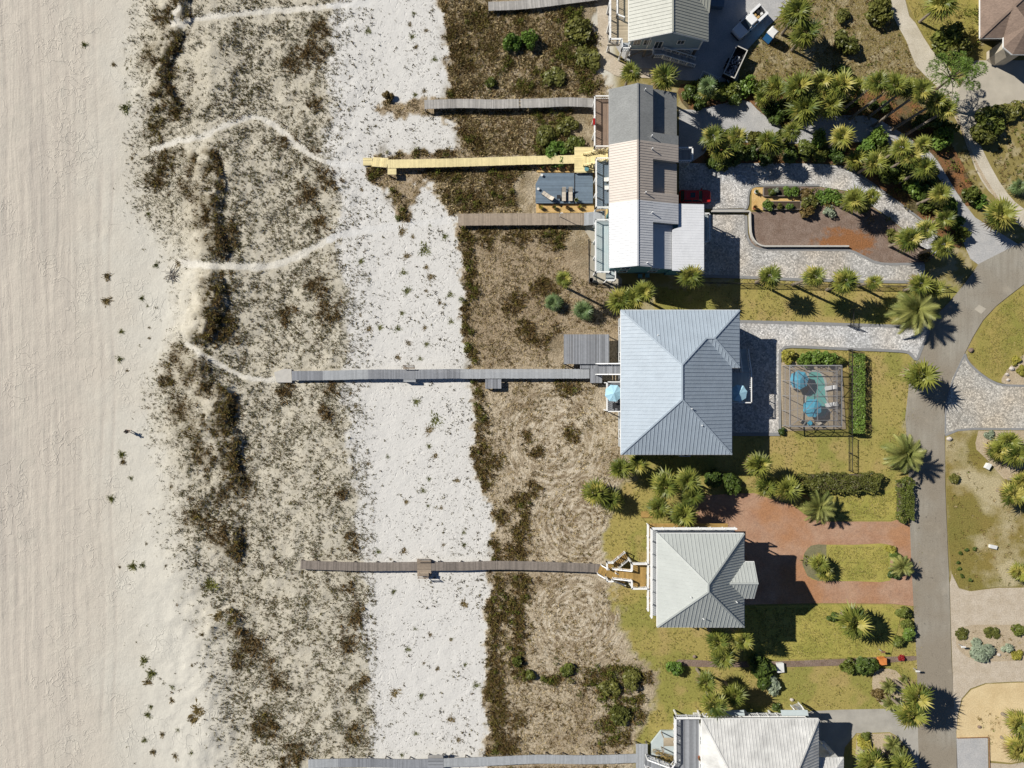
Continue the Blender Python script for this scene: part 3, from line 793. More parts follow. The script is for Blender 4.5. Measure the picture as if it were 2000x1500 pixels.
DRIVE_S = [(1360, 419), (1454, 419), (1456, 462), (1464, 478), (1480, 487), (1655, 489), (1680, 500), (1705, 513), (1730, 517), (1806, 516), (1808, 549), (1700, 548), (1560, 544), (1440, 539), (1330, 536)]
sheet('cobble_drive', DRIVE_S, 0.0075, 'cobble', 'pale cobble drive running east from the white roofed unit')
band('drive_edging', [(1330, 538), (1440, 541), (1560, 546), (1700, 550), (1806, 551)], 0.42, 0, 0.035, 'curb', 'grey paver edging along the south side of the cobble drive')
band('drive_edging', [(1390, 410.5), (1450, 410), (1458, 407), (1461, 398), (1461.5, 382), (1464, 372), (1469, 366), (1477, 363), (1500, 362), (1600, 362)], 0.3, 0, 0.05, 'curb', 'grey edging around the raised garden corner')
band('drive_edging', [(1650, 322), (1700, 356), (1760, 400), (1803, 432), (1830, 455)], 0.3, 0, 0.05, 'curb', 'edging between the cobble drive and the straw bed')
band('drive_edging', [(1457, 421), (1458, 455), (1461, 467), (1466, 476), (1474, 483), (1484, 486.5), (1560, 487.5), (1655, 488), (1670, 493), (1688, 502), (1706, 511), (1722, 515), (1740, 516), (1804, 515)], 0.36, 0, 0.045, 'curb', 'curved grey edging round the brown mulch bed')
sheet('mulch_bed', [(1463, 414), (1560, 412), (1560, 364), (1600, 366), (1655, 375), (1700, 402), (1740, 430), (1770, 455), (1800, 484), (1830, 497), (1806, 514), (1730, 515), (1705, 511), (1680, 498), (1655, 486), (1482, 484), (1466, 474), (1463, 455)], 0.004, 'mulch', 'brown mulch bed inside the cobble drive loop')
tag(band('retaining_wall', [(1388, 414), (1461, 414), (1463, 416), (1463.5, 440), (1464.5, 455), (1467, 464), (1471, 471), (1477, 477), (1484, 480.5), (1492, 482), (1655, 482)], 0.2, 0, 0.6, 'wall_stone'), 'low pale retaining wall bending round the brown mulch bed', 'wall')
H3_DRIVE = [(1438, 628), (1560, 631), (1655, 634), (1745, 637), (1815, 633), (1827, 622), (1808, 660), (1791, 702), (1780, 694), (1760, 686), (1640, 681), (1548, 677), (1530, 683), (1524, 695), (1523, 848), (1400, 848), (1400, 640)]
sheet('cobble_drive', H3_DRIVE, 0.0165, 'cobble_cool', 'silver cobble drive and court of the blue roofed house')
band('drive_edging', [(1445, 628), (1560, 631), (1655, 634), (1745, 637), (1790, 638)], 0.45, 0, 0.05, 'curb', 'grey edging north of the silver cobble drive')
band('drive_edging', [(1523, 848), (1523, 700), (1528, 684), (1545, 677), (1640, 681), (1760, 686), (1779, 693), (1790, 702), (1800, 680), (1822, 628)], 0.4, 0, 0.05, 'curb', 'grey edging curving round the lawn side of the silver drive', smooth=3)
band('drive_edging', [(1400, 848), (1523, 848)], 0.5, 0, 0.05, 'curb', 'grey edging at the foot of the silver cobble court')
sheet('red_drive', [(1365, 968), (1440, 964), (1475, 963), (1505, 975), (1545, 985), (1570, 1003), (1590, 1016), (1620, 1019), (1740, 1019), (1757, 1014), (1777, 1024), (1781, 1100), (1785, 1184), (1740, 1179), (1600, 1178), (1450, 1181), (1380, 1178), (1370, 1060), (1340, 1030)], 0.006, 'paver_red', 'red brick drive looping round a lawn island')
sheet('lawn_island', catmull([(1600, 1064), (1668, 1064), (1738, 1064), (1738, 1100), (1738, 1134), (1668, 1135), (1598, 1134), (1578, 1124), (1568, 1102), (1572, 1080), (1583, 1067)], 3, True), 0.012, 'lawn_bright', 'clipped bright lawn island in the red drive loop')
sheet('island_bed', [(1614, 1064), (1598, 1063), (1583, 1066), (1571, 1080), (1567, 1102), (1577, 1125), (1598, 1135), (1614, 1135)], 0.016, 'olive_mulch', 'rounded olive mulch bed at the west end of the island')
sheet('lawn_strip', [(1617, 962), (1724, 962), (1752, 950), (1750, 1014), (1740, 1017), (1620, 1017), (1590, 1010), (1600, 975)], 0.004, 'lawn_bright', 'bright lawn panel north of the red drive')
sheet('lawn_strip', [(1452, 1184), (1600, 1181), (1740, 1182), (1760, 1200), (1740, 1282), (1600, 1286), (1452, 1290)], 0.004, 'lawn_bright', 'bright lawn panel south of the red drive')
sheet('concrete_drive', [(1560, 1390), (1640, 1386), (1745, 1384), (1775, 1398), (1795, 1424), (1797, 1520), (1790, 1495), (1775, 1462), (1752, 1438), (1738, 1430), (1672, 1432), (1650, 1460), (1640, 1520), (1560, 1520)], 0.006, 'concrete', 'grey concrete drive of the southernmost house')
sheet('bed_strip', [(1325, 1288), (1400, 1291), (1500, 1292), (1640, 1287), (1785, 1281), (1786, 1290), (1640, 1300), (1500, 1303), (1400, 1303), (1330, 1300)], 0.008, 'mulch', 'thin mulch strip between the two south lawns', 2)
sheet('bed_strip', [(1710, 1310), (1750, 1310), (1770, 1345), (1775, 1385), (1730, 1384), (1705, 1350)], 0.006, 'tanbed', 'bare tan bed by the road palms', 3)
sheet('planting_bed', [(1674, 1434), (1738, 1432), (1755, 1442), (1778, 1470), (1790, 1500), (1795, 1600), (1660, 1600)], 0.005, 'tanbed', 'tan bed of spiky plants below the concrete drive')
# east of the road
sheet('green_lawn', [(2400, 380), (2080, 505), (2000, 557), (1970, 580), (1945, 600), (1921, 627), (1903, 657), (1889, 685), (1895, 702), (1912, 724), (1937, 742), (1955, 748), (2010, 752), (2400, 752)], 0.006, 'lawn_green', 'curved green lawn east of the road')
sheet('tan_bed', [(1956, 747), (1962, 730), (1976, 712), (2000, 692), (2060, 670), (2060, 752), (1985, 752)], 0.010, 'tanbed', 'tan planting bed at the edge of the green lawn', 2)
sheet('cobble_drive', [(1884, 691), (1890, 706), (1910, 727), (1940, 746), (1975, 753), (2400, 754), (2400, 838), (1900, 837), (1868, 840), (1845, 848), (1846, 790), (1860, 738)], 0.014, 'cobble_warm', 'wide cobble drive on the east side of the road')
band('drive_edging', [(1884, 691), (1891, 707), (1911, 727), (1940, 746), (1975, 753), (2100, 754)], 0.32, 0, 0.05, 'curb', 'grey edging between the green lawn and the east cobble drive', smooth=3)
band('drive_edging', [(1846, 850), (1870, 840), (1900, 837.5), (2100, 838.5)], 0.32, 0, 0.05, 'curb', 'grey edging south of the east cobble drive')
band('drive_edging', [(1846, 846), (1848, 792), (1861, 742), (1884, 692)], 0.2, 0, 0.04, 'curb', 'grey edging between the road and the east cobble drive', smooth=3)
sheet('rough_lawn', [(1847, 851), (1868, 842), (1900, 840), (2400, 841), (2400, 1145), (1950, 1146), (1895, 1153), (1873, 1147), (1859, 1120), (1852, 1050), (1849, 950)], 0.006, 'lawn_rough', 'patchy brown lawn east of the road')
sheet('tan_bed', [(1911, 841), (2100, 841), (2100, 960), (1960, 935), (1925, 895), (1907, 878), (1905, 865)], 0.012, 'tanbed', 'tan gravel bed south of the east cobble drive')
sheet('gravel_court', [(1859, 1120), (1873, 1149), (1895, 1155), (1950, 1148), (2400, 1147), (2400, 1340), (1990, 1331), (1925, 1334), (1895, 1345), (1878, 1365), (1870, 1400), (1868, 1430), (1862, 1360), (1857, 1210), (1855, 1140)], 0.004, 'gravel_tan', 'pinkish tan gravel court in the lower right')
sheet('shrub_island', catmull([(1868, 1240), (1880, 1226), (1910, 1220), (2000, 1221), (2100, 1222), (2100, 1290), (2000, 1290), (1930, 1292), (1895, 1286), (1870, 1265)], 3, True), 0.010, 'tanbed', 'planted island in the tan gravel court')
sheet('shell_court', [(1868, 1430), (1871, 1400), (1880, 1366), (1897, 1347), (1926, 1336), (1990, 1333), (2400, 1342), (2400, 1485), (2000, 1485), (1975, 1490), (1935, 1486), (1930, 1440), (1868, 1441)], 0.008, 'shell', 'cream shell gravel court at the lower right')
sheet('gravel_pad', [(1868, 1442), (1929, 1440), (1932, 1600), (1870, 1600)], 0.012, 'gravel', 'grey gravel pad framed with boards beside the road')
sheet('gravel_pad', [(1934, 1490), (1975, 1493), (2000, 1488), (2400, 1488), (2400, 1700), (1934, 1700)], 0.008, 'gravel_tan', 'tan gravel below the cream shell court')
# north-east
sheet('sandy_track', [(1740, -200), (1740, 0), (1746, 35), (1770, 80), (1790, 130), (1825, 165), (1852, 205), (1880, 262), (1905, 330), (1930, 372), (1962, 402), (1990, 440), (2060, 470), (2060, 440), (2000, 408), (1968, 378), (1935, 325), (1905, 258), (1890, 200), (1868, 160), (1845, 122), (1820, 98), (1788, 45), (1768, 0), (1768, -200)], 0.009, 'sandlane', 'pale sandy track with two wheel ruts', 2)
sheet('track_grass', [(1852, 180), (1866, 215), (1890, 275), (1912, 325), (1940, 372), (1955, 392), (1948, 392), (1920, 352), (1897, 305), (1875, 250), (1856, 205)], 0.014, 'tanbed', 'worn strip between the wheel ruts of the sandy track', 2)
sheet('concrete_pad', [(1905, 118), (2400, 118), (2400, 198), (1990, 200), (1940, 206), (1915, 225), (1899, 256), (1885, 225), (1868, 190), (1875, 170), (1895, 130)], 0.013, 'concrete_pale', 'pale concrete forecourt of the brown roofed house')
sheet('green_verge', [(1770, -200), (1770, 0), (1790, 45), (1822, 98), (1847, 120), (1868, 155), (1900, 118), (1915, 100), (1915, -200)], 0.005, 'lawn_green', 'green verge east of the sandy track')
sheet('gravel_yard', [(1185, 60), (1215, 112), (1245, 140), (1300, 155), (1400, 160), (1440, 158), (1452, 105), (1480, 75), (1500, 52), (1525, 28), (1550, 0), (1550, -200), (1200, -200)], 0.004, 'gravel', 'grey gravel yard round the raised house')
sheet('sand_apron', [(1166, -200), (1166, 0), (1168, 60), (1165, 120), (1190, 140), (1210, 150), (1260, 152), (1330, 155), (1300, 135), (1230, 130), (1190, 100), (1188, 40), (1186, 0), (1186, -200)], 0.010, 'gravel_tan', 'coarse sand apron below the raised house deck', 2)
sheet('concrete_path', [(1145, 440), (1190, 440), (1190, 520), (1215, 545), (1215, 560), (1150, 550), (1155, 470), (1142, 450)], 0.006, 'concrete_pale', 'concrete path west of the white roofed unit')

# ------------------------------------------------------------------ ground cover of the dunes and lots (nobody could count it)
def mesh_np(name, co, faces, col, mat, nper=3):
    me = bpy.data.meshes.new(name)
    me.vertices.add(len(co)); me.vertices.foreach_set('co', co.astype(np.float32).ravel())
    n = len(faces)
    me.loops.add(n * nper); me.loops.foreach_set('vertex_index', faces.astype(np.int32).ravel())
    me.polygons.add(n); me.polygons.foreach_set('loop_start', np.arange(0, n * nper, nper, dtype=np.int32))
    me.update(calc_edges=True)
    at = me.attributes.new('col', 'FLOAT_COLOR', 'FACE')
    at.data.foreach_set('color', np.concatenate([col, np.ones((n, 1))], 1).astype(np.float32).ravel())
    me.materials.append(mat)
    return me

def tufts(xy, z, size, col, blades=9, width=0.10, lean=(0.5, 1.2)):
    """blades as single triangles round every point; returns coords, faces, colours"""
    N = len(xy); B = blades
    az = RNG.uniform(0, 2 * math.pi, (N, B))
    el = RNG.uniform(lean[0], lean[1], (N, B))            # radians from vertical
    L = size[:, None] * RNG.uniform(0.55, 1.15, (N, B))
    r0 = size[:, None] * RNG.uniform(0, 0.35, (N, B))
    az0 = az + RNG.uniform(-0.6, 0.6, (N, B))
    bx = xy[:, 0:1] + r0 * np.cos(az0); by = xy[:, 1:2] + r0 * np.sin(az0)
    tx = bx + L * np.sin(el) * np.cos(az); ty = by + L * np.sin(el) * np.sin(az); tz = z[:, None] + L * np.cos(el)
    w = np.maximum(width * size[:, None], 0.03) * RNG.uniform(0.6, 1.3, (N, B))
    ex, ey = -np.sin(az) * w, np.cos(az) * w
    zb = np.repeat(z[:, None], B, 1) - 0.02
    co = np.stack([np.stack([bx - ex, by - ey, zb], -1), np.stack([bx + ex, by + ey, zb], -1), np.stack([tx, ty, tz], -1)], 2).reshape(-1, 3)
    f = np.arange(N * B * 3).reshape(-1, 3)
    c = np.repeat(col, B, 0) * RNG.uniform(0.65, 1.35, (N * B, 1))
    return co, f, c

def bushes(xy, z, rad, hgt, col, leaves=60, ls=0.10):
    """low rounded bushes of small leaves; returns coords, faces, colours"""
    N = len(xy); B = leaves
    u = RNG.normal(size=(N, B, 3)); u /= np.linalg.norm(u, axis=2, keepdims=True)
    u[:, :, 2] = np.abs(u[:, :, 2])
    k = RNG.uniform(0.55, 1.0, (N, B, 1)) ** 0.5
    lump = 0.75 + 0.5 * RNG.uniform(0, 1, (N, B, 1))
    c0 = u * k * lump * np.stack([rad, rad, hgt], 1)[:, None, :]
    c0[:, :, 0] += xy[:, 0:1]; c0[:, :, 1] += xy[:, 1:2]; c0[:, :, 2] += z[:, None]
    s = ls * RNG.uniform(0.6, 1.5, (N, B, 1)) * (0.6 + 0.5 * rad[:, None, None])
    nrm = u + RNG.normal(scale=0.6, size=u.shape); nrm /= np.linalg.norm(nrm, axis=2, keepdims=True)
    a = np.cross(nrm, RNG.normal(size=u.shape)); a /= np.linalg.norm(a, axis=2, keepdims=True) + 1e-9
    b = np.cross(nrm, a)
    co = np.stack([c0 - a * s * 0.5 - b * s, c0 + a * s * 0.9, c0 - a * s * 0.5 + b * s], 2).reshape(-1, 3)
    f = np.arange(N * B * 3).reshape(-1, 3)
    c = np.repeat(col, B, 0) * RNG.uniform(0.6, 1.4, (N * B, 1))
    return co, f, c

def join_np(parts):
    co, fs, cs, n = [], [], [], 0
    for c, f, k in parts:
        co.append(c); fs.append(f + n); cs.append(k); n += len(c)
    return np.concatenate(co), np.concatenate(fs), np.concatenate(cs)

def scatter(n, box, dens):
    px = RNG.uniform(box[0], box[2], n); py = RNG.uniform(box[1], box[3], n)
    z = zones(px, py)
    keep = RNG.uniform(0, 1, n) < dens(px, py, z)
    z = {k: v[keep] for k, v in z.items()}
    return px[keep], py[keep], z

def to_xyz(px, py):
    h = height(px, py)
    f = MPP * (1 - h / CAM_H)
    return np.stack([(px - 1000) * f, (750 - py) * f], 1), h

BROWN = np.array([0.18, 0.12, 0.05]); OLIVE = np.array([0.165, 0.135, 0.036]); GREY = np.array([0.25, 0.215, 0.14]); GREEN = np.array([0.13, 0.15, 0.028]); STRAW = np.array([0.46, 0.365, 0.20]); SAGE = np.array([0.215, 0.205, 0.115])

def pick(n, pal, w):
    i = RNG.choice(len(pal), size=n, p=np.array(w) / sum(w))
    return np.array(pal)[i]

WALKS_CLEAR = [([(830, 205), (1160, 200)], 11), ([(715, 316), (760, 322), (1160, 311)], 12), ([(897, 429), (1185, 428)], 14), ([(540, 735), (725, 731), (1210, 731)], 13), ([(588, 1103), (1170, 1110)], 11), ([(600, 1491), (1245, 1482)], 12), ([(1045, 375), (1165, 375)], 44), ([(1100, 680), (1195, 680)], 32), ([(1125, 312), (1165, 312)], 30), ([(970, 8), (1165, 3)], 14), ([(1175, 1112), (1285, 1120)], 32), ([(1184, 775), (1212, 775)], 26), ([(1160, 490), (1200, 490)], 60), ([(1165, 250), (1190, 250)], 58), ([(1160, 30), (1200, 60)], 26)]
def clear(px, py):
    k = np.ones(px.shape, bool)
    for l, w in WALKS_CLEAR: k &= sdist(px, py, l, False) > w
    return k

def stuff_obj(name, parts, label):
    co, f, c = join_np(parts)
    o = bpy.data.objects.new(name, mesh_np(name, co, f, np.clip(c, 0.01, 0.8), M['veg']))
    COL.objects.link(o)
    tag(o, label, kind='stuff')
    return o

# dune grass between the beach and the white sand
px, py, z = scatter(140000, (240, -20, 735, 1520), lambda x, y, z: z['dune'] * (1 - z['trail']) * np.clip(0.34 + 2.2 * (fbm(x / 20, y / 20, 61) - 0.42) + 1.2 * (fbm(x / 6, y / 6, 62, 2) - .5) + 0.4 * z['thick'], 0.04, 0.9))
k = clear(px, py); px, py = px[k], py[k]
xy, h = to_xyz(px, py)
sz = 0.13 + 0.24 * RNG.uniform(0, 1, len(px)) ** 2
dg = tufts(xy, h, sz, pick(len(px), [BROWN * 0.85, OLIVE * 0.85, GREY * 0.75, SAGE * 0.8], [0.8, 1.2, 0.9, 1.2]), 6, 0.15)
px, py, z = scatter(78000, (240, -20, 735, 1520), lambda x, y, z: (x < 735) * np.clip(z['thick'] * 1.15 - 0.36 + 0.9 * (fbm(x / 9, y / 9, 65, 3) - .5), 0, 0.8) * np.maximum(z['dune'], 0.4 * z['beach']))
k = clear(px, py); px, py = px[k], py[k]; gr = z['green'][k]
xy, h = to_xyz(px, py)
sz = 0.26 + 0.45 * RNG.uniform(0, 1, len(px)) ** 1.8
cl = np.where((RNG.uniform(0, 1, len(px)) < gr * 1.6)[:, None], OLIVE * 1.15, BROWN) * RNG.uniform(0.7, 1.3, (len(px), 1))
th = tufts(xy, h, sz, cl, 9, 0.11, (0.3, 1.1))
dune_grass = stuff_obj('dune_grass', [dg, th], 'brown and olive dune grass behind the beach')

# white strip: small seedlings, and dark specks for footprint shade
px, py, z = scatter(40000, (560, -20, 985, 1520), lambda x, y, z: z['white'] * np.clip(0.03 + (0.7 + 1.6 * sstep(740, 900, x)) * (fbm(x / 24, y / 24, 71) - 0.52) + 0.22 * sstep(870, 960, x + 0 * y) + 0.3 * sstep(60, 0, np.abs(x - 700 - 20 * np.sin(y / 200))) - 0.5 * z['trail'], 0.03, 0.5))
k = clear(px, py); px, py = px[k], py[k]
xy, h = to_xyz(px, py)
sz = 0.11 + 0.26 * RNG.uniform(0, 1, len(px)) ** 3
sp = tufts(xy, h, sz, pick(len(px), [GREY * 0.5, OLIVE * 0.7, BROWN * 0.5], [1.0, 1.0, 0.5]), 5, 0.26)
px, py, z = scatter(15000, (600, -20, 985, 1520), lambda x, y, z: z['white'] * (0.05 + 0.6 * (fbm(x / 60, y / 60, 73) > 0.42)) * (1 - 0.7 * z['trail']) * sstep(690, 800, x + 25 * np.sin(y / 170)))
k = clear(px, py); px, py = px[k], py[k]
xy, h = to_xyz(px, py)
print_specks = tufts(xy, h, 0.06 + 0.08 * RNG.uniform(0, 1, len(px)), pick(len(px), [GREY * 0.35, BROWN * 0.4], [1, 1]), 3, 0.5)  # near-black specks put in for the shade inside footprints, not plants
px, py, z = scatter(5200, (60, -20, 520, 1520), lambda x, y, z: z['beach'] * np.clip(0.5 * sstep(190, 430, x) * (0.1 + 1.9 * (fbm(x / 26, y / 26, 72) - .38)), 0.002, 1))
xy, h = to_xyz(px, py)
sp2 = tufts(xy, h, 0.10 + 0.4 * RNG.uniform(0, 1, len(px)) ** 3, pick(len(px), [GREY * 0.6, OLIVE * 0.8, BROWN * 0.8], [1, 1, .6]), 7, 0.16)
stuff_obj('sand_sprigs_and_specks', [sp, sp2, print_specks], 'tiny sprigs and dark footprint-shade specks scattered over the white sand')

# inner lots: dry grass and thickets
px, py, z = scatter(135000, (700, -20, 1290, 1520), lambda x, y, z: z['scrub'] * (1 - z['white']) * (1 - z['trail']) * np.clip(0.30 + 0.28 * z['north'] + 1.6 * (fbm(x / 16, y / 16, 75) - 0.47) - 0.45 * mow(x, y) * (1 - z['north']) + (0.22 - 0.34 * np.clip(np.exp(-(np.hypot(x - 1130, y - 1020) / 115) ** 4) + np.exp(-(np.hypot(x - 1125, y - 1210) / 115) ** 4) + np.exp(-(np.hypot(x - 1080, y - 860) / 120) ** 4), 0, 1)) * (1 - z['north']), 0.02, 0.85) * sstep(1240, 1175, x))
k = clear(px, py); px, py = px[k], py[k]; nn = z['north'][k]; ww = z['thick'][k]
xy, h = to_xyz(px, py)
sz = 0.14 + 0.22 * RNG.uniform(0, 1, len(px)) ** 1.5 + 0.18 * nn
cl = np.where((RNG.uniform(0, 1, len(px)) < 0.45 + 0.08 * nn)[:, None], pick(len(px), [BROWN * 0.55, OLIVE * 0.7, BROWN * 0.9], [1, 0.8, 0.6]), pick(len(px), [STRAW * 1.15, BROWN * 1.1, STRAW * 0.8], [1.4, 0.7, 0.8]))
ig = tufts(xy, h, sz, cl, 7, 0.15, (0.6, 1.35))
px, py, z = scatter(125000, (700, -20, 1290, 1520), lambda x, y, z: (z['scrub'] * np.clip(z['thick'] * 1.15 - 0.30 + 0.8 * (fbm(x / 9, y / 9, 77, 3) - .5), 0, 0.8)))
k = clear(px, py) & (px < 1275); px, py = px[k], py[k]; gr = z['green'][k]
xy, h = to_xyz(px, py)
isg = RNG.uniform(0, 1, len(px)) < gr
sz = 0.3 + 0.4 * RNG.uniform(0, 1, len(px))
t1 = tufts(xy[~isg], h[~isg], sz[~isg], pick((~isg).sum(), [BROWN, OLIVE, BROWN * 0.7], [1, 0.9, 0.6]), 8, 0.11, (0.3, 1.1))
g = np.where(isg)[0]; g = g[RNG.uniform(0, 1, len(g)) < 0.34]
t2 = bushes(xy[g], h[g], 0.25 + 0.4 * RNG.uniform(0, 1, len(g)), 0.3 + 0.55 * RNG.uniform(0, 1, len(g)), pick(len(g), [GREEN, OLIVE * 0.95, GREEN * 0.75], [1, 0.9, 0.6]), 46, 0.10)
stuff_obj('scrub_grass', [ig, t1, t2], 'dry brown grass and low thickets of the lots behind the dunes')

# rough lots and verges to the east
def eastd(x, y, z):
    d = z['rough'] * np.clip(0.55 + 1.2 * (fbm(x / 20, y / 20, 81) - .5), 0.1, 1)
    d = np.maximum(d, 0.55 * (sdist(x, y, [(1851, 860), (2010, 930), (2010, 1140), (1895, 1150), (1862, 1120)]) > 0) * np.clip(0.3 + 1.6 * (fbm(x / 25, y / 25, 83) - .5), 0, 1))
    d = np.maximum(d, 0.9 * (sdist(x, y, [(1910, 215), (2010, 205), (2010, 350), (1960, 370), (1915, 270)]) > 0))
    d = np.maximum(d, 0.8 * (sdist(x, y, [(1872, 1230), (2010, 1224), (2010, 1286), (1900, 1284), (1872, 1262)]) > 0) * (fbm(x / 14, y / 14, 85) > 0.46))
    d = np.maximum(d, 0.5 * (sdist(x, y, [(1895, 285), (1862, 300), (1880, 345), (1905, 395), (1920, 380)]) > 0))
    d = np.maximum(d, 0.6 * (sdist(x, y, [(1900, 1395), (1940, 1380), (1960, 1440), (1940, 1480), (1925, 1430)]) > 0) * (fbm(x / 10, y / 10, 86) > 0.45))
    return d
px, py, z = scatter(26000, (1390, -20, 2010, 1520), eastd)
xy, h = to_xyz(px, py)
eg = tufts(xy, h * 0 + 0.0, 0.16 + 0.24 * RNG.uniform(0, 1, len(px)), pick(len(px), [OLIVE * 1.1, BROWN * 1.1, GREEN, STRAW * 0.8], [1.1, 1, 0.5, 0.4]), 7, 0.15, (0.5, 1.3))
# lawn: short ragged blades
px, py, z = scatter(90000, (1180, 540, 1800, 1520), lambda x, y, z: z['lawn'] * np.clip(0.25 + 1.0 * (fbm(x / 18, y / 18, 88) - .5), 0.05, 0.8))
def under_sheet(x, y):
    k = np.zeros(x.shape, bool)
    for p in (DRIVE_S, H3_DRIVE): k |= sdist(x, y, p) > -3
    for a in ((1365, 960, 1785, 1184), (1523, 706, 1652, 842), (1560, 1383, 1800, 1520), (1210, 600, 1448, 892), (1280, 1035, 1480, 1230), (1310, 1385, 1660, 1520)):
        k |= (x > a[0]) & (x < a[2]) & (y > a[1]) & (y < a[3])
    return k
k = ~under_sheet(px, py); px, py = px[k], py[k]
xy, h = to_xyz(px, py)
lg = tufts(xy, h * 0 - 0.02, 0.08 + 0.10 * RNG.uniform(0, 1, len(px)), pick(len(px), [np.array([0.34, 0.285, 0.09]), np.array([0.22, 0.215, 0.055]), np.array([0.40, 0.32, 0.14])], [1, 1, 0.6]), 4, 0.35, (0.5, 1.3))
lgs = [lg]
for poly, n in (([(1618, 964), (1722, 964), (1750, 952), (1748, 1012), (1640, 1015), (1600, 1008)], 2600), ([(1618, 1067), (1734, 1067), (1734, 1131), (1618, 1131)], 2200), ([(1893, 690), (1925, 628), (1970, 585), (2010, 558), (2010, 690), (1960, 735), (1935, 737)], 4500), ([(1455, 1186), (1740, 1186), (1735, 1278), (1455, 1286)], 5500), ([(1772, 0), (1790, 45), (1822, 98), (1850, 115), (1910, 60), (1910, 0)], 3000)):
    qx, qy = RNG.uniform(min(p[0] for p in poly), max(p[0] for p in poly), n), RNG.uniform(min(p[1] for p in poly), max(p[1] for p in poly), n)
    k = (sdist(qx, qy, poly) > 0) & (fbm(qx / 12, qy / 12, 99) > 0.40); qx, qy = qx[k], qy[k]
    xy, h = to_xyz(qx, qy)
    lgs.append(tufts(xy, h * 0 + 0.01, 0.07 + 0.09 * RNG.uniform(0, 1, len(qx)), pick(len(qx), [np.array([0.33, 0.28, 0.08]), np.array([0.18, 0.18, 0.045]), np.array([0.40, 0.33, 0.15])], [1, 1, 0.5]), 4, 0.35, (0.5, 1.3)))
stuff_obj('rough_grass', [eg] + lgs, 'ragged grass of the lawns and rough plots')

# leafy ground cover under the palms
UNDER = [([(1340, 165), (1345, 205), (1400, 203), (1455, 192), (1485, 212), (1530, 246), (1600, 228), (1690, 222), (1660, 165), (1600, 152), (1460, 160)], 0.8), ([(1690, 185), (1700, 222), (1730, 235), (1795, 278), (1850, 340), (1885, 396), (1905, 380), (1850, 270), (1790, 200), (1740, 172)], 0.16),
         ([(1380, 286), (1500, 288), (1640, 286), (1700, 283), (1765, 296), (1820, 340), (1852, 405), (1875, 465), (1850, 462), (1800, 425), (1700, 350), (1640, 314), (1380, 314)], 0.85), ([(1560, 366), (1650, 376), (1700, 404), (1740, 434), (1700, 430), (1600, 410), (1565, 400)], 0.35), ([(1910, 215), (2010, 205), (2010, 300), (1915, 265)], 0.3), ([(1830, 20), (1910, 20), (1910, 110), (1850, 100)], 0.3),
         ([(1676, 1436), (1738, 1434), (1775, 1470), (1790, 1510), (1665, 1510)], 0.22), ([(1910, 860), (2005, 850), (2005, 930), (1950, 925)], 0.2), ([(1570, 1068), (1590, 1064), (1573, 1085), (1570, 1110), (1595, 1134), (1575, 1125), (1566, 1100)], 0.8)]
parts_ = []
for poly, dn in UNDER:
    x0, x1 = min(p[0] for p in poly), max(p[0] for p in poly); y0, y1 = min(p[1] for p in poly), max(p[1] for p in poly)
    n = int((x1 - x0) * (y1 - y0) * MPP * MPP * 2.6)
    qx, qy = RNG.uniform(x0, x1, n), RNG.uniform(y0, y1, n)
    k = (sdist(qx, qy, poly) > 0) & (RNG.uniform(0, 1, n) < dn * np.clip(0.3 + 2.2 * (fbm(qx / 18, qy / 18, 95) - .4), 0, 1.6))
    qx, qy = qx[k], qy[k]
    if len(qx) == 0: continue
    xy, h = to_xyz(qx, qy)
    parts_.append(bushes(xy, h * 0, 0.3 + 0.6 * RNG.uniform(0, 1, len(qx)), 0.3 + 0.9 * RNG.uniform(0, 1, len(qx)), pick(len(qx), [GREEN * 0.8, GREEN * 1.2, OLIVE, BROWN], [1.2, 0.8, 0.9, 0.4]), 44, 0.12))
stuff_obj('ground_cover', parts_, 'leafy ground cover under the palms beside the drives')

# ------------------------------------------------------------------ building helpers
def wpoly(pts, z):
    return [W(x, y, z) for x, y in pts]

def ccw(pts):
    return list(pts) if area2(pts) > 0 else list(pts)[::-1]

def seams(parent, pts, spacing, mat, w=0.05, h=0.05, d=None):
    """raised seams of one metal roof plane, running down the slope"""
    P = [Vector(p) for p in pts]
    n = Vector((0, 0, 0))
    for i in range(1, len(P) - 1): n += (P[i] - P[0]).cross(P[i + 1] - P[0])
    n.normalize()
    if n.z < 0: n = -n
    if d is None:
        d = Vector((0, 0, -1)); d = d - n * d.dot(n)
    else:
        d = Vector(d); d = d - n * d.dot(n)
    d.normalize(); e = n.cross(d).normalized()
    uv = [((p - P[0]).dot(e), (p - P[0]).dot(d)) for p in P]
    lo, hi = min(u for u, _ in uv), max(u for u, _ in uv)
    mb = MB(); u = lo + spacing * 0.5
    while u < hi:
        xs = []
        for i in range(len(uv)):
            (a, b), (c, g) = uv[i], uv[(i + 1) % len(uv)]
            if (a - u) * (c - u) < 0: xs.append(b + (g - b) * (u - a) / (c - a))
        xs.sort()
        for i in range(0, len(xs) - 1, 2):
            if xs[i + 1] - xs[i] > 0.15:
                p, q = P[0] + e * u + d * (xs[i] + 0.02), P[0] + e * u + d * (xs[i + 1] - 0.02)
                mb.bar(p, q, w, h, up=n, base=True)
        u += spacing
    if mb.v:
        o = mb.build('standing_seams', mat, parent)
        o['kind'] = 'stuff'

def roof_plane(parent, pts, mat, spacing=0.5, th=0.14, rib=True, name='roof_plane', d=None, w=0.05, h=0.05):
    pts = ccw(pts)
    o = MB().slab(pts, th).build(name, M[mat], parent)
    if rib: seams(o, pts, spacing, M[mat], d=d, w=w, h=h)
    return o

def caps(parent, lines, mat, w=0.22):
    for p, q in lines:
        p, q = Vector(p) + Vector((0, 0, 0.02)), Vector(q) + Vector((0, 0, 0.02))
        MB().bar(p, q, w, 0.11).build('ridge_cap', M[mat], parent)

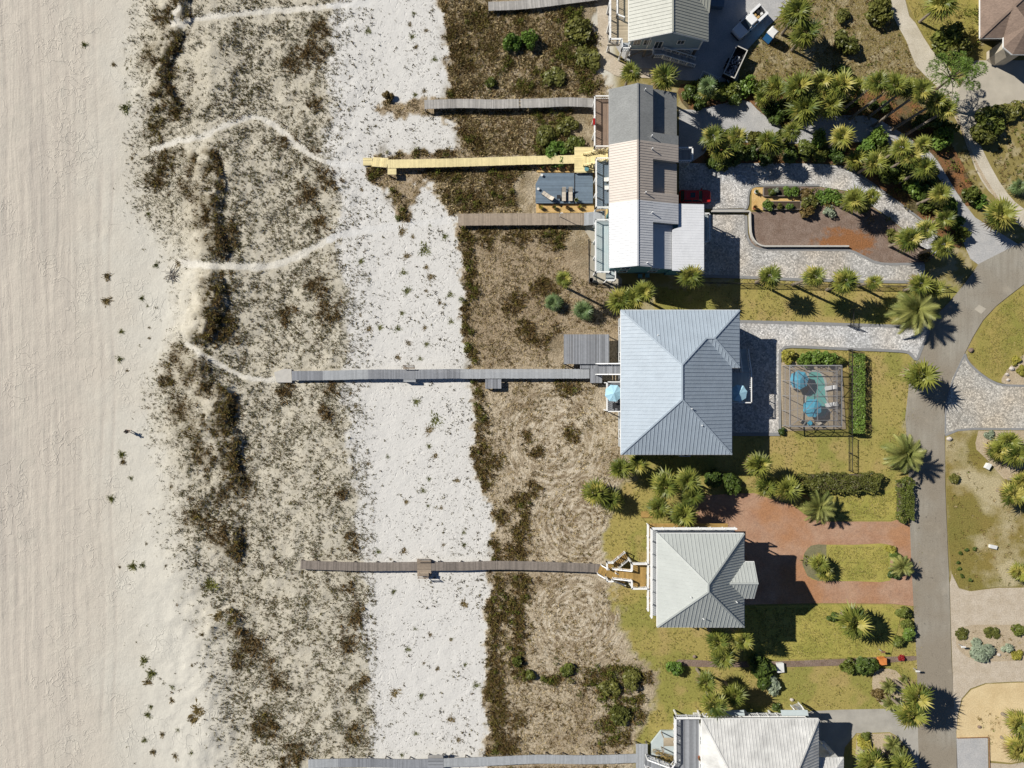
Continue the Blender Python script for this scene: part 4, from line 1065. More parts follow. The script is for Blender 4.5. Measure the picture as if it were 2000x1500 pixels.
def fascia(parent, lines, mat='white', h=0.22):
    for p, q in lines:
        p, q = Vector(p) - Vector((0, 0, 0.16)), Vector(q) - Vector((0, 0, 0.16))
        MB().bar(p, q, 0.10, h).build('fascia', M[mat], parent)

def walls(parent, x0, x1, y0, y1, z0, z1, mat, name='wall'):
    return MB().box((x0, y0, z0), (x1, y1, z1)).build(name, M[mat], parent)

def gable_wall(parent, x0, x1, xr, y, z1, zr, mat, th=0.2):
    return MB().add([(x0, y, z1), (x1, y, z1), (xr, y, zr), (x0, y + th, z1), (x1, y + th, z1), (xr, y + th, zr)], [(0, 1, 2), (5, 4, 3), (0, 3, 4, 1), (1, 4, 5, 2), (2, 5, 3, 0)]).build('gable', M[mat], parent)

def window(parent, c, n, w, h, door=False):
    """window on a wall: c centre, n 'x+' 'x-' 'y+' 'y-' the side it faces"""
    cx, cy, cz = c
    s = 1 if n[1] == '+' else -1
    def place(mb, a0, a1, b0, b1, t0, t1):
        if n[0] == 'x': mb.box((cx + s * t0, cy + a0, cz + b0), (cx + s * t1, cy + a1, cz + b1))
        else: mb.box((cx + a0, cy + s * t0, cz + b0), (cx + a1, cy + s * t1, cz + b1))
    g = MB(); place(g, -w / 2, w / 2, -h / 2, h / 2, -0.05, 0.02)
    win = g.build('door' if door else 'window', M['glass'], parent)
    f = MB(); t = 0.09
    place(f, -w / 2 - t, -w / 2, -h / 2 - t, h / 2 + t, -0.02, 0.07); place(f, w / 2, w / 2 + t, -h / 2 - t, h / 2 + t, -0.02, 0.07)
    place(f, -w / 2, w / 2, h / 2, h / 2 + t, -0.02, 0.065); place(f, -w / 2, w / 2, -h / 2 - t, -h / 2, -0.02, 0.065)
    place(f, -0.025, 0.025, -h / 2, h / 2, 0.0, 0.05)
    f.build('frame', M['white'], win)
    return win

def window_rows(parent, x0, x1, y0, y1, zs, sides='x-x+y-y+', w=1.1, h=1.3, step=2.6):
    for side in [sides[i:i + 2] for i in range(0, len(sides), 2)]:
        a0, a1 = (y0, y1) if side[0] == 'x' else (x0, x1)
        n = max(1, int((a1 - a0 - 1.0) / step))
        for z in zs:
            for i in range(n):
                a = a0 + (a1 - a0) * (i + 0.5) / n
                c = ((x0 if side == 'x-' else x1), a, z) if side[0] == 'x' else (a, (y0 if side == 'y-' else y1), z)
                window(parent, c, side, w, h)

def boards(parent, x0, x1, y0, y1, z, mat, run='x', bw=0.15, th=0.06, name='deck_boards', top=False):
    """a rectangle of boards; run = the direction the boards run"""
    mb = MB(); x0, x1 = sorted((x0, x1)); y0, y1 = sorted((y0, y1))
    a0, a1 = (y0, y1) if run == 'x' else (x0, x1)
    n = max(1, int(round((a1 - a0) / bw))); s = (a1 - a0) / n
    for i in range(n):
        p, q = a0 + i * s + 0.006, a0 + (i + 1) * s - 0.006
        dz = RNG.uniform(-0.004, 0.004); t = float(RNG.uniform(0, 1))
        if run == 'x': mb.box((x0, p, z - th + dz), (x1, q, z + dz), t)
        else: mb.box((p, y0, z - th + dz), (q, y1, z + dz), t)
    o = mb.build(name, M[mat], parent)
    o['kind'] = 'stuff'
    return o

def posts(parent, pts, z0, z1, mat='under', s=0.15, name='post'):
    for x, y in pts:
        MB().box((x - s / 2, y - s / 2, z0), (x + s / 2, y + s / 2, z1)).build(name, M[mat], parent)

def railing(parent, pts, mat='white', h=1.05, post=1.7, bal=0.26, cap=0.14, name='railing'):
    """railing along 3-D points at floor level"""
    mb = MB()
    for i in range(len(pts) - 1):
        p, q = Vector(pts[i]), Vector(pts[i + 1])
        L = (q - p).length
        up = Vector((0, 0, h))
        mb.bar(p + up, q + up, cap, 0.06); mb.bar(p + up * 0.14, q + up * 0.14, 0.05, 0.05)
        n = max(1, int(round(L / post)))
        for k in range(n + 1):
            c = p + (q - p) * k / n
            mb.box((c.x - 0.06, c.y - 0.06, c.z - 0.1), (c.x + 0.06, c.y + 0.06, c.z + h + 0.08))
        nb = int(L / bal)
        for k in range(1, nb):
            c = p + (q - p) * k / nb
            mb.box((c.x - 0.018, c.y - 0.018, c.z + h * 0.14), (c.x + 0.018, c.y + 0.018, c.z + h))
    return mb.build(name, M[mat], parent)

def stairs(parent, p, q, width, mat, n=None, rails=True, railmat='white'):
    """a flight between two 3-D points (centre line of the nosings)"""
    p, q = Vector(p), Vector(q)
    n = n or max(3, int(round(abs(q.z - p.z) / 0.18)))
    d = Vector((q.x - p.x, q.y - p.y, 0)); run = d.length; d.normalize()
    e = Vector((-d.y, d.x, 0))
    fl = MB()
    for i in range(n):
        c = p + (q - p) * (i + 0.5) / n
        a = c - d * run / n * 0.52; b = c + d * run / n * 0.52
        fl.bar(a, b, width, 0.05, tint=float(RNG.uniform(0, 1)))
    st = fl.build('stair_treads', M[mat], parent); st['kind'] = 'stuff'
    for s in (-1, 1):
        o = e * s * (width / 2 + 0.04)
        MB().bar(p + o - Vector((0, 0, 0.14)), q + o - Vector((0, 0, 0.14)), 0.06, 0.28).build('stringer', M[mat], st)
        if rails: railing(st, [p + o, q + o], railmat, 0.95, 1.6, 0.3)

def vent_pipe(parent, p, h=0.55, mat='white'):
    MB().tube([p, (p[0], p[1], p[2] + h)], 0.075, 8).build('vent_pipe', M[mat], parent)

# ------------------------------------------------------------------ blue-grey hip-roofed house (centre)
def house_blue():
    t = empty('beach_house', (22.5, 0, 0)); t.matrix_world = Matrix()
    t.location = (0, 0, 0)
    ze, m = 6.8, 0.447
    xw, xe, yn, ys, x2 = 14.95, 30.18, 10.15, -9.67, 31.24
    xr = (xw + xe) / 2; run = xr - xw; zr = ze + run * m
    rn, rs = (xr, yn - run, zr), (xr, ys + run, zr)
    yw = 2.25; hw = (yn - yw) / 2; zw = ze + hw * m
    w2, w1 = (xe - hw, yw + hw, zw), (x2 - hw, yw + hw, zw)
    NW, SW, SE, NE = (xw, yn, ze), (xw, ys, ze), (xe, ys, ze), (x2, yn, ze)
    A, B = (xe, yw, ze), (x2, yw, ze)
    mt = 'roof_blue'
    for pts in ([NW, SW, rs, rn], [SW, SE, rs], [NW, rn, w2, w1, NE], [rn, rs, SE, A, w2], [w2, A, B, w1], [w1, B, NE]):
        roof_plane(t, pts, mt, 0.5)
    caps(t, [(rn, rs), (NW, rn), (SW, rs), (SE, rs), (rn, w2), (w2, w1), (NE, w1), (B, w1)], mt)
    fascia(t, [(NW, SW), (SW, SE), (SE, A), (A, B), (B, NE), (NE, NW)], 'white')
    walls(t, xw + 0.6, xe - 0.6, ys + 0.6, yn - 0.6, 0, ze - 0.12, 'siding_grey')
    walls(t, xe - 0.6, x2 - 0.6, yw + 0.6, yn - 0.6, 0, ze - 0.125, 'siding_grey')
    window_rows(t, xw + 0.6, xe - 0.6, ys + 0.6, yn - 0.6, (1.6, 4.8), 'x-y-y+', step=3.0)
    window_rows(t, xw + 0.6, xe - 0.6, ys + 0.6, yw, (1.6, 4.8), 'x+', step=3.2)
    vent_pipe(t, (xr + 1.4, -3.3, zr - 1.4 * m - 0.1), 0.4)
    vent_pipe(t, (19.7, 6.6, ze + (yn - 6.6) * m - 0.1), 0.3)
    vent_pipe(t, (25.6, -5.6, zr - 1.6 - 0.1), 0.35)
    # west balcony, with its umbrella kept apart
    zd = 3.4
    x0, y0, _ = W(1184, 803, zd); y1 = W(1184, 746, zd)[1]
    boards(t, x0, xw + 0.55, y0, y1, zd, 'wood_slate', 'y')
    railing(t, [(xw + 0.5, y1, zd), (x0, y1, zd), (x0, y0, zd), (xw + 0.5, y0, zd)])
    posts(t, [(x0 + .1, y0 + .1), (x0 + .1, y1 - .1)], 0, zd, 'white')
    stairs(t, (W(1163, 721, 1.1)[0], W(1163, 721, 1.1)[1], 1.1), (xw + 0.4, W(1163, 721, 1.1)[1] * 0.985, zd), 1.45, 'wood_slate')
    # east balconies and stair
    zb = 3.4
    xb = W(1463, 768, zb)[0]; ya, yb = W(1463, 722, zb)[1], W(1463, 786, zb)[1]
    boards(t, xe - 0.6, xb, yb, ya - 0.4, zb, 'deck_pale', 'y')
    railing(t, [(xe - 0.5, yb, zb), (xb, yb, zb), (xb, ya - 0.4, zb)])
    posts(t, [(xb - .1, yb + .1), (xb - .1, ya - .5)], 0, zb, 'white')
    stairs(t, (xb - 0.6, ya - 0.3, zb), (xb - 0.4, ya + 3.0, 1.4), 1.2, 'deck_pale')
    # cooling unit on a stand at the south wall
    u = MB().box((24.0, ys - 0.75, 2.2), (25.6, ys + 0.62, 2.35)).build('equipment_platform', M['white'], t)
    posts(u, [(24.1, ys - 0.65), (25.5, ys - 0.65)], 0, 2.2, 'white', 0.12)
    tag(t, 'large house with a blue-grey seamed metal hip roof in the centre of the row', 'house')
    a = empty('air_conditioner', (24.75, ys - 0.22, 2.351))
    MB().box((-0.45, -0.42, 0), (0.45, 0.42, 0.85)).build('casing', M['trim'], a)
    MB().tube([(0, 0, 0.852), (0, 0, 0.90)], 0.34, 16).build('fan_grille', M['dark'], a)
    tag(a, 'grey air conditioner on a white stand by the blue-roofed house', 'air conditioner')
house_blue()

# ------------------------------------------------------------------ sage hip-roofed house (lower centre)
def rail_px(parent, pts, z, **k):
    return railing(parent, [W(x, y, z) for x, y in pts], **k)

def house_sage():
    t = empty('beach_house')
    ze, m = 9.6, 0.66
    xw, xe, yn, ys = 19.37, 30.99, -19.95, -32.46
    xr = (xw + xe) / 2; run = xr - xw; zr = ze + run * m
    rn, rs = (xr, yn - run, zr), (xr, ys + run, zr)
    NW, SW, SE, NE = (xw, yn, ze), (xw, ys, ze), (xe, ys, ze), (xe, yn, ze)
    yc, hw, xo = -26.18, 2.43, 32.35
    zw = ze + hw * m
    v0 = (xe - hw, yc, zw); g1 = (xo, yc, zw)
    gn, gs = (xe, yc + hw, ze), (xe, yc - hw, ze)
    on, os_ = (xo, yc + hw, ze), (xo, yc - hw, ze)
    mt = 'roof_sage'
    roof_plane(t, [NW, SW, rs, rn], mt, 0.5, w=0.04, h=0.03)
    roof_plane(t, [NW, rn, NE], mt, 0.5); roof_plane(t, [SW, SE, rs], mt, 0.5)
    roof_plane(t, [rn, rs, SE, gs, v0, gn, NE], mt, 0.36)
    roof_plane(t, [v0, g1, on, gn], mt, 0.46); roof_plane(t, [v0, gs, os_, g1], mt, 0.46)
    caps(t, [(rn, rs), (NW, rn), (SW, rs), (SE, rs), (NE, rn), (v0, g1)], mt)
    fascia(t, [(NW, SW), (SW, SE), (SE, gs), (gn, NE), (NE, NW), (os_, gs), (gn, on)], 'white')
    MB().add([(xo - 0.35, yc + hw - .2, ze), (xo - 0.35, yc - hw + .2, ze), (xo - 0.35, yc, zw - 0.2), (xo - 0.5, yc + hw - .2, ze), (xo - 0.5, yc - hw + .2, ze), (xo - 0.5, yc, zw - 0.2)],
             [(0, 1, 2), (5, 4, 3), (0, 3, 4, 1), (1, 4, 5, 2), (2, 5, 3, 0)]).build('gable', M['siding_white'], t)
    walls(t, xw + 1.4, xe - 0.5, ys + 0.5, yn - 1.2, 3.0, ze - 0.12, 'siding_white')
    walls(t, xe - 0.5, xo - 0.5, yc - hw + 0.3, yc + hw - 0.3, 3.0, ze - 0.13, 'siding_white')
    walls(t, xw + 2.2, xe - 1.0, ys + 1.0, yn - 2.0, 0, 3.0, 'under', 'lower_wall')
    window_rows(t, xw + 1.4, xe - 0.5, ys + 0.5, yn - 1.2, (4.9, 7.9), 'x-y-y+', step=2.4)
    posts(t, [(x, y) for x in (xw + 0.5, xe - 0.6) for y in np.linspace(ys + 0.6, yn - 0.6, 5)], 0, 3.0, 'white', 0.25)
    # porches at two levels, west and north
    for z, o, bm in ((6.3, 0.30, 'wood_pale'), (3.2, 0.2, 'wood_tan')):
        boards(t, xw - o, xw + 1.4, ys + 0.5, yn + o * 0.6, z, bm, 'y')
        boards(t, xw + 1.41, xe - 0.3, yn - 1.2, yn + o * 0.6, z, bm, 'x')
        railing(t, [(xw - o, ys + 0.5, z), (xw - o, yn + o * 0.6, z)] + ([(xe - 0.3, yn + o * 0.6, z)] if z > 5 else []), cap=0.26)
    posts(t, [(xw + 0.7, y) for y in np.linspace(ys + 0.6, yn - 0.7, 6)] + [(x, yn - 0.8) for x in np.linspace(xw + 2, xe - 0.6, 4)], 0, ze - 0.1, 'white', 0.16, 'porch_post')
    # braces at the north porch
    MB().box((xw - 0.5, yn + 0.4, 0.0), (xw + 2.4, yn + 1.3, 0.12)).build('garden_frame', M['wood_tan'], t)
    # west deck and the stair down to the boardwalk
    zd = 3.4
    xd0, yd0, _ = W(1232, 1146, zd); xd1, yd1, _ = W(1277, 1098, zd)
    boards(t, xd0, xw - 0.36, yd0, yd1, zd, 'wood_tan', 'y', 0.17)
    ym = W(1232, 1122, zd)[1]
    railing(t, [(xw - 0.4, yd1, zd), (xd0, yd1, zd), (xd0, ym + 0.75, zd)], cap=0.24)
    railing(t, [(xd0, ym - 0.75, zd), (xd0, yd0, zd), (xw - 0.4, yd0, zd)], cap=0.24)
    posts(t, [(xd0 + .1, yd0 + .1), (xd0 + .1, yd1 - .1)], 0, zd, 'white', 0.2)
    zl = 1.9
    xl0, yl0, _ = W(1184, 1132, zl); xl1, yl1, _ = W(1196, 1096, zl)
    boards(t, xl0, xl1, yl0, yl1, zl, 'wood_tan', 'y', 0.17)
    stairs(t, (xl1, ym - 0.1, zl), (xd0, ym, zd), 1.3, 'wood_tan')
    railing(t, [(xl1, yl1, zl), (xl0, yl1, zl), (xl0, ym + 0.55, zl)], cap=0.2)
    railing(t, [(xl0, ym - 0.75, zl), (xl0, yl0, zl), (xl1, yl0, zl)], cap=0.2)
    xs, ysb, _ = W(1170, 1110, 1.0)
    stairs(t, (xs, ysb, 1.0), (xl0, ym - 0.1, zl), 1.3, 'wood_tan')
    # two side flights from the landing to the sand
    stairs(t, (xl1 + 2.2, yl1 + 0.55, 0.35), (xl1 + 0.1, yl1 - 0.6, zl), 1.1, 'wood_tan')
    stairs(t, (xl1 + 2.2, yl0 - 0.5, 0.35), (xl1 + 0.1, yl0 + 0.6, zl), 1.1, 'wood_tan')
    vent_pipe(t, W(1373, 1208, 11.0), 0.4); vent_pipe(t, W(1438, 1175, 10.6), 0.4); vent_pipe(t, W(1349, 1166, 12.3), 0.25)
    tag(t, 'tall house with a pale sage hip roof and white porches beside the red drive', 'house')
house_sage()

# ------------------------------------------------------------------ row of three joined units (upper centre)
def row_units():
    t = empty('row_house')
    zr, zw, xr, xw, xe = 9.3, 7.2, 16.83, 13.30, 22.8
    yN, yA, yB, yS = 40.3, 32.73, 24.67, 15.83
    mw = (zr - zw) / (xr - xw); me_ = 2.3 / (xe - xr)
    xi = 19.04; zi = zr - (xi - xr) * me_; ze = zr - 2.3; dr = 1.0
    units = [('shingle_grey', yN, yA, False, 0), ('roof_tan', yA, yB, True, 0.36), ('roof_white', yB, yS, True, 0.34)]
    ins = [(yN, 34.0), (30.4, 25.9), (21.9, yS)]     # dropped lengths of the east slope
    for (mt, y1, y0, rib, sp), (i1, i0) in zip(units, ins):
        roof_plane(t, [(xw, y1, zw), (xw, y0, zw), (xr, y0, zr), (xr, y1, zr)], mt, sp or 0.4, rib=rib)
        roof_plane(t, [(xr, y1, zr), (xr, y0, zr), (xi, y0, zi), (xi, y1, zi)], mt, sp or 0.4, rib=rib)
        for a, b, low in ((y1, i1, 0), (i1, i0, dr), (i0, y0, 0)):
            if a - b < 0.05: continue
            x1 = xe
            if mt == 'roof_white' and low: x1 = 22.2
            roof_plane(t, [(xi, a, zi - low), (xi, b, zi - low), (x1, b, zi - low - (x1 - xi) * me_), (x1, a, zi - low - (x1 - xi) * me_)], mt, sp or 0.4, rib=rib, th=0.14 if low else 0.2, h=0.03)
            if low:
                MB().box((xi - 0.1, b, zi - low - 0.05), (xi - 0.002, a, zi - 0.15)).build('wall_step', M['siding_sand'], t)
            else:   # cheeks under the raised lengths
                for yy in (a, b):
                    if abs(yy - i0) < 1e-6 or abs(yy - i1) < 1e-6:
                        s = -0.06 if yy == a else 0.06
                        MB().add([(xi, yy + s, zi - .2), (xe - .2, yy + s, ze - .2), (xe - .2, yy + s, ze - 1.1), (xi, yy + s, zi - 1.1)], [(0, 1, 2, 3)]).build('cheek', M['siding_sand'], t)
    caps(t, [((xr, yN, zr), (xr, yA, zr))], 'shingle_grey'); caps(t, [((xr, yA, zr), (xr, yB, zr))], 'roof_tan'); caps(t, [((xr, yB, zr), (xr, yS, zr))], 'roof_white')
    fascia(t, [((xw, yN, zw), (xw, yS, zw))], 'trim')
    for (y1, y0, mt) in ((yN - 0.4, yA, 'siding_sand'), (yA, yB, 'siding_yellow'), (yB, yS + 0.4, 'siding_teal')):
        walls(t, xw + 0.5, xe - 0.5, y0, y1, 0, 5.7, mt)
        MB().add([(x, y, z) for y in (y1, y0) for x, z in ((xw + .5, 5.7), (xw + .5, zw - .05), (xr, zr - .25), (xi, zi - .3), (xi, 5.7))],
                 [(0, 1, 2, 3, 4), (9, 8, 7, 6, 5), (0, 5, 6, 1), (3, 8, 9, 4), (1, 6, 7, 2), (2, 7, 8, 3)]).build('upper_wall', M[mt], t)
        window_rows(t, xw + 0.5, xe - 0.5, y0 + 0.3, y1 - 0.3, (4.7,), 'x-x+', 1.3, 1.8, 2.2)
    window_rows(t, xw + 0.5, xe - 0.5, yS + 0.4, yS + 5, (2.0, 4.6), 'y-', 1.1, 1.2, 2.6)
    # flat-roofed wing of the white unit
    a0, a1, b0, b1 = 22.05, 26.5, 15.6, 24.8
    roof_plane(t, [(a0, b0, 6.62), (a1, b0, 6.25), (a1, b1, 6.25), (22.85, b1, 6.555), (22.85, 21.6, 6.555), (a0, 21.2, 6.62)], 'roof_wing', 0.36, h=0.02)
    fascia(t, [((a1, b0, 6.25), (a1, b1, 6.25))], 'trim')
    walls(t, 22.31, a1 - 0.35, b0 + 0.35, b1 - 0.35, 0, 6.05, 'siding_teal', 'wing_wall')
    window_rows(t, 22.31, a1 - 0.35, b0 + 0.35, b1 - 0.35, (4.6,), 'x+y-', 1.2, 1.3, 2.4)
    zb = 3.3
    boards(t, a1 - 0.34, a1 + 1.3, 20.0, b1 - 0.8, zb, 'deck_pale', 'y')
    railing(t, [(a1 - 0.3, b1 - 0.8, zb), (a1 + 1.3, b1 - 0.8, zb), (a1 + 1.3, 20.0, zb), (a1 - 0.3, 20.0, zb)])
    posts(t, [(a1 + 1.2, 20.1), (a1 + 1.2, b1 - 0.9)], 0, zb, 'white')
    # west decks
    for (y1p, y0p, x0p, mt) in ((193, 290, 1160, 'deck_brown'), (313, 408, 1163, 'wood_blue'), (432, 533, 1162, 'deck_pale')):
        z = 3.5
        x0, y1, _ = W(x0p, y1p, z); y0 = W(x0p, y0p, z)[1]
        boards(t, x0, xw + 0.5, y0, y1, z, mt, 'y')
        railing(t, [(xw + 0.4, y1, z), (x0, y1, z), (x0, y0, z), (xw + 0.4, y0, z)], cap=0.16)
        posts(t, [(x0 + .15, y) for y in np.linspace(y0 + .15, y1 - .15, 4)], 0, z, 'white', 0.2)
    # small corner deck of the white unit
    x0, y1, _ = W(1183, 529, 3.2); x1, y0, _ = W(1200, 549, 3.2)
    boards(t, x0, x1, y0, y1 + 0.2, 3.2, 'deck_pale', 'y')
    railing(t, [(x0, y0, 3.2), (x1, y0, 3.2), (x1, y1, 3.2)])
    posts(t, [(x0 + .1, y0 + .1), (x1 - .1, y0 + .1)], 0, 3.2, 'white')
    # east landing of the tan unit
    x0, y1, _ = W(1331, 293, 3.0); x1, y0, _ = W(1349, 318, 3.0)
    boards(t, xe - 0.5, x1, y0, y1, 3.0, 'wood_pale', 'y')
    railing(t, [(xe - 0.4, y1, 3.0), (x1, y1, 3.0), (x1, y0, 3.0), (xe - 0.4, y0, 3.0)], cap=0.2)
    posts(t, [(x1 - .1, y0 + .1), (x1 - .1, y1 - .1)], 0, 3.0, 'white')
    # yellow stair up to the tan unit
    p, q = W(1139, 314, 1.15), W(1187, 304, 3.5)
    stairs(t, p, q, 1.55, 'wood_yellow', railmat='wood_yellow')
    # steps of the white unit
    stairs(t, W(1141, 428, 1.0), W(1181, 424, 2.6), 1.7, 'wood_pale', rails=False)
    for x, y, z in ((1259, 177, 8.9), (1272, 267, 8.55), (1273, 292, 8.55), (1260, 377, 8.9), (1273, 416, 8.55), (1263, 514, 8.8)):
        vent_pipe(t, W(x, y, z - 0.1), 0.75)
    tag(t, 'long row house with grey shingle, tan metal and white metal roof sections', 'house')
row_units()

# ------------------------------------------------------------------ raised house at the top edge
def house_green():
    t = empty('beach_house')
    ze, zr, xw, xe, ys, yN = 6.5, 9.1, 16.07, 27.07, 47.25, 62.0
    xr = (xw + xe) / 2; m = (zr - ze) / (xr - xw)
    mt = 'roof_green'
    yc, hw = 54.6, 3.5
    zc = ze + hw * m
    roof_plane(t, [(xw, yN, ze), (xw, ys, ze), (xr, ys, zr), (xr, yN, zr)], mt, 0.5)
    roof_plane(t, [(xr, ys, zr), (xe, ys, ze), (xe, yc - hw, ze), (xe - hw, yc, zc), (xe, yc + hw, ze), (xe, yN, ze), (xr, yN, zr)], mt, 0.42)
    roof_plane(t, [(xe, yc - hw, ze), (xe + 0.15, yc - hw, ze), (xe + 0.15, yc, zc), (xe - hw, yc, zc)], mt, 0.42)
    roof_plane(t, [(xe - hw, yc, zc), (xe + 0.15, yc, zc), (xe + 0.15, yc + hw, ze), (xe, yc + hw, ze)], mt, 0.42)
    caps(t, [((xr, ys, zr), (xr, yN, zr)), ((xe - hw, yc, zc), (xe + .15, yc, zc))], mt)
    fascia(t, [((xw, ys, ze), (xr, ys, zr)), ((xr, ys, zr), (xe, ys, ze)), ((xw, ys, ze), (xw, yN, ze)), ((xe, ys, ze), (xe, yc - hw, ze))], 'white')
    zf = 3.0; yw = ys + 0.55
    walls(t, xw + 0.5, xe - 0.5, yw, yN - 0.5, zf, ze - 0.12, 'siding_blue')
    gable_wall(t, xw + 0.5, xe - 0.5, xr, yw, ze - 0.12, zr - 0.4, 'siding_blue')
    MB().box((xw + 0.4, yw - 0.12, zf - 0.25), (xe - 0.4, yw - 0.003, zf + 0.02)).build('skirt_board', M['white'], t)
    MB().box((xw + 0.4, yw - 0.06, zf), (xw + 0.6, yw + 0.1, ze)).build('corner_board', M['white'], t)
    MB().box((xe - 0.6, yw - 0.06, zf), (xe - 0.4, yw + 0.1, ze)).build('corner_board', M['white'], t)
    MB().box((xw + 3.0, yw - 0.06, zf), (xw + 3.15, yw + 0.02, ze)).build('corner_board', M['white'], t)
    for x in (17.5, 18.9): window(t, (x, yw, 4.9), 'y-', 0.9, 1.5)
    window(t, (20.6, yw, 4.1), 'y-', 0.95, 2.05, True)
    window(t, (23.6, yw, 5.0), 'y-', 0.9, 1.1)
    window_rows(t, xw + 0.5, xe - 0.5, yw + 1, yN - 1, (4.8,), 'x-x+', 1.1, 1.4, 2.6)
    posts(t, [(x, y) for x in np.linspace(xw + 0.7, xe - 0.7, 5) for y in (yw + 0.2, yw + 3.4, yw + 7)], 0, zf, 'under', 0.3, 'piling')
    mb = MB()
    for x in (17.2, 19.6): mb.bar((x, yw + 0.1, 0.3), (x + 2.3, yw + 0.1, 2.8), 0.08, 0.2)
    mb.build('cross_brace', M['under'], t)
    walls(t, xw + 2.5, xe - 3, yw + 3.6, yN - 1, 0, zf - 0.2, 'under', 'lower_wall')
    # west deck with white railing
    zd = 3.2
    x0, y0, _ = W(1190, 83, zd)
    boards(t, x0, xw + 0.5, y0, yN - 2, zd, 'deck_sand', 'x', 0.15)
    railing(t, [(x0, yN - 2, zd), (x0, y0, zd), (W(1211, 83, zd)[0], y0, zd)], cap=0.24, h=1.1)
    MB().box((x0 - 0.25, y0 - 0.3, zd - 0.45), (x0 + 1.5, y0 - 0.06, zd + 0.1)).build('deck_fascia', M['siding_sand'], t)
    posts(t, [(x0 + .1, y) for y in np.linspace(y0 + .15, yN - 2.2, 5)], 0, zd - 0.06, 'white', 0.25)
    xb0, yb0, _ = W(1213, 104, zd); xb1 = W(1229, 104, zd)[0]
    boards(t, xb0, xb1, yb0 + 0.3, y0 - 0.01, zd - 0.03, 'wood_pale', 'y')
    railing(t, [(xb0, y0, zd), (xb0, yb0 + 0.3, zd), (xb1, yb0 + 0.3, zd), (xb1, y0 - 0.1, zd)])
    posts(t, [(xb0 + .1, yb0 + .4), (xb1 - .1, yb0 + .4)], 0, zd - 0.1, 'white', 0.2)
    rail2 = [(x0 + 1.0, yN - 2, zd), (x0 + 1.0, W(1200, 35, zd)[1], zd), (x0 + 2.0, W(1200, 35, zd)[1] - 0.4, zd)]
    railing(t, rail2, cap=0.2)
    # two flights along the south wall
    boards(t, 20.0, 21.4, yw - 1.3, yw - 0.13, 2.9, 'wood_pale', 'x')
    stairs(t, (21.4, yw - 0.75, 2.9), (26.6, yw - 1.0, 0.3), 1.0, 'wood_pale')
    railing(t, [(20.0, yw - 0.2, 2.9), (20.0, yw - 1.3, 2.9), (21.4, yw - 1.3, 2.9)])
    stairs(t, (22.6, yw + 1.2, 2.8), (26.2, yw + 0.9, 0.3), 0.9, 'wood_pale')
    tag(t, 'raised house on pilings with sage green metal gable roof at the top edge', 'house')
house_green()

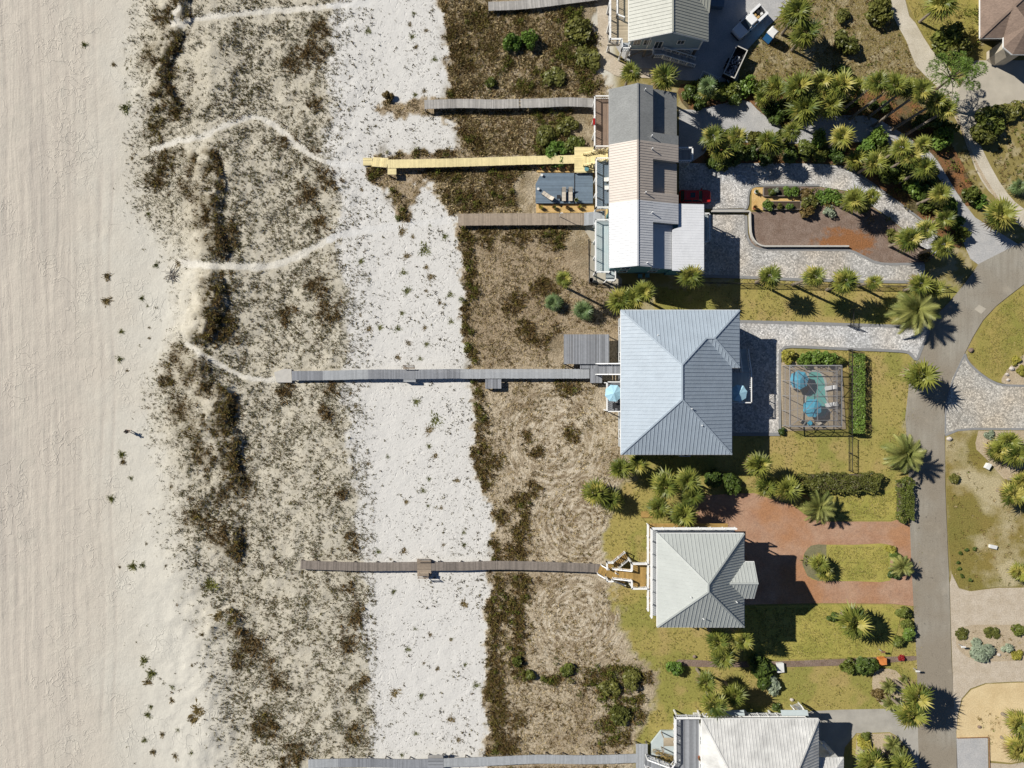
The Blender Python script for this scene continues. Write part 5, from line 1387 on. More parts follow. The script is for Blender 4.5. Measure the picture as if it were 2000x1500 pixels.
# ------------------------------------------------------------------ white-roofed house at the bottom edge
def house_cream():
    t = empty('beach_house')
    ze, m = 7.0, 0.42
    xw, xe, yn, ys = 26.0, 42.03, -45.9, -60.0
    run = (yn - ys) / 2; zr = ze + run * m
    r1, r2 = (xw + 3.7, (yn + ys) / 2, zr), (xe - 4.65, (yn + ys) / 2, zr)
    NW, SW, SE, NE = (xw, yn, ze), (xw, ys, ze), (xe, ys, ze), (xe, yn, ze)
    mt = 'roof_cream'
    roof_plane(t, [NW, SW, r1], mt, 0.5); roof_plane(t, [NW, r1, r2, NE], mt, 0.46); roof_plane(t, [NE, r2, SE], mt, 0.42); roof_plane(t, [SW, SE, r2, r1], mt, 0.46)
    caps(t, [(r1, r2), (NW, r1), (SW, r1), (NE, r2), (SE, r2)], mt)
    fascia(t, [(NW, NE), (NW, SW), (NE, SE)], 'white')
    # east wing, lower
    z2 = 5.6
    a, b, yq = W(1600, 1479, z2)[0], W(1648, 1479, z2)[0], W(1600, 1479, z2)[1]
    hw = 3.2
    roof_plane(t, [(a - 2.0, yq, z2), (a - 2.0, yq - hw, z2 + hw * .42), (b - hw, yq - hw, z2 + hw * .42), (b, yq, z2)], mt, 0.46)
    roof_plane(t, [(b, yq, z2), (b - hw, yq - hw, z2 + hw * .42), (b, yq - 2 * hw, z2)], mt, 0.46)
    walls(t, a - 2.0, b - 0.4, yq - 2 * hw + 0.3, yq - 0.4, 0, z2 - 0.12, 'siding_white', 'wing_wall')
    walls(t, xw + 0.5, xe - 0.5, ys + 0.5, yn - 2.2, 0, ze - 0.12, 'siding_white')
    window_rows(t, xw + 0.5, xe - 0.5, ys + 0.5, yn - 2.2, (1.8, 5.0), 'x-y+', 1.1, 1.4, 2.6)
    # west deck
    zd = 3.6
    x0, y1, _ = W(1316, 1396, zd)
    boards(t, x0, xw + 0.5, ys + 1, y1, zd, 'wood_slate', 'y', 0.2)
    yk = W(1316, 1484, zd)[1]
    railing(t, [(xw + 0.4, y1, zd), (x0, y1, zd), (x0, yk, zd)], cap=0.3, post=1.4)
    x9, y9, _ = W(1308, 1494, zd); x8, y8, _ = W(1262, 1477, 2.0)
    railing(t, [(x0, yk, zd), (x9, y9, zd), (x8, y8, 2.0)], cap=0.16, post=1.4)
    stairs(t, (x8, y8 - 0.9, 1.2), (x9 + 0.3, y9 - 0.8, zd), 1.4, 'wood_slate')
    posts(t, [(x0 + .8, y) for y in np.linspace(ys + 1.2, y1 - .9, 5)], 0, zd, 'white', 0.2)
    # narrow north balcony and canopies
    zb = 3.6
    xa, ya, _ = W(1372, 1393, zb); xz = W(1568, 1393, zb)[0]
    boards(t, xa, xz, yn - 2.2, ya, zb, 'wood_pale', 'x')
    railing(t, [(xa, ya, zb), (xz, ya, zb), (xz, yn - 2.1, zb)], cap=0.16, post=1.3)
    posts(t, [(x, ya - 1.2) for x in np.linspace(xa + .2, xz - .2, 5)], 0, zb, 'white', 0.18)
    for p0, p1 in ((1417, 1453), (1525, 1577)):
        c0, d0, _ = W(p0, 1387, 4.6); c1 = W(p1, 1387, 4.6)[0]
        MB().slab([(c0, yn - 0.45, 5.0), (c1, yn - 0.45, 5.0), (c1, d0, 4.6), (c0, d0, 4.6)], 0.1).build('canopy', M['deck_pale'], t)
    # stair at the north-east corner
    stairs(t, W(1570, 1402, 3.4), W(1552, 1375, 0.8), 1.1, 'wood_pale')
    railing(t, [W(1601, 1447, 3.4), W(1626, 1476, 2.4)], cap=0.2)
    vent_pipe(t, W(1575, 1460, 8.0), 0.4)
    tag(t, 'house with an off-white metal roof and grey west deck at the bottom edge', 'house')
    # lower patio west of the deck
    pa = MB()
    pts = [W(x, y, 0.5) for x, y in ((1272, 1476), (1272, 1452), (1291, 1428), (1340, 1428), (1340, 1478))]
    pa.slab(ccw(pts), 0.45)
    o = pa.build('patio', M['deck_pale'])
    tag(o, 'pale blue patio below the grey deck of the bottom house', kind='structure')
house_cream()

# ------------------------------------------------------------------ brown shingled house at the top right
def house_brown():
    t = empty('suburban_house')
    ze, m = 4.2, 0.55
    mt = 'shingle_brown'
    def Z(x, y): return W(x, y, ze)
    x0, y0 = Z(1915, 74)[0], Z(1915, 74)[1]
    x1, y1 = x0 + 14, y0 + 13
    xr = x0 + 6.5
    NW, SW, SE, NE = (x0, y1, ze), (x0, y0, ze), (x1, y0, ze), (x1, y1, ze)
    zr = ze + 6.5 * m
    r1, r2 = (xr, y0 + 6.5, zr), (x1 - 6.5, y0 + 6.5, zr)
    for pts in ([NW, SW, r1], [SW, SE, r2, r1], [SE, NE, r2], [NE, NW, r1, r2]): roof_plane(t, pts, mt, rib=False)
    caps(t, [(r1, r2), (NW, r1), (SW, r1), (SE, r2), (NE, r2)], mt, 0.3)
    # octagonal entry bay to the south
    cx, cy = Z(1988, 80)[0], Z(1988, 84)[1]
    rr = 2.3; top = (cx, cy + 1.6, ze + 2.3); ring = [(cx + rr * math.cos(R(a)), cy + rr * 0.8 * math.sin(R(a)), ze + 0.25) for a in (157, 202, 247, 293, 338, 23)]
    for i in range(5): roof_plane(t, [ring[i], ring[i + 1], top], mt, rib=False)
    roof_plane(t, [ring[0], top, (cx - 2.0, cy + 4.5, ze + 2.3 - .2)], mt, rib=False)
    roof_plane(t, [ring[5], (cx + 2.0, cy + 4.5, ze + 2.3 - .2), top], mt, rib=False)
    fascia(t, [(SW, NW), (SW, SE)], 'white')
    fascia(t, [(ring[i], ring[i + 1]) for i in range(5)], 'white')
    walls(t, x0 + 2.4, x1 - 0.6, y0 + 1.6, y1 - 0.6, 0, ze - 0.12, 'siding_sand')
    MB().slab([(cx + (p[0] - cx) * .82, cy + (p[1] - cy) * .82, ze + 0.05) for p in ring], ze).build('entry_bay', M['siding_sand'], t)
    window_rows(t, x0 + 2.4, x1 - 0.6, y0 + 1.6, y1 - 0.6, (1.7,), 'x-y-', 1.6, 1.5, 3.4)
    tag(t, 'brown shingled house with a hipped entry bay in the top right corner', 'house')
house_brown()

# ------------------------------------------------------------------ boardwalks
def boardwalk(name, line, width, z, mat, label, bw=0.16, split=None, mat2=None, breaks=()):
    """planks laid across a line of pixels; split = pixel x where the planks change"""
    t = empty(name)
    p = [Vector(W(x, y, z)) for x, y in catmull(line, 6)]
    def fill(mb_for):
        acc = 0.0
        for i in range(len(p) - 1):
            a, b = p[i], p[i + 1]
            L = (b - a).length; d = (b - a) / L; e = Vector((-d.y, d.x, 0)) * width / 2
            s = (bw - acc) if acc else 0.0
            while s + 0.0 < L:
                c = a + d * s
                px = 1000 + c.x / MPP / (1 - z / CAM_H)
                if not any(abs(px - q) < 1.2 for q in breaks):
                    h = bw * 0.46; j = Vector((0, 0, float(RNG.uniform(-0.006, 0.006)))); o = e.normalized() * float(RNG.uniform(-0.02, 0.02))
                    vs_ = [c - d * h - e + j + o, c + d * h - e + j + o, c + d * h + e + j + o, c - d * h + e + j + o]
                    blk = 0.5 + 0.5 * (vnoise(np.array([px / 26.0]), np.array([0.5]), 91)[0] - 0.5)
                    mb_for(px).slab(ccw(vs_), 0.05, tint=float(np.clip(0.55 * RNG.uniform(0, 1) + 0.45 * blk * 1.6 - 0.1, 0, 1)))
                s += bw
            acc = (L - s) + bw if s > L else 0.0
            acc = acc % bw
    m1, m2 = MB(), MB()
    fill(lambda px: m2 if (split and split(px)) else m1)
    if m1.v: m1.build('planks', M[mat], t)['kind'] = 'stuff'
    if m2.v: m2.build('planks', M[mat2], t)['kind'] = 'stuff'
    for s in (-1, 1):
        mb = MB()
        for i in range(len(p) - 1):
            d = (p[i + 1] - p[i]).normalized(); e = Vector((-d.y, d.x, 0)) * s * (width / 2 - 0.12)
            mb.bar(p[i] + e - Vector((0, 0, 0.18)), p[i + 1] + e - Vector((0, 0, 0.18)), 0.07, 0.24)
        mb.build('stringer', M['under'], t)
    run = 0
    for i in range(len(p) - 1):
        run += (p[i + 1] - p[i]).length
        if run > 2.4 or i == 0:
            run = 0
            d = (p[i + 1] - p[i]).normalized(); e = Vector((-d.y, d.x, 0)) * (width / 2 - 0.05)
            for s in (-1, 1):
                c = p[i] + e * s
                MB().box((c.x - .07, c.y - .07, -0.3), (c.x + .07, c.y + .07, z - 0.055)).build('post', M['under'], t)
    tag(t, label, 'boardwalk')
    return t

def deck_px(parent, r, z, mat, run='y', bw=0.16):
    x0, y1, _ = W(r[0], r[1], z); x1, y0, _ = W(r[2], r[3], z)
    b = boards(parent, x0, x1, y0, y1, z, mat, run, bw)
    posts(b, [(x0 + .1, y0 + .1), (x1 - .1, y0 + .1), (x0 + .1, y1 - .1), (x1 - .1, y1 - .1)], -0.3, z - 0.07, 'under', 0.14)
    return b

def bench_px(r, z, mat, label, back):
    """plank bench standing on a walk; back = +1 when the backrest is on the far (upper) side"""
    x0, y1, _ = W(r[0], r[1], z); x1, y0, _ = W(r[2], r[3], z)
    t = empty('bench', ((x0 + x1) / 2, (y0 + y1) / 2, z + 0.006))
    w, d = (x1 - x0) / 2, abs(y1 - y0) / 2
    for i in range(3): MB().box((-w, -d + i * 2 * d / 3 + .02, 0.40), (w, -d + (i + 1) * 2 * d / 3 - .02, 0.46), 0.3 + 0.2 * i).build('seat_board', M[mat], t)
    for i in range(2): MB().box((-w, back * (d + 0.12 + 0.05 * i) - .02, 0.62 + 0.2 * i), (w, back * (d + 0.12 + 0.05 * i) + .02, 0.78 + 0.2 * i)).build('back_board', M[mat], t)
    for s in (-1, 1):
        m = MB().box((s * (w - .12) - .04, -d + .03, 0), (s * (w - .12) + .04, d - .03, 0.395))
        m.bar((s * (w - .12), back * (d - .02), 0.1), (s * (w - .12), back * (d + .2), 1.0), 0.07, 0.07)
        m.build('leg', M[mat], t)
    tag(t, label, 'bench')

boardwalk('boardwalk', [(955, 12), (1010, 10), (1060, 5), (1130, -4), (1190, -12)], 1.3, 0.8, 'wood_grey', 'short grey boardwalk leaving the top edge of the scene')
boardwalk('boardwalk', [(830, 204), (900, 202), (960, 203), (1013, 202), (1060, 201), (1110, 199), (1160, 201)], 1.3, 1.2, 'wood_grey', 'silvery weathered boardwalk to the grey shingled unit', breaks=(1016,))
t = boardwalk('boardwalk', [(758, 320), (870, 318), (1000, 314), (1075, 312), (1126, 311)], 1.22, 1.15, 'wood_yellow', 'yellow painted boardwalk ending in steps on the white sand', 0.16)
deck_px(t, (1122, 287, 1160, 337), 1.16, 'wood_yellow', 'x'); deck_px(t, (757, 329, 774, 341), 1.145, 'wood_yellow', 'x')
deck_px(t, (709, 308, 727, 323), 0.42, 'wood_yellow', 'x')
stairs(t, W(727.5, 316, 0.42), W(757, 318, 1.15), 1.2, 'wood_yellow', 8, rails=False)
t = boardwalk('boardwalk', [(896, 429), (960, 428.5), (1060, 428), (1143, 428)], 1.72, 1.0, 'wood_brown', 'wide brown boardwalk to the white roofed unit', 0.17)
t = boardwalk('boardwalk', [(571, 734), (650, 733), (725, 731), (820, 731), (880, 730), (925, 730.5), (975, 730), (1060, 730), (1152, 730)], 1.38, 1.0, 'wood_slate', 'long slate grey boardwalk to the blue-roofed house', 0.15, split=lambda x: (630 < x < 720) or x > 900, mat2='wood_pale')
deck_px(t, (948, 740.5, 979, 759), 0.99, 'wood_slate', 'y'); deck_px(t, (788, 741, 812, 746), 0.99, 'wood_pale', 'x')
d = deck_px(t, (1101, 653, 1190, 711), 1.5, 'wood_slate', 'y', 0.15)
deck_px(t, (1133, 711.5, 1165, 720), 1.15, 'wood_slate', 'y'); deck_px(t, (1153, 705, 1163, 748), 1.13, 'wood_slate', 'y'); deck_px(t, (1163, 733, 1176, 748), 1.1, 'wood_slate', 'y')
deck_px(t, (1163, 708, 1176, 733), 1.11, 'wood_slate', 'y')
bench_px((788, 716, 811, 721), 1.0, 'wood_brown', 'brown slatted bench on the slate grey boardwalk', 1)
t = boardwalk('boardwalk', [(588, 1103), (640, 1105), (720, 1107), (815, 1106), (900, 1106), (970, 1104), (1040, 1105), (1100, 1107), (1171, 1110)], 1.27, 0.95, 'wood_dark', 'dark weathered boardwalk to the sage roofed house', 0.17)
deck_px(t, (815, 1096, 842, 1097.5), 0.96, 'wood_brown', 'x'); deck_px(t, (815, 1097.6, 842, 1126), 0.975, 'wood_brown', 'x')
bench_px((815, 1091, 842, 1097), 0.98, 'wood_brown', 'brown bench at the upper side of the dark boardwalk', 1)
bench_px((817, 1118, 838, 1124), 0.98, 'wood_brown', 'brown bench at the lower side of the dark boardwalk', -1)
t = boardwalk('boardwalk', [(603, 1492), (700, 1490), (800, 1492), (862, 1490), (960, 1487), (1050, 1483), (1150, 1484), (1244, 1481)], 1.27, 0.95, 'wood_slate', 'slate grey boardwalk along the bottom edge', 0.15, split=lambda x: x < 660 or x > 862, mat2='wood_pale')
deck_px(t, (836, 1477, 866, 1506), 0.97, 'wood_slate', 'x'); deck_px(t, (1242, 1453, 1265, 1520), 0.96, 'wood_pale', 'y')
bench_px((837, 1472, 866, 1478), 0.975, 'wood_grey', 'grey bench on the boardwalk at the bottom edge', 1)

# concrete landing where the slate boardwalk meets the sand
mb = MB(); pts = [W(x, y, 0.55) for x, y in ((535, 727), (556, 720), (569, 721), (570, 747), (540, 747))]
o = mb.slab(ccw(pts), 0.5).build('boardwalk_landing', M['wall_stone']); tag(o, 'pale concrete pad at the beach end of the slate boardwalk', kind='structure')

# blue-grey sun deck with furniture
sd = empty('sun_deck')
pts = [W(x, y, 0.6) for x, y in ((1057, 338), (1158, 338), (1158, 397), (1046, 397), (1046, 358))]
x_lo, x_hi = min(p[0] for p in pts), max(p[0] for p in pts)
y_hi, y_lo = pts[0][1], pts[2][1]
mb = MB(); n = 28
for i in range(n):
    a, b = y_lo + (y_hi - y_lo) * i / n + 0.006, y_lo + (y_hi - y_lo) * (i + 1) / n - 0.006
    cut = max(0.0, (b - pts[4][1]) / (y_hi - pts[4][1])) * (pts[0][0] - pts[3][0])
    for s0, s1 in ((x_lo + cut, W(1122, 0, .6)[0] - .03), (W(1122, 0, .6)[0] + .03, x_hi)):
        mb.box((s0, a, 0.54), (s1, b, 0.6 + float(RNG.uniform(-.004, .004))), float(RNG.uniform(0, 1)))
mb.build('deck_boards', M['wood_blue'], sd)['kind'] = 'stuff'
MB().box((x_lo + 0.1, y_lo + 0.1, 0), (x_hi - 0.1, y_hi - 1.6, 0.53)).build('deck_base', M['under'], sd)
MB().box((W(1122, 0, .6)[0] - .05, y_lo, 0.45), (W(1122, 0, .6)[0] + .05, y_hi, 0.66)).build('dividing_beam', M['dark'], sd)
tag(sd, 'blue-grey painted sun deck beside the yellow boardwalk', 'deck')
for r, lab in (((1048, 321, 1122, 337), 'ochre gravel strip above the blue sun deck'), ((1047, 399, 1160, 416), 'ochre gravel strip below the blue sun deck')):
    sheet('gravel_strip', [(r[0], r[1]), (r[2], r[1]), (r[2], r[3]), (r[0], r[3])], 0.13, 'ochre', lab)

def lounger(px, py, rz, label):
    t = empty('sun_lounger', W(px, py, 0.605), R(rz))
    f = MB()
    for s in (-1, 1): f.bar((-0.95, s * 0.3, 0.28), (0.95, s * 0.3, 0.28), 0.05, 0.05)
    for x in (-0.95, -0.3, 0.95): f.bar((x, -0.3, 0.28), (x, 0.3, 0.28), 0.05, 0.05)
    f.build('frame', M['dark'], t)
    for x in (-0.85, 0.7):
        for s in (-1, 1): MB().box((x - .025, s * .3 - .025, 0), (x + .025, s * .3 + .025, 0.255)).build('leg', M['dark'], t)
    for i in range(3): MB().box((-0.35 + i * 0.44, -0.28, 0.31), (0.06 + i * 0.44, 0.28, 0.38), 0.4 + .2 * (i % 2)).build('seat_cushion', M['cushion'], t)
    mb = MB(); mb.bar((-0.36, 0, 0.34), (-0.95, 0, 0.82), 0.56, 0.08); mb.build('back_cushion', M['cushion'], t)
    tag(t, label, 'lounger')
lounger(1070, 384, 145, 'beige lounger set at an angle on the blue sun deck')
lounger(1101, 381, -90, 'left of the two parallel beige loungers on the blue deck')
lounger(1114, 381, -90, 'right of the two parallel beige loungers, nearest the dividing beam')

def pot(px, py, z, s, mat, label, plant='leaf_olive', name='planter'):
    t = empty(name, W(px, py, z))
    MB().tube([(0, 0, 0), (0, 0, 0.22 * s), (0, 0, 0.42 * s)], [0.16 * s, 0.22 * s, 0.25 * s], 10).build('pot', M[mat], t)
    if plant:
        co = MB()
        rr = random.Random(int(px * 7 + py))
        for i in range(60):
            a, e = rr.uniform(0, 6.28), rr.uniform(0.2, 1.4)
            L = rr.uniform(0.2, 0.5) * s
            q = Vector((math.cos(a) * math.cos(e), math.sin(a) * math.cos(e), math.sin(e))) * L
            side = Vector((-math.sin(a), math.cos(a), 0)) * 0.05 * s
            b = Vector((0, 0, 0.40 * s))
            co.add([b - side, b + side, b + q], [(0, 1, 2)], rr.random())
        co.build('leaves', M[plant], t)
    tag(t, label, 'planter')
for i, x in enumerate((1058, 1071, 1091, 1108)):
    pot(x, 329, 0.132, 1.15, 'terracotta', '%s planter from the left in the gravel strip above the blue deck' % ('first', 'second', 'third', 'fourth')[i], ('leaf_dark', 'leaf_rust', 'leaf_olive', 'leaf_rust')[i])
for i, x in enumerate((1056, 1082, 1108, 1131)):
    pot(x, 406, 0.132, 1.2, 'terracotta', '%s planter from the left in the gravel strip below the blue deck' % ('first', 'second', 'third', 'fourth')[i], ('leaf_yellow', 'leaf_olive', 'leaf_rust', 'leaf_yellow')[i])
pot(1145, 332, 1.161, 1.3, 'teal_pot', 'teal pot on the yellow platform', None)
pot(1058, 343, 0.605, 0.8, 'siding_white', 'white pot near the cut corner of the blue deck', None)
pot(1051, 370, 0.605, 0.8, 'siding_white', 'white pot at the west edge of the blue deck', None)
pot(1125, 392, 0.605, 1.2, 'stone', 'pale pot at the lower end of the dividing beam', 'leaf_dark')
# side table beside the loungers
t = empty('side_table', W(1091, 386, 0.605)); MB().box((-.28, -.28, .42), (.28, .28, .46)).build('table_top', M['dark'], t)
for sx in (-1, 1):
    for sy in (-1, 1): MB().box((sx * .24 - .02, sy * .24 - .02, 0), (sx * .24 + .02, sy * .24 + .02, .418)).build('leg', M['dark'], t)
tag(t, 'small dark side table between the angled and the parallel loungers', 'table')
# shower post by the brown boardwalk
t = empty('shower_post', W(1093, 423, 1.0)); MB().tube([(0, 0, 0), (0, 0, 2.2)], 0.05, 8).build('pole', M['white'], t); MB().tube([(0, 0, 2.15), (0.35, 0, 2.3)], 0.04, 6).build('arm', M['white'], t)
tag(t, 'white shower post rising from the brown boardwalk', 'shower')

# ------------------------------------------------------------------ umbrellas
def umbrella(x, y, z, r, h, mat, label, rot=0):
    t = empty('patio_umbrella', (x, y, z), rot)
    n = 8
    for i in range(n):
        a0, a1 = 2 * math.pi * i / n, 2 * math.pi * (i + 1) / n
        p, q, am = Vector((r * math.cos(a0), r * math.sin(a0), h - 0.45)), Vector((r * math.cos(a1), r * math.sin(a1), h - 0.45)), (a0 + a1) / 2
        m = Vector((r * .9 * math.cos(am), r * .9 * math.sin(am), h - 0.47)); top = Vector((0, 0, h)); d = Vector((0, 0, -0.03))
        MB().add([top, p, m, q, top + d, p + d, m + d, q + d], [(0, 1, 2), (0, 2, 3), (6, 5, 4), (7, 6, 4), (1, 5, 6, 2), (2, 6, 7, 3)], (i % 2) * 0.8 + 0.1).build('canopy_panel', M[mat], t)
        MB().bar(p - Vector((0, 0, .04)), top - Vector((0, 0, .06)), 0.025, 0.03).build('rib', M['trim'], t)
    MB().tube([(0, 0, 0), (0, 0, h - 0.05)], 0.03, 8).build('pole', M['trim'], t)
    MB().tube([(0, 0, 0), (0, 0, 0.08)], 0.28, 12).build('base', M['trim'], t)
    tag(t, label, 'umbrella')
x, y, _ = W(1199, 768, 5.6); umbrella(x, y, 3.401, 1.25, 2.3, 'umbrella', 'pale blue umbrella on the west balcony of the blue-roofed house', 0.3)
x, y, _ = W(1444, 768, 5.4); umbrella(x, y, 3.401, 1.25, 2.1, 'umbrella', 'pale blue umbrella half in shade on the east balcony of the blue-roofed house', 0.2)
# table on the west balcony
t = empty('patio_table', (W(1202, 792, 3.4)[0], W(1202, 792, 3.4)[1], 3.401)); MB().box((-.5, -.4, .7), (.5, .4, .74)).build('table_top', M['dark'], t)
for sx in (-1, 1):
    for sy in (-1, 1): MB().box((sx * .44 - .025, sy * .34 - .025, 0), (sx * .44 + .025, sy * .34 + .025, .698)).build('leg', M['dark'], t)
tag(t, 'dark table on the west balcony below the pale blue umbrella', 'table')

# ------------------------------------------------------------------ pool under its screened cage
def pool():
    sheet('pool_deck', [(1524, 708), (1644, 703), (1652, 838), (1528, 842)], 0.021, 'tanbed', 'tan pool deck inside the screened enclosure')
    pts = catmull([(1578, 728), (1600, 726), (1612, 745), (1614, 775), (1618, 800), (1606, 815), (1580, 808), (1572, 780), (1583, 757)], 5, True)
    o = MB().slab(ccw([W(a, b, 0.026) for a, b in pts]), 0.004).build('pool_water', M['pool_water']); tag(o, 'teal swimming pool with a curved outline', kind='structure')
    band('pool_coping', pts + [pts[0]], 0.3, 0.02, 0.06, 'wall_stone', 'pale coping round the teal pool')
    t = empty('pool_enclosure')
    z = 2.9; zt = 3.5
    x0, x1, y0, y1 = 39.6, 47.0, -6.05, 2.65
    rx0, rx1, ry0, ry1 = x0 + 0.9, x1 - 0.9, y0 + 0.9, y1 - 0.9
    fr = MB()
    def bar(a, b, w=0.09): fr.bar(a, b, w * 0.85, w * 0.85)
    lo = [(x0, y0), (x1, y0), (x1, y1), (x0, y1)]; hi = [(rx0, ry0), (rx1, ry0), (rx1, ry1), (rx0, ry1)]
    for i in range(4):
        a, b, c, d = lo[i], lo[(i + 1) % 4], hi[i], hi[(i + 1) % 4]
        bar((*a, z), (*b, z), 0.13); bar((*c, zt), (*d, zt), 0.07); bar((*a, z), (*c, zt), 0.08)
        bar((*a, 1.1), (*b, 1.1), 0.06)
        n = 4
        for k in range(n):
            q = [a[j] + (b[j] - a[j]) * k / n for j in (0, 1)]
            bar((*q, 0), (*q, z), 0.09)
            if k: bar((*q, z), (c[0] + (d[0] - c[0]) * k / n, c[1] + (d[1] - c[1]) * k / n, zt), 0.06)
    ym = (ry0 + ry1) / 2; xm = (rx0 + rx1) / 2
    for y in (ry0 + (ry1 - ry0) / 4, ym, ry1 - (ry1 - ry0) / 4): bar((rx0, y, zt), (rx1, y, zt), 0.075)
    bar((xm, ry0, zt), (xm, ry1, zt), 0.075)
    bar((rx0, ry0, zt), (xm, ym, zt), 0.06); bar((rx1, ry0, zt), (xm, ym, zt), 0.06); bar((rx0, ry1, zt), (xm, ym, zt), 0.06); bar((rx1, ry1, zt), (xm, ym, zt), 0.06)
    fr.build('frame', M['alu'], t)
    roof = [(hi[i][0], hi[i][1], zt + 0.05) for i in range(4)]
    MB().add(roof, [(0, 1, 2, 3)]).build('roof_screen', M['screen'], t)
    for i in range(4):
        a, b, c, d = lo[i], lo[(i + 1) % 4], hi[i], hi[(i + 1) % 4]
        MB().add([(*a, z + .07), (*b, z + .07), (*d, zt + .05), (*c, zt + .05)], [(0, 1, 2, 3)]).build('roof_screen', M['screen'], t)
        MB().add([(*a, 0), (*b, 0), (*b, z), (*a, z)], [(0, 1, 2, 3)]).build('wall_screen', M['screen'], t)
    tag(t, 'screened pool enclosure with dark frame east of the blue-roofed house', 'pool enclosure')
    a = W(1562, 742, 2.2); umbrella(a[0], a[1], 0.022, 1.4, 2.4, 'umbrella_teal', 'turquoise umbrella in the upper corner of the pool enclosure', 0.1)
    a = W(1588, 797, 2.2); umbrella(a[0], a[1], 0.022, 1.4, 2.4, 'umbrella_teal', 'turquoise umbrella in the lower part of the pool enclosure', 0.35)
    # chairs and table at the lower end
    for i, (cx, cy, rz, mt, lab) in enumerate(((1580, 826, 40, 'umbrella_teal', 'turquoise pool chair at the lower end of the enclosure'), (1566, 824, -30, 'cushion', 'beige pool chair left of the turquoise one'), (1594, 822, 120, 'cushion', 'beige pool chair right of the turquoise one'), (1546, 752, 90, 'cushion', 'beige pool chair beside the upper umbrella'))):
        c = empty('pool_chair', W(cx, cy, 0.022), R(rz))
        MB().box((-.3, -.3, .36), (.3, .3, .44)).build('seat', M[mt], c)
        m = MB(); m.bar((-.3, 0, .44), (-.5, 0, 1.0), .56, .07); m.build('backrest', M[mt], c)
        for sx in (-1, 1):
            for sy in (-1, 1): MB().box((sx * .26 - .025, sy * .26 - .025, 0), (sx * .26 + .025, sy * .26 + .025, .358)).build('leg', M['dark'], c)
        tag(c, lab, 'chair')
    for i, (cx, cy) in enumerate(((1621, 757), (1622, 790))):
        c = empty('pool_lounger', W(cx, cy, 0.022), R(10))
        MB().box((-.9, -.3, .28), (.3, .3, .35)).build('seat', M['white'], c); m = MB(); m.bar((.3, 0, .31), (.85, 0, .7), .58, .06); m.build('backrest', M['white'], c)
        for sx in (-.8, .2):
            for sy in (-1, 1): MB().box((sx - .025, sy * .26 - .025, 0), (sx + .025, sy * .26 + .025, .278)).build('leg', M['dark'], c)
        tag(c, '%s white lounger on the east side of the pool' % ('upper', 'lower')[i], 'lounger')
pool()

# ------------------------------------------------------------------ fences and gates
def fence(line, h, label, name='metal_fence', z0=0.0, pick_=0.13):
    t = empty(name)
    pts = [Vector(W(x, y)) for x, y in line]
    pk = MB(); rl = MB()
    for i in range(len(pts) - 1):
        p, q = pts[i], pts[i + 1]; L = (q - p).length; n = max(1, int(round(L / 2.2)))
        for k in range(n + (i == len(pts) - 2)):
            c = p + (q - p) * k / n
            MB().box((c.x - .04, c.y - .04, 0), (c.x + .04, c.y + .04, h + .06)).build('post', M['dark'], t)
        for zz in (0.15, h - 0.12, h - 0.02): rl.bar(p + Vector((0, 0, zz)), q + Vector((0, 0, zz)), 0.04, 0.04)
        m = int(L / pick_)
        for k in range(1, m):
            c = p + (q - p) * k / m
            pk.box((c.x - .009, c.y - .009, 0.05), (c.x + .009, c.y + .009, h))
    rl.build('rails', M['dark'], t)
    o = pk.build('pickets', M['dark'], t); o['kind'] = 'stuff'
    tag(t, label, 'fence')
fence([(1657, 850), (1657, 918)], 1.35, 'black metal fence crossing the lawn south of the clipped hedge')
fence([(1657, 684), (1657, 845)], 1.35, 'black metal fence between the pool cage and the clipped hedge')
fence([(1330, 553), (1560, 557), (1850, 562)], 1.25, 'long black fence between the cobble drive and the lawn')
fence([(1660, 606), (1660, 636)], 1.3, 'short black fence length north of the silver cobble drive')
fence([(1655, 636), (1675, 640)], 1.3, 'black gate leaf standing open by the silver drive', 'metal_gate')
fence([(1656, 683), (1680, 690)], 1.3, 'black gate leaf at the north end of the clipped hedge', 'metal_gate')
fence([(1230, 558), (1150, 553), (1149, 470)], 1.1, 'low dark fence at the corner of the white roofed unit')
def board_wall(line, h, mat, label, th=0.08):
    o = band('edging_board', line, th, 0, h, mat)
    tag(o, label, 'edging')
board_wall([(1869, 1441), (1930, 1439.5)], 0.18, 'rust', 'rusty board along the top of the grey gravel pad')
board_wall([(1930.8, 1439.5), (1933, 1560)], 0.18, 'rust', 'rusty board on the right side of the grey gravel pad')

# ------------------------------------------------------------------ palms
def fan_frond(seed, n=14):
    rr = random.Random(seed); mb = MB()
    mb.bar((0, 0, 0), (0.62, 0, 0.03), 0.05, 0.03, tint=0.6)
    for i in range(n):
        a = R(-128 + 256 * i / (n - 1) + rr.uniform(-4, 4))
        L = 0.98 * (0.66 + 0.34 * math.cos(a * 0.7)) * rr.uniform(0.82, 1.12)
        d = Vector((math.cos(a), math.sin(a), 0)); e = Vector((-d.y, d.x, 0))
        b = Vector((0.58, 0, 0.03)) + d * 0.03
        cup = 0.12 * abs(math.sin(a))
        m = b + d * L * 0.4 + Vector((0, 0, cup - 0.02)); tip = b + d * L + Vector((0, 0, cup - rr.uniform(0.10, 0.34) * L))
        w = 0.078 * rr.uniform(0.75, 1.2)
        tt = rr.uniform(0, 1)
        mb.add([b, m - e * w + Vector((0, 0, .02)), m + e * w + Vector((0, 0, -.02)), tip], [(0, 2, 1), (1, 2, 3)], tt)
    return mb

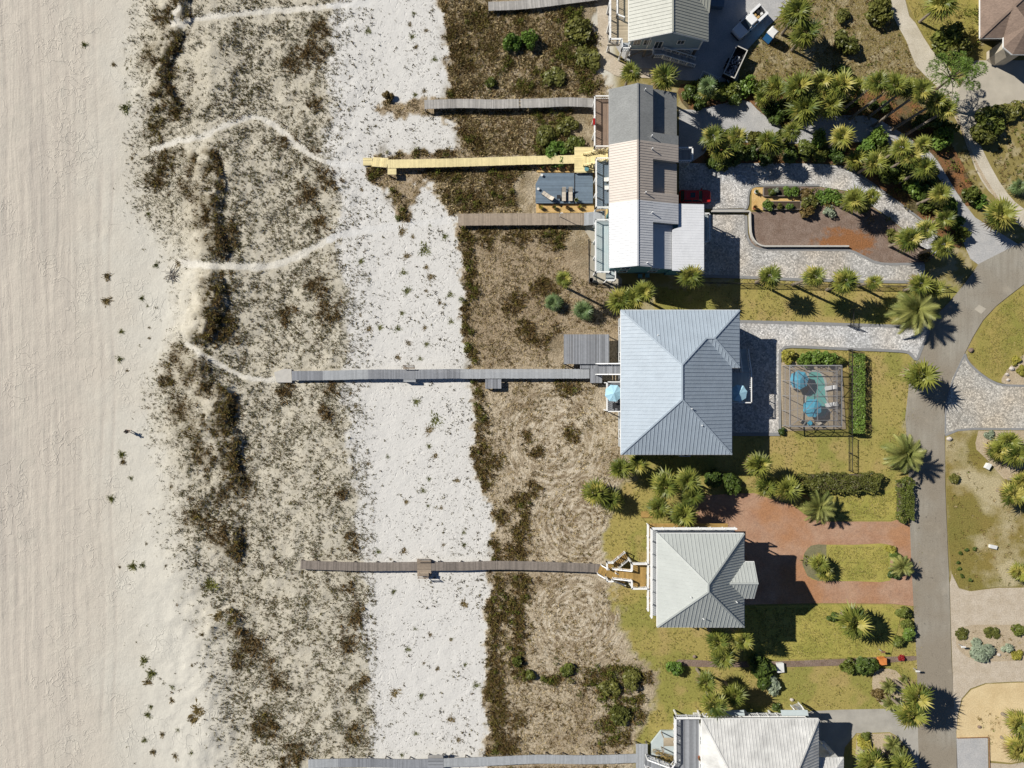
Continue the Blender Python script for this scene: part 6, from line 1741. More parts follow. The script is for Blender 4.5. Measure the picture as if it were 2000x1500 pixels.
def pin_frond(seed, n=26, L=2.1):
    rr = random.Random(seed); mb = MB(); pts = []
    for i in range(9):
        t = i / 8
        pts.append(Vector((L * t * (1 - 0.10 * t), 0, 0.30 * math.sin(t * 2.4) * 1.2 - 0.55 * t * t)))
    mb.tube(pts, [0.035 * (1 - 0.8 * i / 8) for i in range(9)], 4, 0.9, cap=False)
    for i in range(n):
        t = 0.16 + 0.84 * i / (n - 1)
        k = min(int(t * 8), 7); f = t * 8 - k
        c = pts[k].lerp(pts[k + 1], f)
        dv = (pts[k + 1] - pts[k]).normalized()
        l = 0.50 * (0.45 + 0.8 * math.sin(math.pi * min(t * 0.92 + 0.05, 1))) * rr.uniform(0.85, 1.1)
        for s in (-1, 1):
            a = R(38 + 26 * (1 - t)) * s
            d = (dv * math.cos(a) + Vector((0, 1, 0)) * math.sin(a)).normalized() + Vector((0, 0, 0.22 - 0.35 * t))
            d.normalize(); w = 0.032
            e = d.cross(Vector((0, 0, 1))).normalized() * w
            mb.add([c - e, c + e, c + d * l + Vector((0, 0, -0.05))], [(0, 1, 2)], rr.uniform(0, 1))
    return mb

def proto_mesh(mb, name, mat, smooth=False):
    me = bpy.data.meshes.new(name)
    me.from_pydata(mb.v, [], mb.f)
    at = me.attributes.new('tint', 'FLOAT', 'FACE'); at.data.foreach_set('value', np.array(mb.t, dtype=np.float32))
    if smooth: me.polygons.foreach_set('use_smooth', [True] * len(me.polygons))
    me.materials.append(mat); me.update()
    return me

FAN = [proto_mesh(fan_frond(s), 'fan_frond', M['frond']) for s in (1, 2, 3)]
FAN_Y = [proto_mesh(fan_frond(s), 'fan_frond', M['frond_y']) for s in (4, 5)]
FAN_D = [proto_mesh(fan_frond(s, 14), 'fan_frond', M['frond_dry']) for s in (6,)]
FAN_B = [proto_mesh(fan_frond(s), 'fan_frond', M['bluegreen']) for s in (7, 8)]
PIN = [proto_mesh(pin_frond(s), 'date_frond', M['pinnate']) for s in (1, 2, 3)]
PIN_D = [proto_mesh(pin_frond(9), 'date_frond', M['frond_dry'])]

def trunk_mesh(h, r0, r1, bend, seed):
    rr = random.Random(seed); mb = MB(); n = max(4, int(h / 0.45))
    bx, by = bend
    pts = []
    for i in range(n + 1):
        t = i / n; k = t - 1
        pts.append((bx * (t * t - 1), by * (t * t - 1), h * t))
    rad = [(r0 + (r1 - r0) * (i / n)) * (1 + 0.10 * (i % 2) + rr.uniform(-.04, .04)) for i in range(n + 1)]
    rad[0] *= 1.25
    mb.tube(pts, rad, 9)
    return mb

PALM_N = [0]
def palm(px, py, r, h, label, kind='fan', group='palm trees around the houses', yellow=0.25, dry=0.12, n=None, bend=None, size=1.0):
    """px,py: where the crown shows in the photograph; r: crown radius in pixels; h: height of the crown's heart"""
    PALM_N[0] += 1
    rr = random.Random(PALM_N[0] * 131 + int(px))
    c = W(px, py, h)
    t = empty({'fan': 'fan_palm', 'pin': 'date_palm', 'blue': 'yucca'}[kind], (c[0], c[1], 0))
    f = MPP * (1 - h / CAM_H) * r
    bend = bend or (rr.uniform(-.35, .35) * h * 0.12, rr.uniform(-.35, .35) * h * 0.12)
    b = trunk_mesh(h, 0.20, 0.16, bend, PALM_N[0]).build('trunk', M['trunk'], t)
    if kind == 'pin':
        s = f / 2.05; n = n or 38
        for i in range(n):
            u = (i + 0.5) / n
            el = R(78 - 105 * u ** 0.9 + rr.uniform(-8, 8)); az = i * 2.39996 + rr.uniform(-.2, .2)
            me = rr.choice(PIN_D) if (u > 0.9 and rr.random() < dry * 2) else rr.choice(PIN)
            sc = s * rr.uniform(0.88, 1.08)
            m = Matrix.Translation((0, 0, h)) @ Matrix.Rotation(az, 4, 'Z') @ Matrix.Rotation(-el, 4, 'Y') @ Matrix.Rotation(rr.uniform(-.3, .3), 4, 'X') @ Matrix.Scale(sc, 4)
            inst(me, 'frond', t, m)
    else:
        s = f / 1.36; n = n or int((20 + 8 * min(r / 25, 1.4)) * rr.uniform(0.85, 1.15))
        for i in range(n):
            u = (i + 0.5) / n
            el = R(rr.uniform(58, 74) - 104 * u ** 0.75 + rr.uniform(-11, 11)); az = i * 2.39996 + rr.uniform(-.25, .25)
            q = rr.random()
            if kind == 'blue': me = rr.choice(FAN_B)
            elif u > 0.82 and q < dry * 3: me = rr.choice(FAN_D)
            elif q < yellow: me = rr.choice(FAN_Y)
            else: me = rr.choice(FAN)
            sc = s * rr.uniform(0.76, 1.1)
            m = Matrix.Translation((0, 0, h)) @ Matrix.Rotation(az, 4, 'Z') @ Matrix.Rotation(-el, 4, 'Y') @ Matrix.Rotation(rr.uniform(-.45, .45), 4, 'X') @ Matrix.Scale(sc, 4)
            inst(me, 'frond', t, m)
    tag(t, label, 'palm' if kind != 'blue' else 'yucca', group)
    return t

G1 = 'palms along the cobble drive'; G2 = 'palms round the blue-roofed house'; G3 = 'palms of the upper lots'; G4 = 'palms between the gravel and cobble drives'; G5 = 'palms by the road'; G6 = 'palms of the southern lawns'; G7 = 'palms east of the road'
PALMS = [
 (1350, 540, 27, 6.0, 'fan palm over the south corner of the white metal roof wing', 'fan', G1),
 (1503, 541, 24, 6.0, 'first palm from the west in the row along the pale cobble drive', 'fan', G1),
 (1590, 541, 23, 7.0, 'round-headed second palm in the row along the pale cobble drive', 'fan', G1),
 (1650, 551, 27, 6.5, 'third palm in the row along the pale cobble drive', 'fan', G1),
 (1706, 552, 17, 4.5, 'smallest palm in the row along the pale cobble drive', 'fan', G1),
 (1798, 557, 24, 4.5, 'fan palm just above the big date palm by the road', 'fan', G1),
 (1826, 566, 20, 3.6, 'low fan palm right above the big date palm, nearest the road', 'fan', G1),
 (1102, 545, 18, 6.5, 'single slim palm on the bare lot west of the row house', 'fan', G2),
 (1212, 588, 27, 5.0, 'left palm at the north-west corner of the blue roof', 'fan', G2),
 (1236, 583, 24, 5.6, 'middle palm at the north-west corner of the blue roof', 'fan', G2),
 (1258, 570, 24, 6.0, 'right palm at the north-west corner of the blue roof', 'fan', G2),
 (1212, 915, 23, 3.6, 'left of two palms at the south-west corner of the blue roof', 'fan', G2),
 (1246, 906, 22, 4.2, 'right of two palms at the south-west corner of the blue roof', 'fan', G2),
 (1162, 962, 30, 2.8, 'larger westernmost palm standing where lawn meets dry lot', 'fan', G2),
 (1194, 978, 24, 2.2, 'smaller palm just right of the westernmost palm', 'fan', G2),
 (1299, 948, 31, 4.6, 'upper left palm of the cluster between the blue and sage roofs', 'fan', G2),
 (1344, 938, 28, 5.6, 'upper right palm of the cluster between the blue and sage roofs', 'fan', G2),
 (1352, 966, 25, 5.0, 'right middle palm of the cluster between the blue and sage roofs', 'fan', G2),
 (1286, 990, 24, 3.4, 'lower left palm of the cluster between the blue and sage roofs', 'fan', G2),
 (1335, 1004, 28, 4.6, 'lowest palm of the cluster, touching the sage house porch', 'fan', G2),
 (1481, 909, 28, 5.2, 'palm with dry tan fronds at the shaded lawn corner', 'fan', G2),
 (1496, 950, 25, 3.0, 'left of two low palms at the top of the red drive', 'fan', G2),
 (1537, 955, 28, 3.4, 'right of two low palms at the top of the red drive', 'fan', G2),
 (1233, 142, 21, 4.5, 'small palm in sand south of the raised house', 'fan', G3),
 (1297, 151, 27, 5.4, 'palm touching the grey shingle roof corner', 'fan', G3),
 (1556, 25, 34, 4.4, 'large palm at the top edge right of the white truck', 'fan', G3),
 (1573, 66, 30, 4.0, 'palm just below the large top edge palm, right of the blue toilet', 'fan', G3),
 (1840, 8, 32, 4.2, 'palm cut by the top edge on the green verge', 'fan', G3),
 (1516, 172, 26, 3.6, 'westernmost palm of the big clump above the gravel drive', 'fan', G3),
 (1558, 172, 33, 4.8, 'tall palm second from the west in the big clump above the gravel drive', 'fan', G3),
 (1572, 212, 34, 4.2, 'lowest and widest palm of the big clump above the gravel drive', 'fan', G3),
 (1604, 160, 24, 4.6, 'upper middle palm of the big clump above the gravel drive', 'fan', G3),
 (1640, 168, 30, 5.0, 'upper right palm of the big clump above the gravel drive', 'fan', G3),
 (1622, 206, 26, 4.0, 'lower right palm of the big clump above the gravel drive', 'fan', G3),
 (1675, 172, 22, 3.8, 'easternmost palm of the big clump, next to the pine straw', 'fan', G3),
 (1712, 162, 24, 5.5, 'first leaning palm over the pine straw from the west', 'fan', G3, (2.2, 1.6)),
 (1748, 166, 26, 6.0, 'second leaning palm over the pine straw from the west', 'fan', G3, (2.6, 1.8)),
 (1770, 172, 24, 5.0, 'third leaning palm over the pine straw from the west', 'fan', G3, (2.0, 1.6)),
 (1800, 178, 26, 6.0, 'fourth leaning palm over the pine straw, nearest the sandy track', 'fan', G3, (2.8, 2.0)),
 (1828, 200, 22, 5.0, 'fifth leaning palm, its crown over the sandy track', 'fan', G3, (2.6, 1.5)),
 (1850, 214, 20, 4.6, 'last leaning palm, its crown furthest over the sandy track', 'fan', G3, (2.6, 1.5)),
 (1392, 268, 24, 4.4, 'first palm from the house in the strip between the two drives', 'fan', G4),
 (1408, 296, 22, 3.2, 'low second palm from the house in the strip between the two drives', 'fan', G4),
 (1440, 270, 22, 4.4, 'third palm from the house in the strip between the two drives', 'fan', G4),
 (1498, 276, 22, 4.0, 'fourth palm from the house in the strip between the two drives', 'fan', G4),
 (1512, 286, 22, 3.4, 'fifth palm from the house in the strip between the two drives', 'fan', G4),
 (1547, 256, 20, 4.6, 'sixth palm from the house, its fronds over the gravel drive', 'fan', G4),
 (1644, 267, 24, 4.2, 'lone yellow-green palm at the middle of the strip between the drives', 'fan', G4),
 (1671, 312, 22, 2.6, 'low palm with pale dry flower stalks in the strip between the drives', 'fan', G4),
 (1708, 318, 24, 4.0, 'palm right of the low dry-stalked palm in the strip between the drives', 'fan', G4),
 (1760, 290, 24, 5.0, 'upper left palm of the eastern thicket between the drives', 'fan', G4),
 (1778, 306, 24, 5.0, 'centre palm of the eastern thicket between the drives', 'fan', G4),
 (1803, 283, 20, 4.6, 'upper right palm of the eastern thicket between the drives', 'fan', G4),
 (1806, 328, 24, 5.0, 'lower right palm of the eastern thicket between the drives', 'fan', G4),
 (1836, 380, 22, 4.2, 'single palm in the shrubs where the strip narrows', 'fan', G4),
 (1845, 426, 20, 2.8, 'dry-tipped palm near the pointed end of the strip', 'fan', G4),
 (1668, 392, 26, 3.4, 'palm at the top of the mulch bed inside the cobble loop', 'fan', G4),
 (1702, 385, 18, 3.0, 'small open palm beside the cobble loop', 'fan', G4),
 (1776, 468, 26, 4.2, 'left palm at the east tip of the mulch bed', 'fan', G4),
 (1808, 449, 22, 4.6, 'upper palm at the east tip of the mulch bed', 'fan', G4),
 (1842, 480, 24, 4.6, 'right palm at the east tip of the mulch bed', 'fan', G4),
 (1783, 606, 50, 2.2, 'largest date palm, beside the road bend', 'pin', G5),
 (1797, 733, 33, 4.4, 'fan palm leaning over the west edge of the road', 'fan', G5),
 (1764, 886, 42, 2.6, 'date palm with orange heart on the lawn by the road', 'pin', G5),
 (1596, 989, 36, 1.8, 'date palm where the red drive meets the bright lawn', 'pin', G5),
 (1600, 1100, 20, 1.8, 'small upper palm in the mulch end of the lawn island', 'fan', G5),
 (1610, 1118, 18, 1.2, 'small lower palm in the mulch end of the lawn island', 'fan', G5),
 (1760, 1105, 24, 1.4, 'spiky palm in the shrubs at the road end of the lawn island', 'pin', G5),
 (1668, 1215, 34, 4.0, 'full round palm on the lawn south of the red drive', 'fan', G6),
 (1402, 1252, 26, 6.0, 'left palm at the south eave of the sage roof', 'fan', G6),
 (1412, 1283, 26, 5.2, 'lower palm below the south eave of the sage roof', 'fan', G6),
 (1450, 1250, 22, 6.0, 'right palm at the south eave of the sage roof', 'fan', G6),
 (1378, 1332, 22, 5.0, 'upper left of three palms north of the off-white roof', 'fan', G6),
 (1395, 1376, 28, 6.0, 'tall palm overlapping the off-white roof corner', 'fan', G6),
 (1434, 1358, 24, 4.2, 'right of three palms north of the off-white roof', 'fan', G6),
 (1790, 1362, 30, 6.4, 'upper of twin palms over the road near the concrete drive', 'fan', G6),
 (1778, 1395, 30, 6.4, 'lower of twin palms over the road near the concrete drive', 'fan', G6),
 (1741, 1452, 18, 1.6, 'round cycad with an orange heart below the concrete drive', 'pin', G6),
 (1700, 1490, 30, 3.6, 'palm cut by the bottom edge beside the wing roof', 'fan', G6),
 (1757, 1472, 18, 1.6, 'dark small palm right of the orange-hearted cycad', 'pin', G6),
 (1758, 1496, 26, 3.4, 'palm cut by the bottom edge next to the road', 'fan', G6),
 (1735, 1340, 16, 1.2, 'upper small cycad left of the twin palms', 'pin', G6),
 (1738, 1372, 17, 1.2, 'lower small cycad left of the twin palms', 'pin', G6),
 (1764, 1326, 9, 0.5, 'tiny yellow-green cycad in the bare bed by the road', 'pin', G6),
 (1952, 420, 33, 3.4, 'palm on the point between the gravel drive and the sandy track', 'fan', G7),
 (1990, 366, 18, 1.0, 'grey-green yucca at the right edge beside the sandy track', 'blue', G7),
 (1968, 862, 24, 2.6, 'upper palm in the tan bed south of the east cobble drive', 'fan', G7),
 (1950, 880, 24, 2.2, 'yellowing palm in the tan bed south of the east cobble drive', 'fan', G7),
 (1985, 888, 26, 3.0, 'right palm in the tan bed at the photo edge', 'fan', G7),
 (1978, 965, 28, 3.2, 'yellow-green palm at the right edge of the patchy lawn', 'fan', G7),
 (1998, 940, 22, 3.0, 'palm half cut by the right edge above the patchy lawn palm', 'fan', G7),
 (1990, 1118, 20, 2.2, 'yellow-green palm at the lower right corner of the patchy lawn', 'fan', G7),
 (1988, 1414, 26, 3.4, 'upper palm at the right edge of the cream shell court', 'fan', G7),
 (1990, 1462, 28, 3.6, 'lower palm at the right edge of the cream shell court', 'fan', G7),
 (1080, 592, 19, 0.9, 'blue-green yucca, left of the pair on the bare lot', 'blue', G2),
 (1140, 607, 22, 1.2, 'blue-green yucca, right of the pair on the bare lot', 'blue', G2),
 (1490, 190, 18, 2.0, 'short palm between the hedge and the big palm clump', 'fan', G3),
 (1382, 168, 20, 2.8, 'grey-green palm below the white lumber frames', 'blue', G3),
 (1382, 180, 16, 2.2, 'yellow-tipped palm just below the grey-green one', 'fan', G3),
]
for q in PALMS:
    q = list(q); q[3] *= 1.3 if q[6] in (G3, G4) else 1.0
    palm(*q[:7], bend=q[7] if len(q) > 7 else None, yellow=0.55 if 'yellow' in q[4] or q[1] > 930 and q[0] > 1900 else 0.12, dry=0.5 if 'dry' in q[4] else 0.2)

# ------------------------------------------------------------------ shrubs, hedges, trees
def clump_mesh(seed, mat, n=900, lobes=9, flat=0.7, ls=0.13, blade=1.0, hollow=0.45):
    """leaves on the surfaces of overlapping lobes, unit radius"""
    g = np.random.default_rng(seed)
    cen = g.normal(size=(lobes, 3)); cen /= np.linalg.norm(cen, axis=1, keepdims=True)
    cen *= g.uniform(0.25, 0.68, (lobes, 1)); cen[:, 2] = np.abs(cen[:, 2]) * flat
    rad = g.uniform(0.26, 0.46, lobes)
    li = g.integers(0, lobes, n)
    u = g.normal(size=(n, 3)); u /= np.linalg.norm(u, axis=1, keepdims=True)
    c = cen[li] + u * (rad[li] * g.uniform(hollow, 1.0, n) ** 0.4)[:, None] * np.array([1, 1, flat])
    c[:, 2] += 0.25
    c = c[c[:, 2] > 0.02]; u = u[:len(c)]; n = len(c)
    nr = u + g.normal(scale=0.55, size=u.shape) + np.array([0, 0, 0.4]); nr /= np.linalg.norm(nr, axis=1, keepdims=True)
    a = np.cross(nr, g.normal(size=u.shape)); a /= np.linalg.norm(a, axis=1, keepdims=True) + 1e-9
    b = np.cross(nr, a)
    s = (ls * g.uniform(0.6, 1.4, n))[:, None]
    co = np.stack([c - a * s * blade, c - b * s * 0.5, c + a * s * blade, c + b * s * 0.5], 1).reshape(-1, 3)
    me = bpy.data.meshes.new('foliage')
    me.from_pydata(co.tolist(), [], np.arange(n * 4).reshape(-1, 4).tolist())
    at = me.attributes.new('tint', 'FLOAT', 'FACE'); at.data.foreach_set('value', g.uniform(0, 1, n).astype(np.float32))
    me.materials.append(M[mat]); me.update()
    return me

CL = {}
def clump(mat, v):
    k = (mat, v % 3)
    if k not in CL: CL[k] = clump_mesh(hash(mat) % 1000 + v % 3 * 7 if False else sum(map(ord, mat)) + (v % 3) * 7, mat, n=1100)
    return CL[k]

SHN = [0]
def shrub(px, py, r, h, mat, label, group=None, cat='shrub', name='shrub', ry=None):
    SHN[0] += 1
    rr = random.Random(SHN[0] * 17)
    c = W(px, py, h * 0.6)
    f = MPP * (1 - h * 0.6 / CAM_H)
    t = empty(name, (c[0], c[1], gz(px, py)), rr.uniform(0, 6.28) if ry is None else 0)
    o = inst(clump(mat, SHN[0]), 'foliage', t); o.scale = (r * f * 1.05, (ry or r) * f * 1.05, h / 0.95)
    mb = MB()
    for i in range(5):
        a = i * 1.26; mb.tube([(0, 0, 0), (math.cos(a) * r * f * .35, math.sin(a) * r * f * .35, h * .55)], [0.05, 0.02], 5)
    mb.build('stems', M['bark'], t)
    tag(t, label, cat, group)
    return t

SHRUBS = [
 (1000, 82, 19, 1.9, 'leaf_bright', 'bright green bush, left of the pair on the upper brown lot'),
 (1036, 76, 20, 2.0, 'leaf_bright', 'bright green bush, right of the pair on the upper brown lot'),
 (960, 157, 13, 0.9, 'leaf_mid', 'small green bush above the silvery boardwalk'),
 (1088, 300, 26, 1.5, 'leaf_bright', 'round green bush at the corner of the yellow platform'),
 (1120, 282, 24, 1.5, 'leaf_mid', 'green bush right of the round bush by the yellow platform'),
 (1108, 243, 24, 1.4, 'leaf_olive', 'olive bush south of the silvery boardwalk near the brown deck'),
 (1066, 262, 24, 1.3, 'leaf_olive', 'olive bush left of the one near the brown deck'),
 (1130, 60, 34, 1.8, 'leaf_olive', 'broad olive thicket beside the sand apron of the raised house'),
 (1150, 110, 30, 1.5, 'leaf_olive', 'olive thicket just below the broad one by the sand apron'),
 (1085, 150, 26, 1.2, 'leaf_olive', 'olive bush in the lower part of the upper brown lot'),
 (757, 186, 13, 1.0, 'leaf_rust', 'lone brown bush on the white sand above the silvery boardwalk end'),
 (1008, 1290, 13, 1.2, 'leaf_mid', 'dark green bush at the foot of the long brown thicket strip'),
 (1035, 1318, 13, 1.1, 'leaf_mid', 'green bush just right of the thicket strip foot'),
 (1110, 1308, 17, 1.2, 'leaf_mid', 'green bush in the lowest dry lot, upper side'),
 (1192, 1345, 24, 1.4, 'leaf_olive', 'olive bush in the middle of the lowest dry lot thicket'),
 (1236, 1328, 24, 1.5, 'leaf_olive', 'olive bush at the lawn edge of the lowest dry lot'),
 (1215, 1400, 26, 1.4, 'leaf_olive', 'olive bush in the lower part of the lowest dry lot'),
 (1318, 1308, 20, 1.8, 'leaf_bright', 'round dark green bush alone on the south lawn'),
 (1430, 945, 26, 2.0, 'leaf_dark', 'dark round bush at the shaded edge of the red drive, right one'),
 (1393, 940, 26, 2.2, 'leaf_dark', 'dark round bush at the shaded edge of the red drive, left one'),
 (1495, 1318, 34, 2.6, 'leaf_dark', 'large dark bush between the two south lawns'),
 (1480, 1296, 22, 2.0, 'leaf_dark', 'dark bush joined to the large one between the south lawns'),
 (1512, 1336, 26, 1.4, 'leaf_sage', 'grey-green bush below the large dark one'),
 (1660, 1308, 19, 1.9, 'leaf_mid', 'left green bush beside the orange box'),
 (1695, 1303, 27, 2.3, 'leaf_dark', 'big green bush next to the orange box'),
 (1718, 1356, 18, 1.1, 'leaf_rust', 'rusty feathery bush left of the twin road palms'),
 (1628, 1208, 13, 1.2, 'leaf_dark', 'dark leafy plant left of the round lawn palm'),
 (1540, 699, 18, 1.5, 'leaf_yellow', 'yellow-green bush at the north-west corner of the pool cage'),
 (1575, 700, 17, 1.6, 'leaf_bright', 'first leafy plant along the north side of the pool cage'),
 (1598, 699, 17, 1.6, 'leaf_bright', 'second leafy plant along the north side of the pool cage'),
 (1620, 700, 17, 1.6, 'leaf_bright', 'third leafy plant along the north side of the pool cage'),
 (1642, 704, 14, 1.4, 'leaf_mid', 'fourth leafy plant along the north side of the pool cage'),
 (1528, 842, 9, 0.9, 'leaf_dark', 'small dark bush at the south-west corner of the pool cage'),
 (1585, 395, 20, 1.8, 'leaf_olive', 'olive bush right of the raised garden beds'),
 (1580, 412, 16, 1.6, 'leaf_rust', 'feathery rusty bush below the raised garden beds'),
 (1575, 378, 18, 1.0, 'leaf_rust', 'reddish low plants right of the upper raised bed'),
 (1612, 382, 18, 1.0, 'leaf_bright', 'bright green leafy plants at the top of the mulch bed'),
 (1635, 386, 16, 1.0, 'leaf_bright', 'leafy plants left of the mulch bed palm'),
 (1622, 412, 15, 1.3, 'leaf_sage', 'silvery bush casting shade on the mulch bed'),
 (1745, 460, 16, 1.2, 'leaf_olive', 'olive bush at the left foot of the mulch bed tip palms'),
 (1810, 498, 14, 0.9, 'leaf_rust', 'low brown shrub at the east tip of the mulch bed'),
 (1690, 402, 16, 1.0, 'leaf_olive', 'low shrub below the mulch bed palm'),
 (1430, 305, 24, 1.8, 'leaf_dark', 'dark shrub in the palm strip near the row house'),
 (1395, 312, 24, 1.5, 'leaf_dark', 'dark low shrub nearest the tan unit landing'),
 (1468, 300, 20, 1.5, 'leaf_dark', 'dark shrub at the middle of the palm strip'),
 (1578, 294, 24, 1.7, 'leaf_mid', 'rounded green shrub left of the lone yellow-green palm'),
 (1608, 292, 22, 1.7, 'leaf_mid', 'rounded green shrub touching the lone yellow-green palm'),
 (1690, 292, 28, 2.2, 'leaf_bright', 'large bright shrub in the strip between the drives'),
 (1722, 286, 22, 2.0, 'leaf_mid', 'shrub right of the large bright one in the strip'),
 (1742, 330, 26, 2.2, 'leaf_mid', 'shrub at the lower side of the eastern thicket'),
 (1770, 345, 28, 2.4, 'leaf_mid', 'big shrub at the bottom of the eastern thicket'),
 (1795, 362, 26, 2.2, 'leaf_bright', 'bright shrub below the lower right thicket palm'),
 (1822, 345, 22, 2.0, 'leaf_mid', 'shrub on the gravel side of the eastern thicket'),
 (1815, 402, 20, 2.0, 'leaf_mid', 'shrub on the cobble side where the strip narrows'),
 (1838, 405, 18, 1.8, 'leaf_olive', 'olive shrub below the single strip palm'),
 (1868, 430, 18, 2.4, 'leaf_bright', 'bright shrub near the point of the strip, upper one'),
 (1880, 452, 18, 2.2, 'leaf_mid', 'bright shrub at the very point of the strip'),
 (1375, 160, 22, 1.8, 'leaf_mid', 'green bush right of the grey roof corner palm'),
 (1408, 180, 22, 1.9, 'leaf_mid', 'first green bush of the row under the dump trailer'),
 (1435, 172, 24, 2.0, 'leaf_mid', 'second green bush of the row under the dump trailer'),
 (1460, 165, 22, 2.0, 'leaf_bright', 'third green bush of the row under the dump trailer'),
 (1345, 178, 22, 1.6, 'leaf_dark', 'dark bush in the corner behind the grey shingle roof'),
 (1370, 196, 22, 1.5, 'leaf_dark', 'dark low bush at the edge of the gravel drive'),
 (1505, 208, 22, 1.7, 'leaf_dark', 'dark clipped bush at the bend of the gravel drive, upper one'),
 (1522, 228, 20, 1.6, 'leaf_dark', 'dark clipped bush at the bend of the gravel drive, lower one'),
 (1656, 80, 30, 2.6, 'leaf_olive', 'big olive bush in the rough upper lot'),
 (1650, 28, 18, 1.4, 'leaf_olive', 'small olive bush near the top edge of the rough lot'),
 (1722, 22, 34, 2.6, 'leaf_olive', 'broad olive bush beside the sandy track at the top'),
 (1650, 135, 18, 2.2, 'leaf_dark', 'dark bush just above the big palm clump'),
 (1665, 200, 14, 1.5, 'leaf_dark', 'dark bush at the left end of the pine straw'),
 (1710, 203, 14, 1.3, 'leaf_dark', 'dark bush in the pine straw, left of two'),
 (1732, 208, 14, 1.3, 'leaf_dark', 'dark bush in the pine straw, right of two'),
 (1845, 268, 24, 3.0, 'leaf_bright', 'bright bush under the sandy track palms'),
 (1798, 235, 20, 2.4, 'leaf_dark', 'dark bush in the shade beside the gravel drive bend'),
 (1898, 382, 22, 2.2, 'leaf_mid', 'shrub between the sandy track and the gravel drive, upper'),
 (1915, 392, 16, 1.6, 'leaf_bright', 'shrub between the sandy track and the gravel drive, lower'),
 (1945, 235, 34, 3.4, 'leaf_mid', 'large spreading bush beside the concrete forecourt'),
 (1925, 262, 26, 3.0, 'leaf_olive', 'olive lower part bush beside the concrete forecourt'),
 (1975, 215, 26, 1.6, 'leaf_olive', 'low planting along the concrete forecourt edge'),
 (1862, 65, 36, 4.0, 'leaf_mid', 'big bush left of the brown shingled house, upper'),
 (1880, 92, 30, 3.6, 'leaf_olive', 'big bush left of the brown shingled house, lower'),
 (1985, 705, 12, 0.8, 'leaf_yellow', 'yellow plant in the tan bed by the green lawn'),
 (1998, 725, 12, 0.8, 'leaf_yellow', 'second yellow plant in the tan bed by the green lawn'),
 (1935, 850, 12, 0.9, 'leaf_sage', 'blue-grey agave in the tan bed south of the cobble drive'),
 (1922, 1272, 30, 1.4, 'leaf_sage', 'large silvery bush in the planted island'),
 (1972, 1268, 14, 1.0, 'leaf_sage', 'small silvery bush right of the large one in the island'),
 (1995, 1232, 16, 1.0, 'leaf_mid', 'green bush at the right edge of the planted island'),
 (1990, 1280, 14, 0.9, 'leaf_yellow', 'yellow-green plant at the lower edge of the planted island'),
 (1880, 1240, 16, 0.7, 'leaf_olive', 'low olive plants at the round end of the planted island'),
 (1940, 1236, 18, 0.7, 'leaf_olive', 'low olive plants along the top of the planted island'),
 (1770, 1198, 17, 1.6, 'leaf_mid', 'upper bush of the hedge beside the road south of the red drive'),
 (1774, 1222, 16, 1.7, 'leaf_mid', 'middle bush of the hedge beside the road south of the red drive'),
 (1778, 1240, 16, 1.6, 'leaf_bright', 'lower bush of the hedge beside the road south of the red drive'),
 (1760, 1252, 15, 1.5, 'leaf_mid', 'bush at the lawn side of that roadside hedge'),
 (1742, 1075, 13, 0.9, 'leaf_yellow', 'upper yellow-green bush at the road end of the lawn island'),
 (1752, 1090, 15, 1.1, 'leaf_dark', 'dark bush at the road end of the lawn island'),
 (1748, 1122, 14, 1.0, 'leaf_dark', 'lower dark bush at the road end of the lawn island'),
 (1770, 1100, 12, 1.1, 'leaf_mid', 'bush nearest the road on the lawn island'),
 (1686, 1452, 18, 0.9, 'leaf_yellow', 'yellow-green plants left of the orange-hearted cycad'),
 (1690, 1440, 12, 0.9, 'leaf_mid', 'green tuft just below the concrete drive'),
 (1420, 262, 20, 2.6, 'leaf_mid', 'leafy bush between the first and third palms of the strip'),
 (1414, 314, 22, 1.6, 'leaf_mid', 'low bush along the cobble edge under the first strip palms'),
 (1452, 292, 22, 2.2, 'leaf_mid', 'leafy bush right of the third strip palm'),
 (1478, 268, 18, 2.4, 'leaf_olive', 'olive bush left of the fourth strip palm'),
 (1530, 272, 22, 2.6, 'leaf_mid', 'leafy bush under the sixth strip palm'),
 (1545, 300, 22, 1.8, 'leaf_dark', 'dark bush on the cobble side below the sixth strip palm'),
 (1500, 304, 22, 1.6, 'leaf_dark', 'dark bush on the cobble side below the fifth strip palm'),
 (1600, 268, 20, 2.8, 'leaf_bright', 'bright bush left of the lone yellow-green strip palm'),
 (1638, 300, 22, 2.2, 'leaf_dark', 'dark bush under the lone yellow-green strip palm'),
 (1715, 268, 22, 2.8, 'leaf_bright', 'tall bright bush on the gravel side of the thicket'),
 (1735, 305, 26, 3.0, 'leaf_mid', 'tall bush in the heart of the eastern thicket'),
 (1758, 322, 26, 3.0, 'leaf_dark', 'dark bush between the thicket palms'),
 (1788, 340, 26, 3.0, 'leaf_mid', 'tall bush right of centre at the bottom of the thicket'),
 (1818, 372, 22, 2.8, 'leaf_dark', 'dark bush left of the single palm where the strip narrows'),
 (1860, 402, 18, 2.6, 'leaf_bright', 'bright bush above the pointed end shrubs of the strip'),
 (1440, 190, 24, 1.8, 'leaf_dark', 'dark bush at the upper edge of the gravel drive, below the trailer row'),
 (1480, 172, 22, 2.4, 'leaf_mid', 'bush between the trailer row and the big palm clump'),
 (1535, 205, 26, 2.6, 'leaf_dark', 'dark bush between the clump palms and the drive bend'),
 (1590, 190, 26, 3.6, 'leaf_mid', 'tall leafy bush in the heart of the big palm clump'),
 (1648, 195, 22, 2.8, 'leaf_mid', 'leafy bush at the right of the big palm clump'),
 (1820, 232, 26, 3.6, 'leaf_dark', 'tall dark bush under the last leaning palms'),
 (1858, 248, 24, 3.4, 'leaf_mid', 'tall bush at the edge of the sandy track below the leaning palms'),
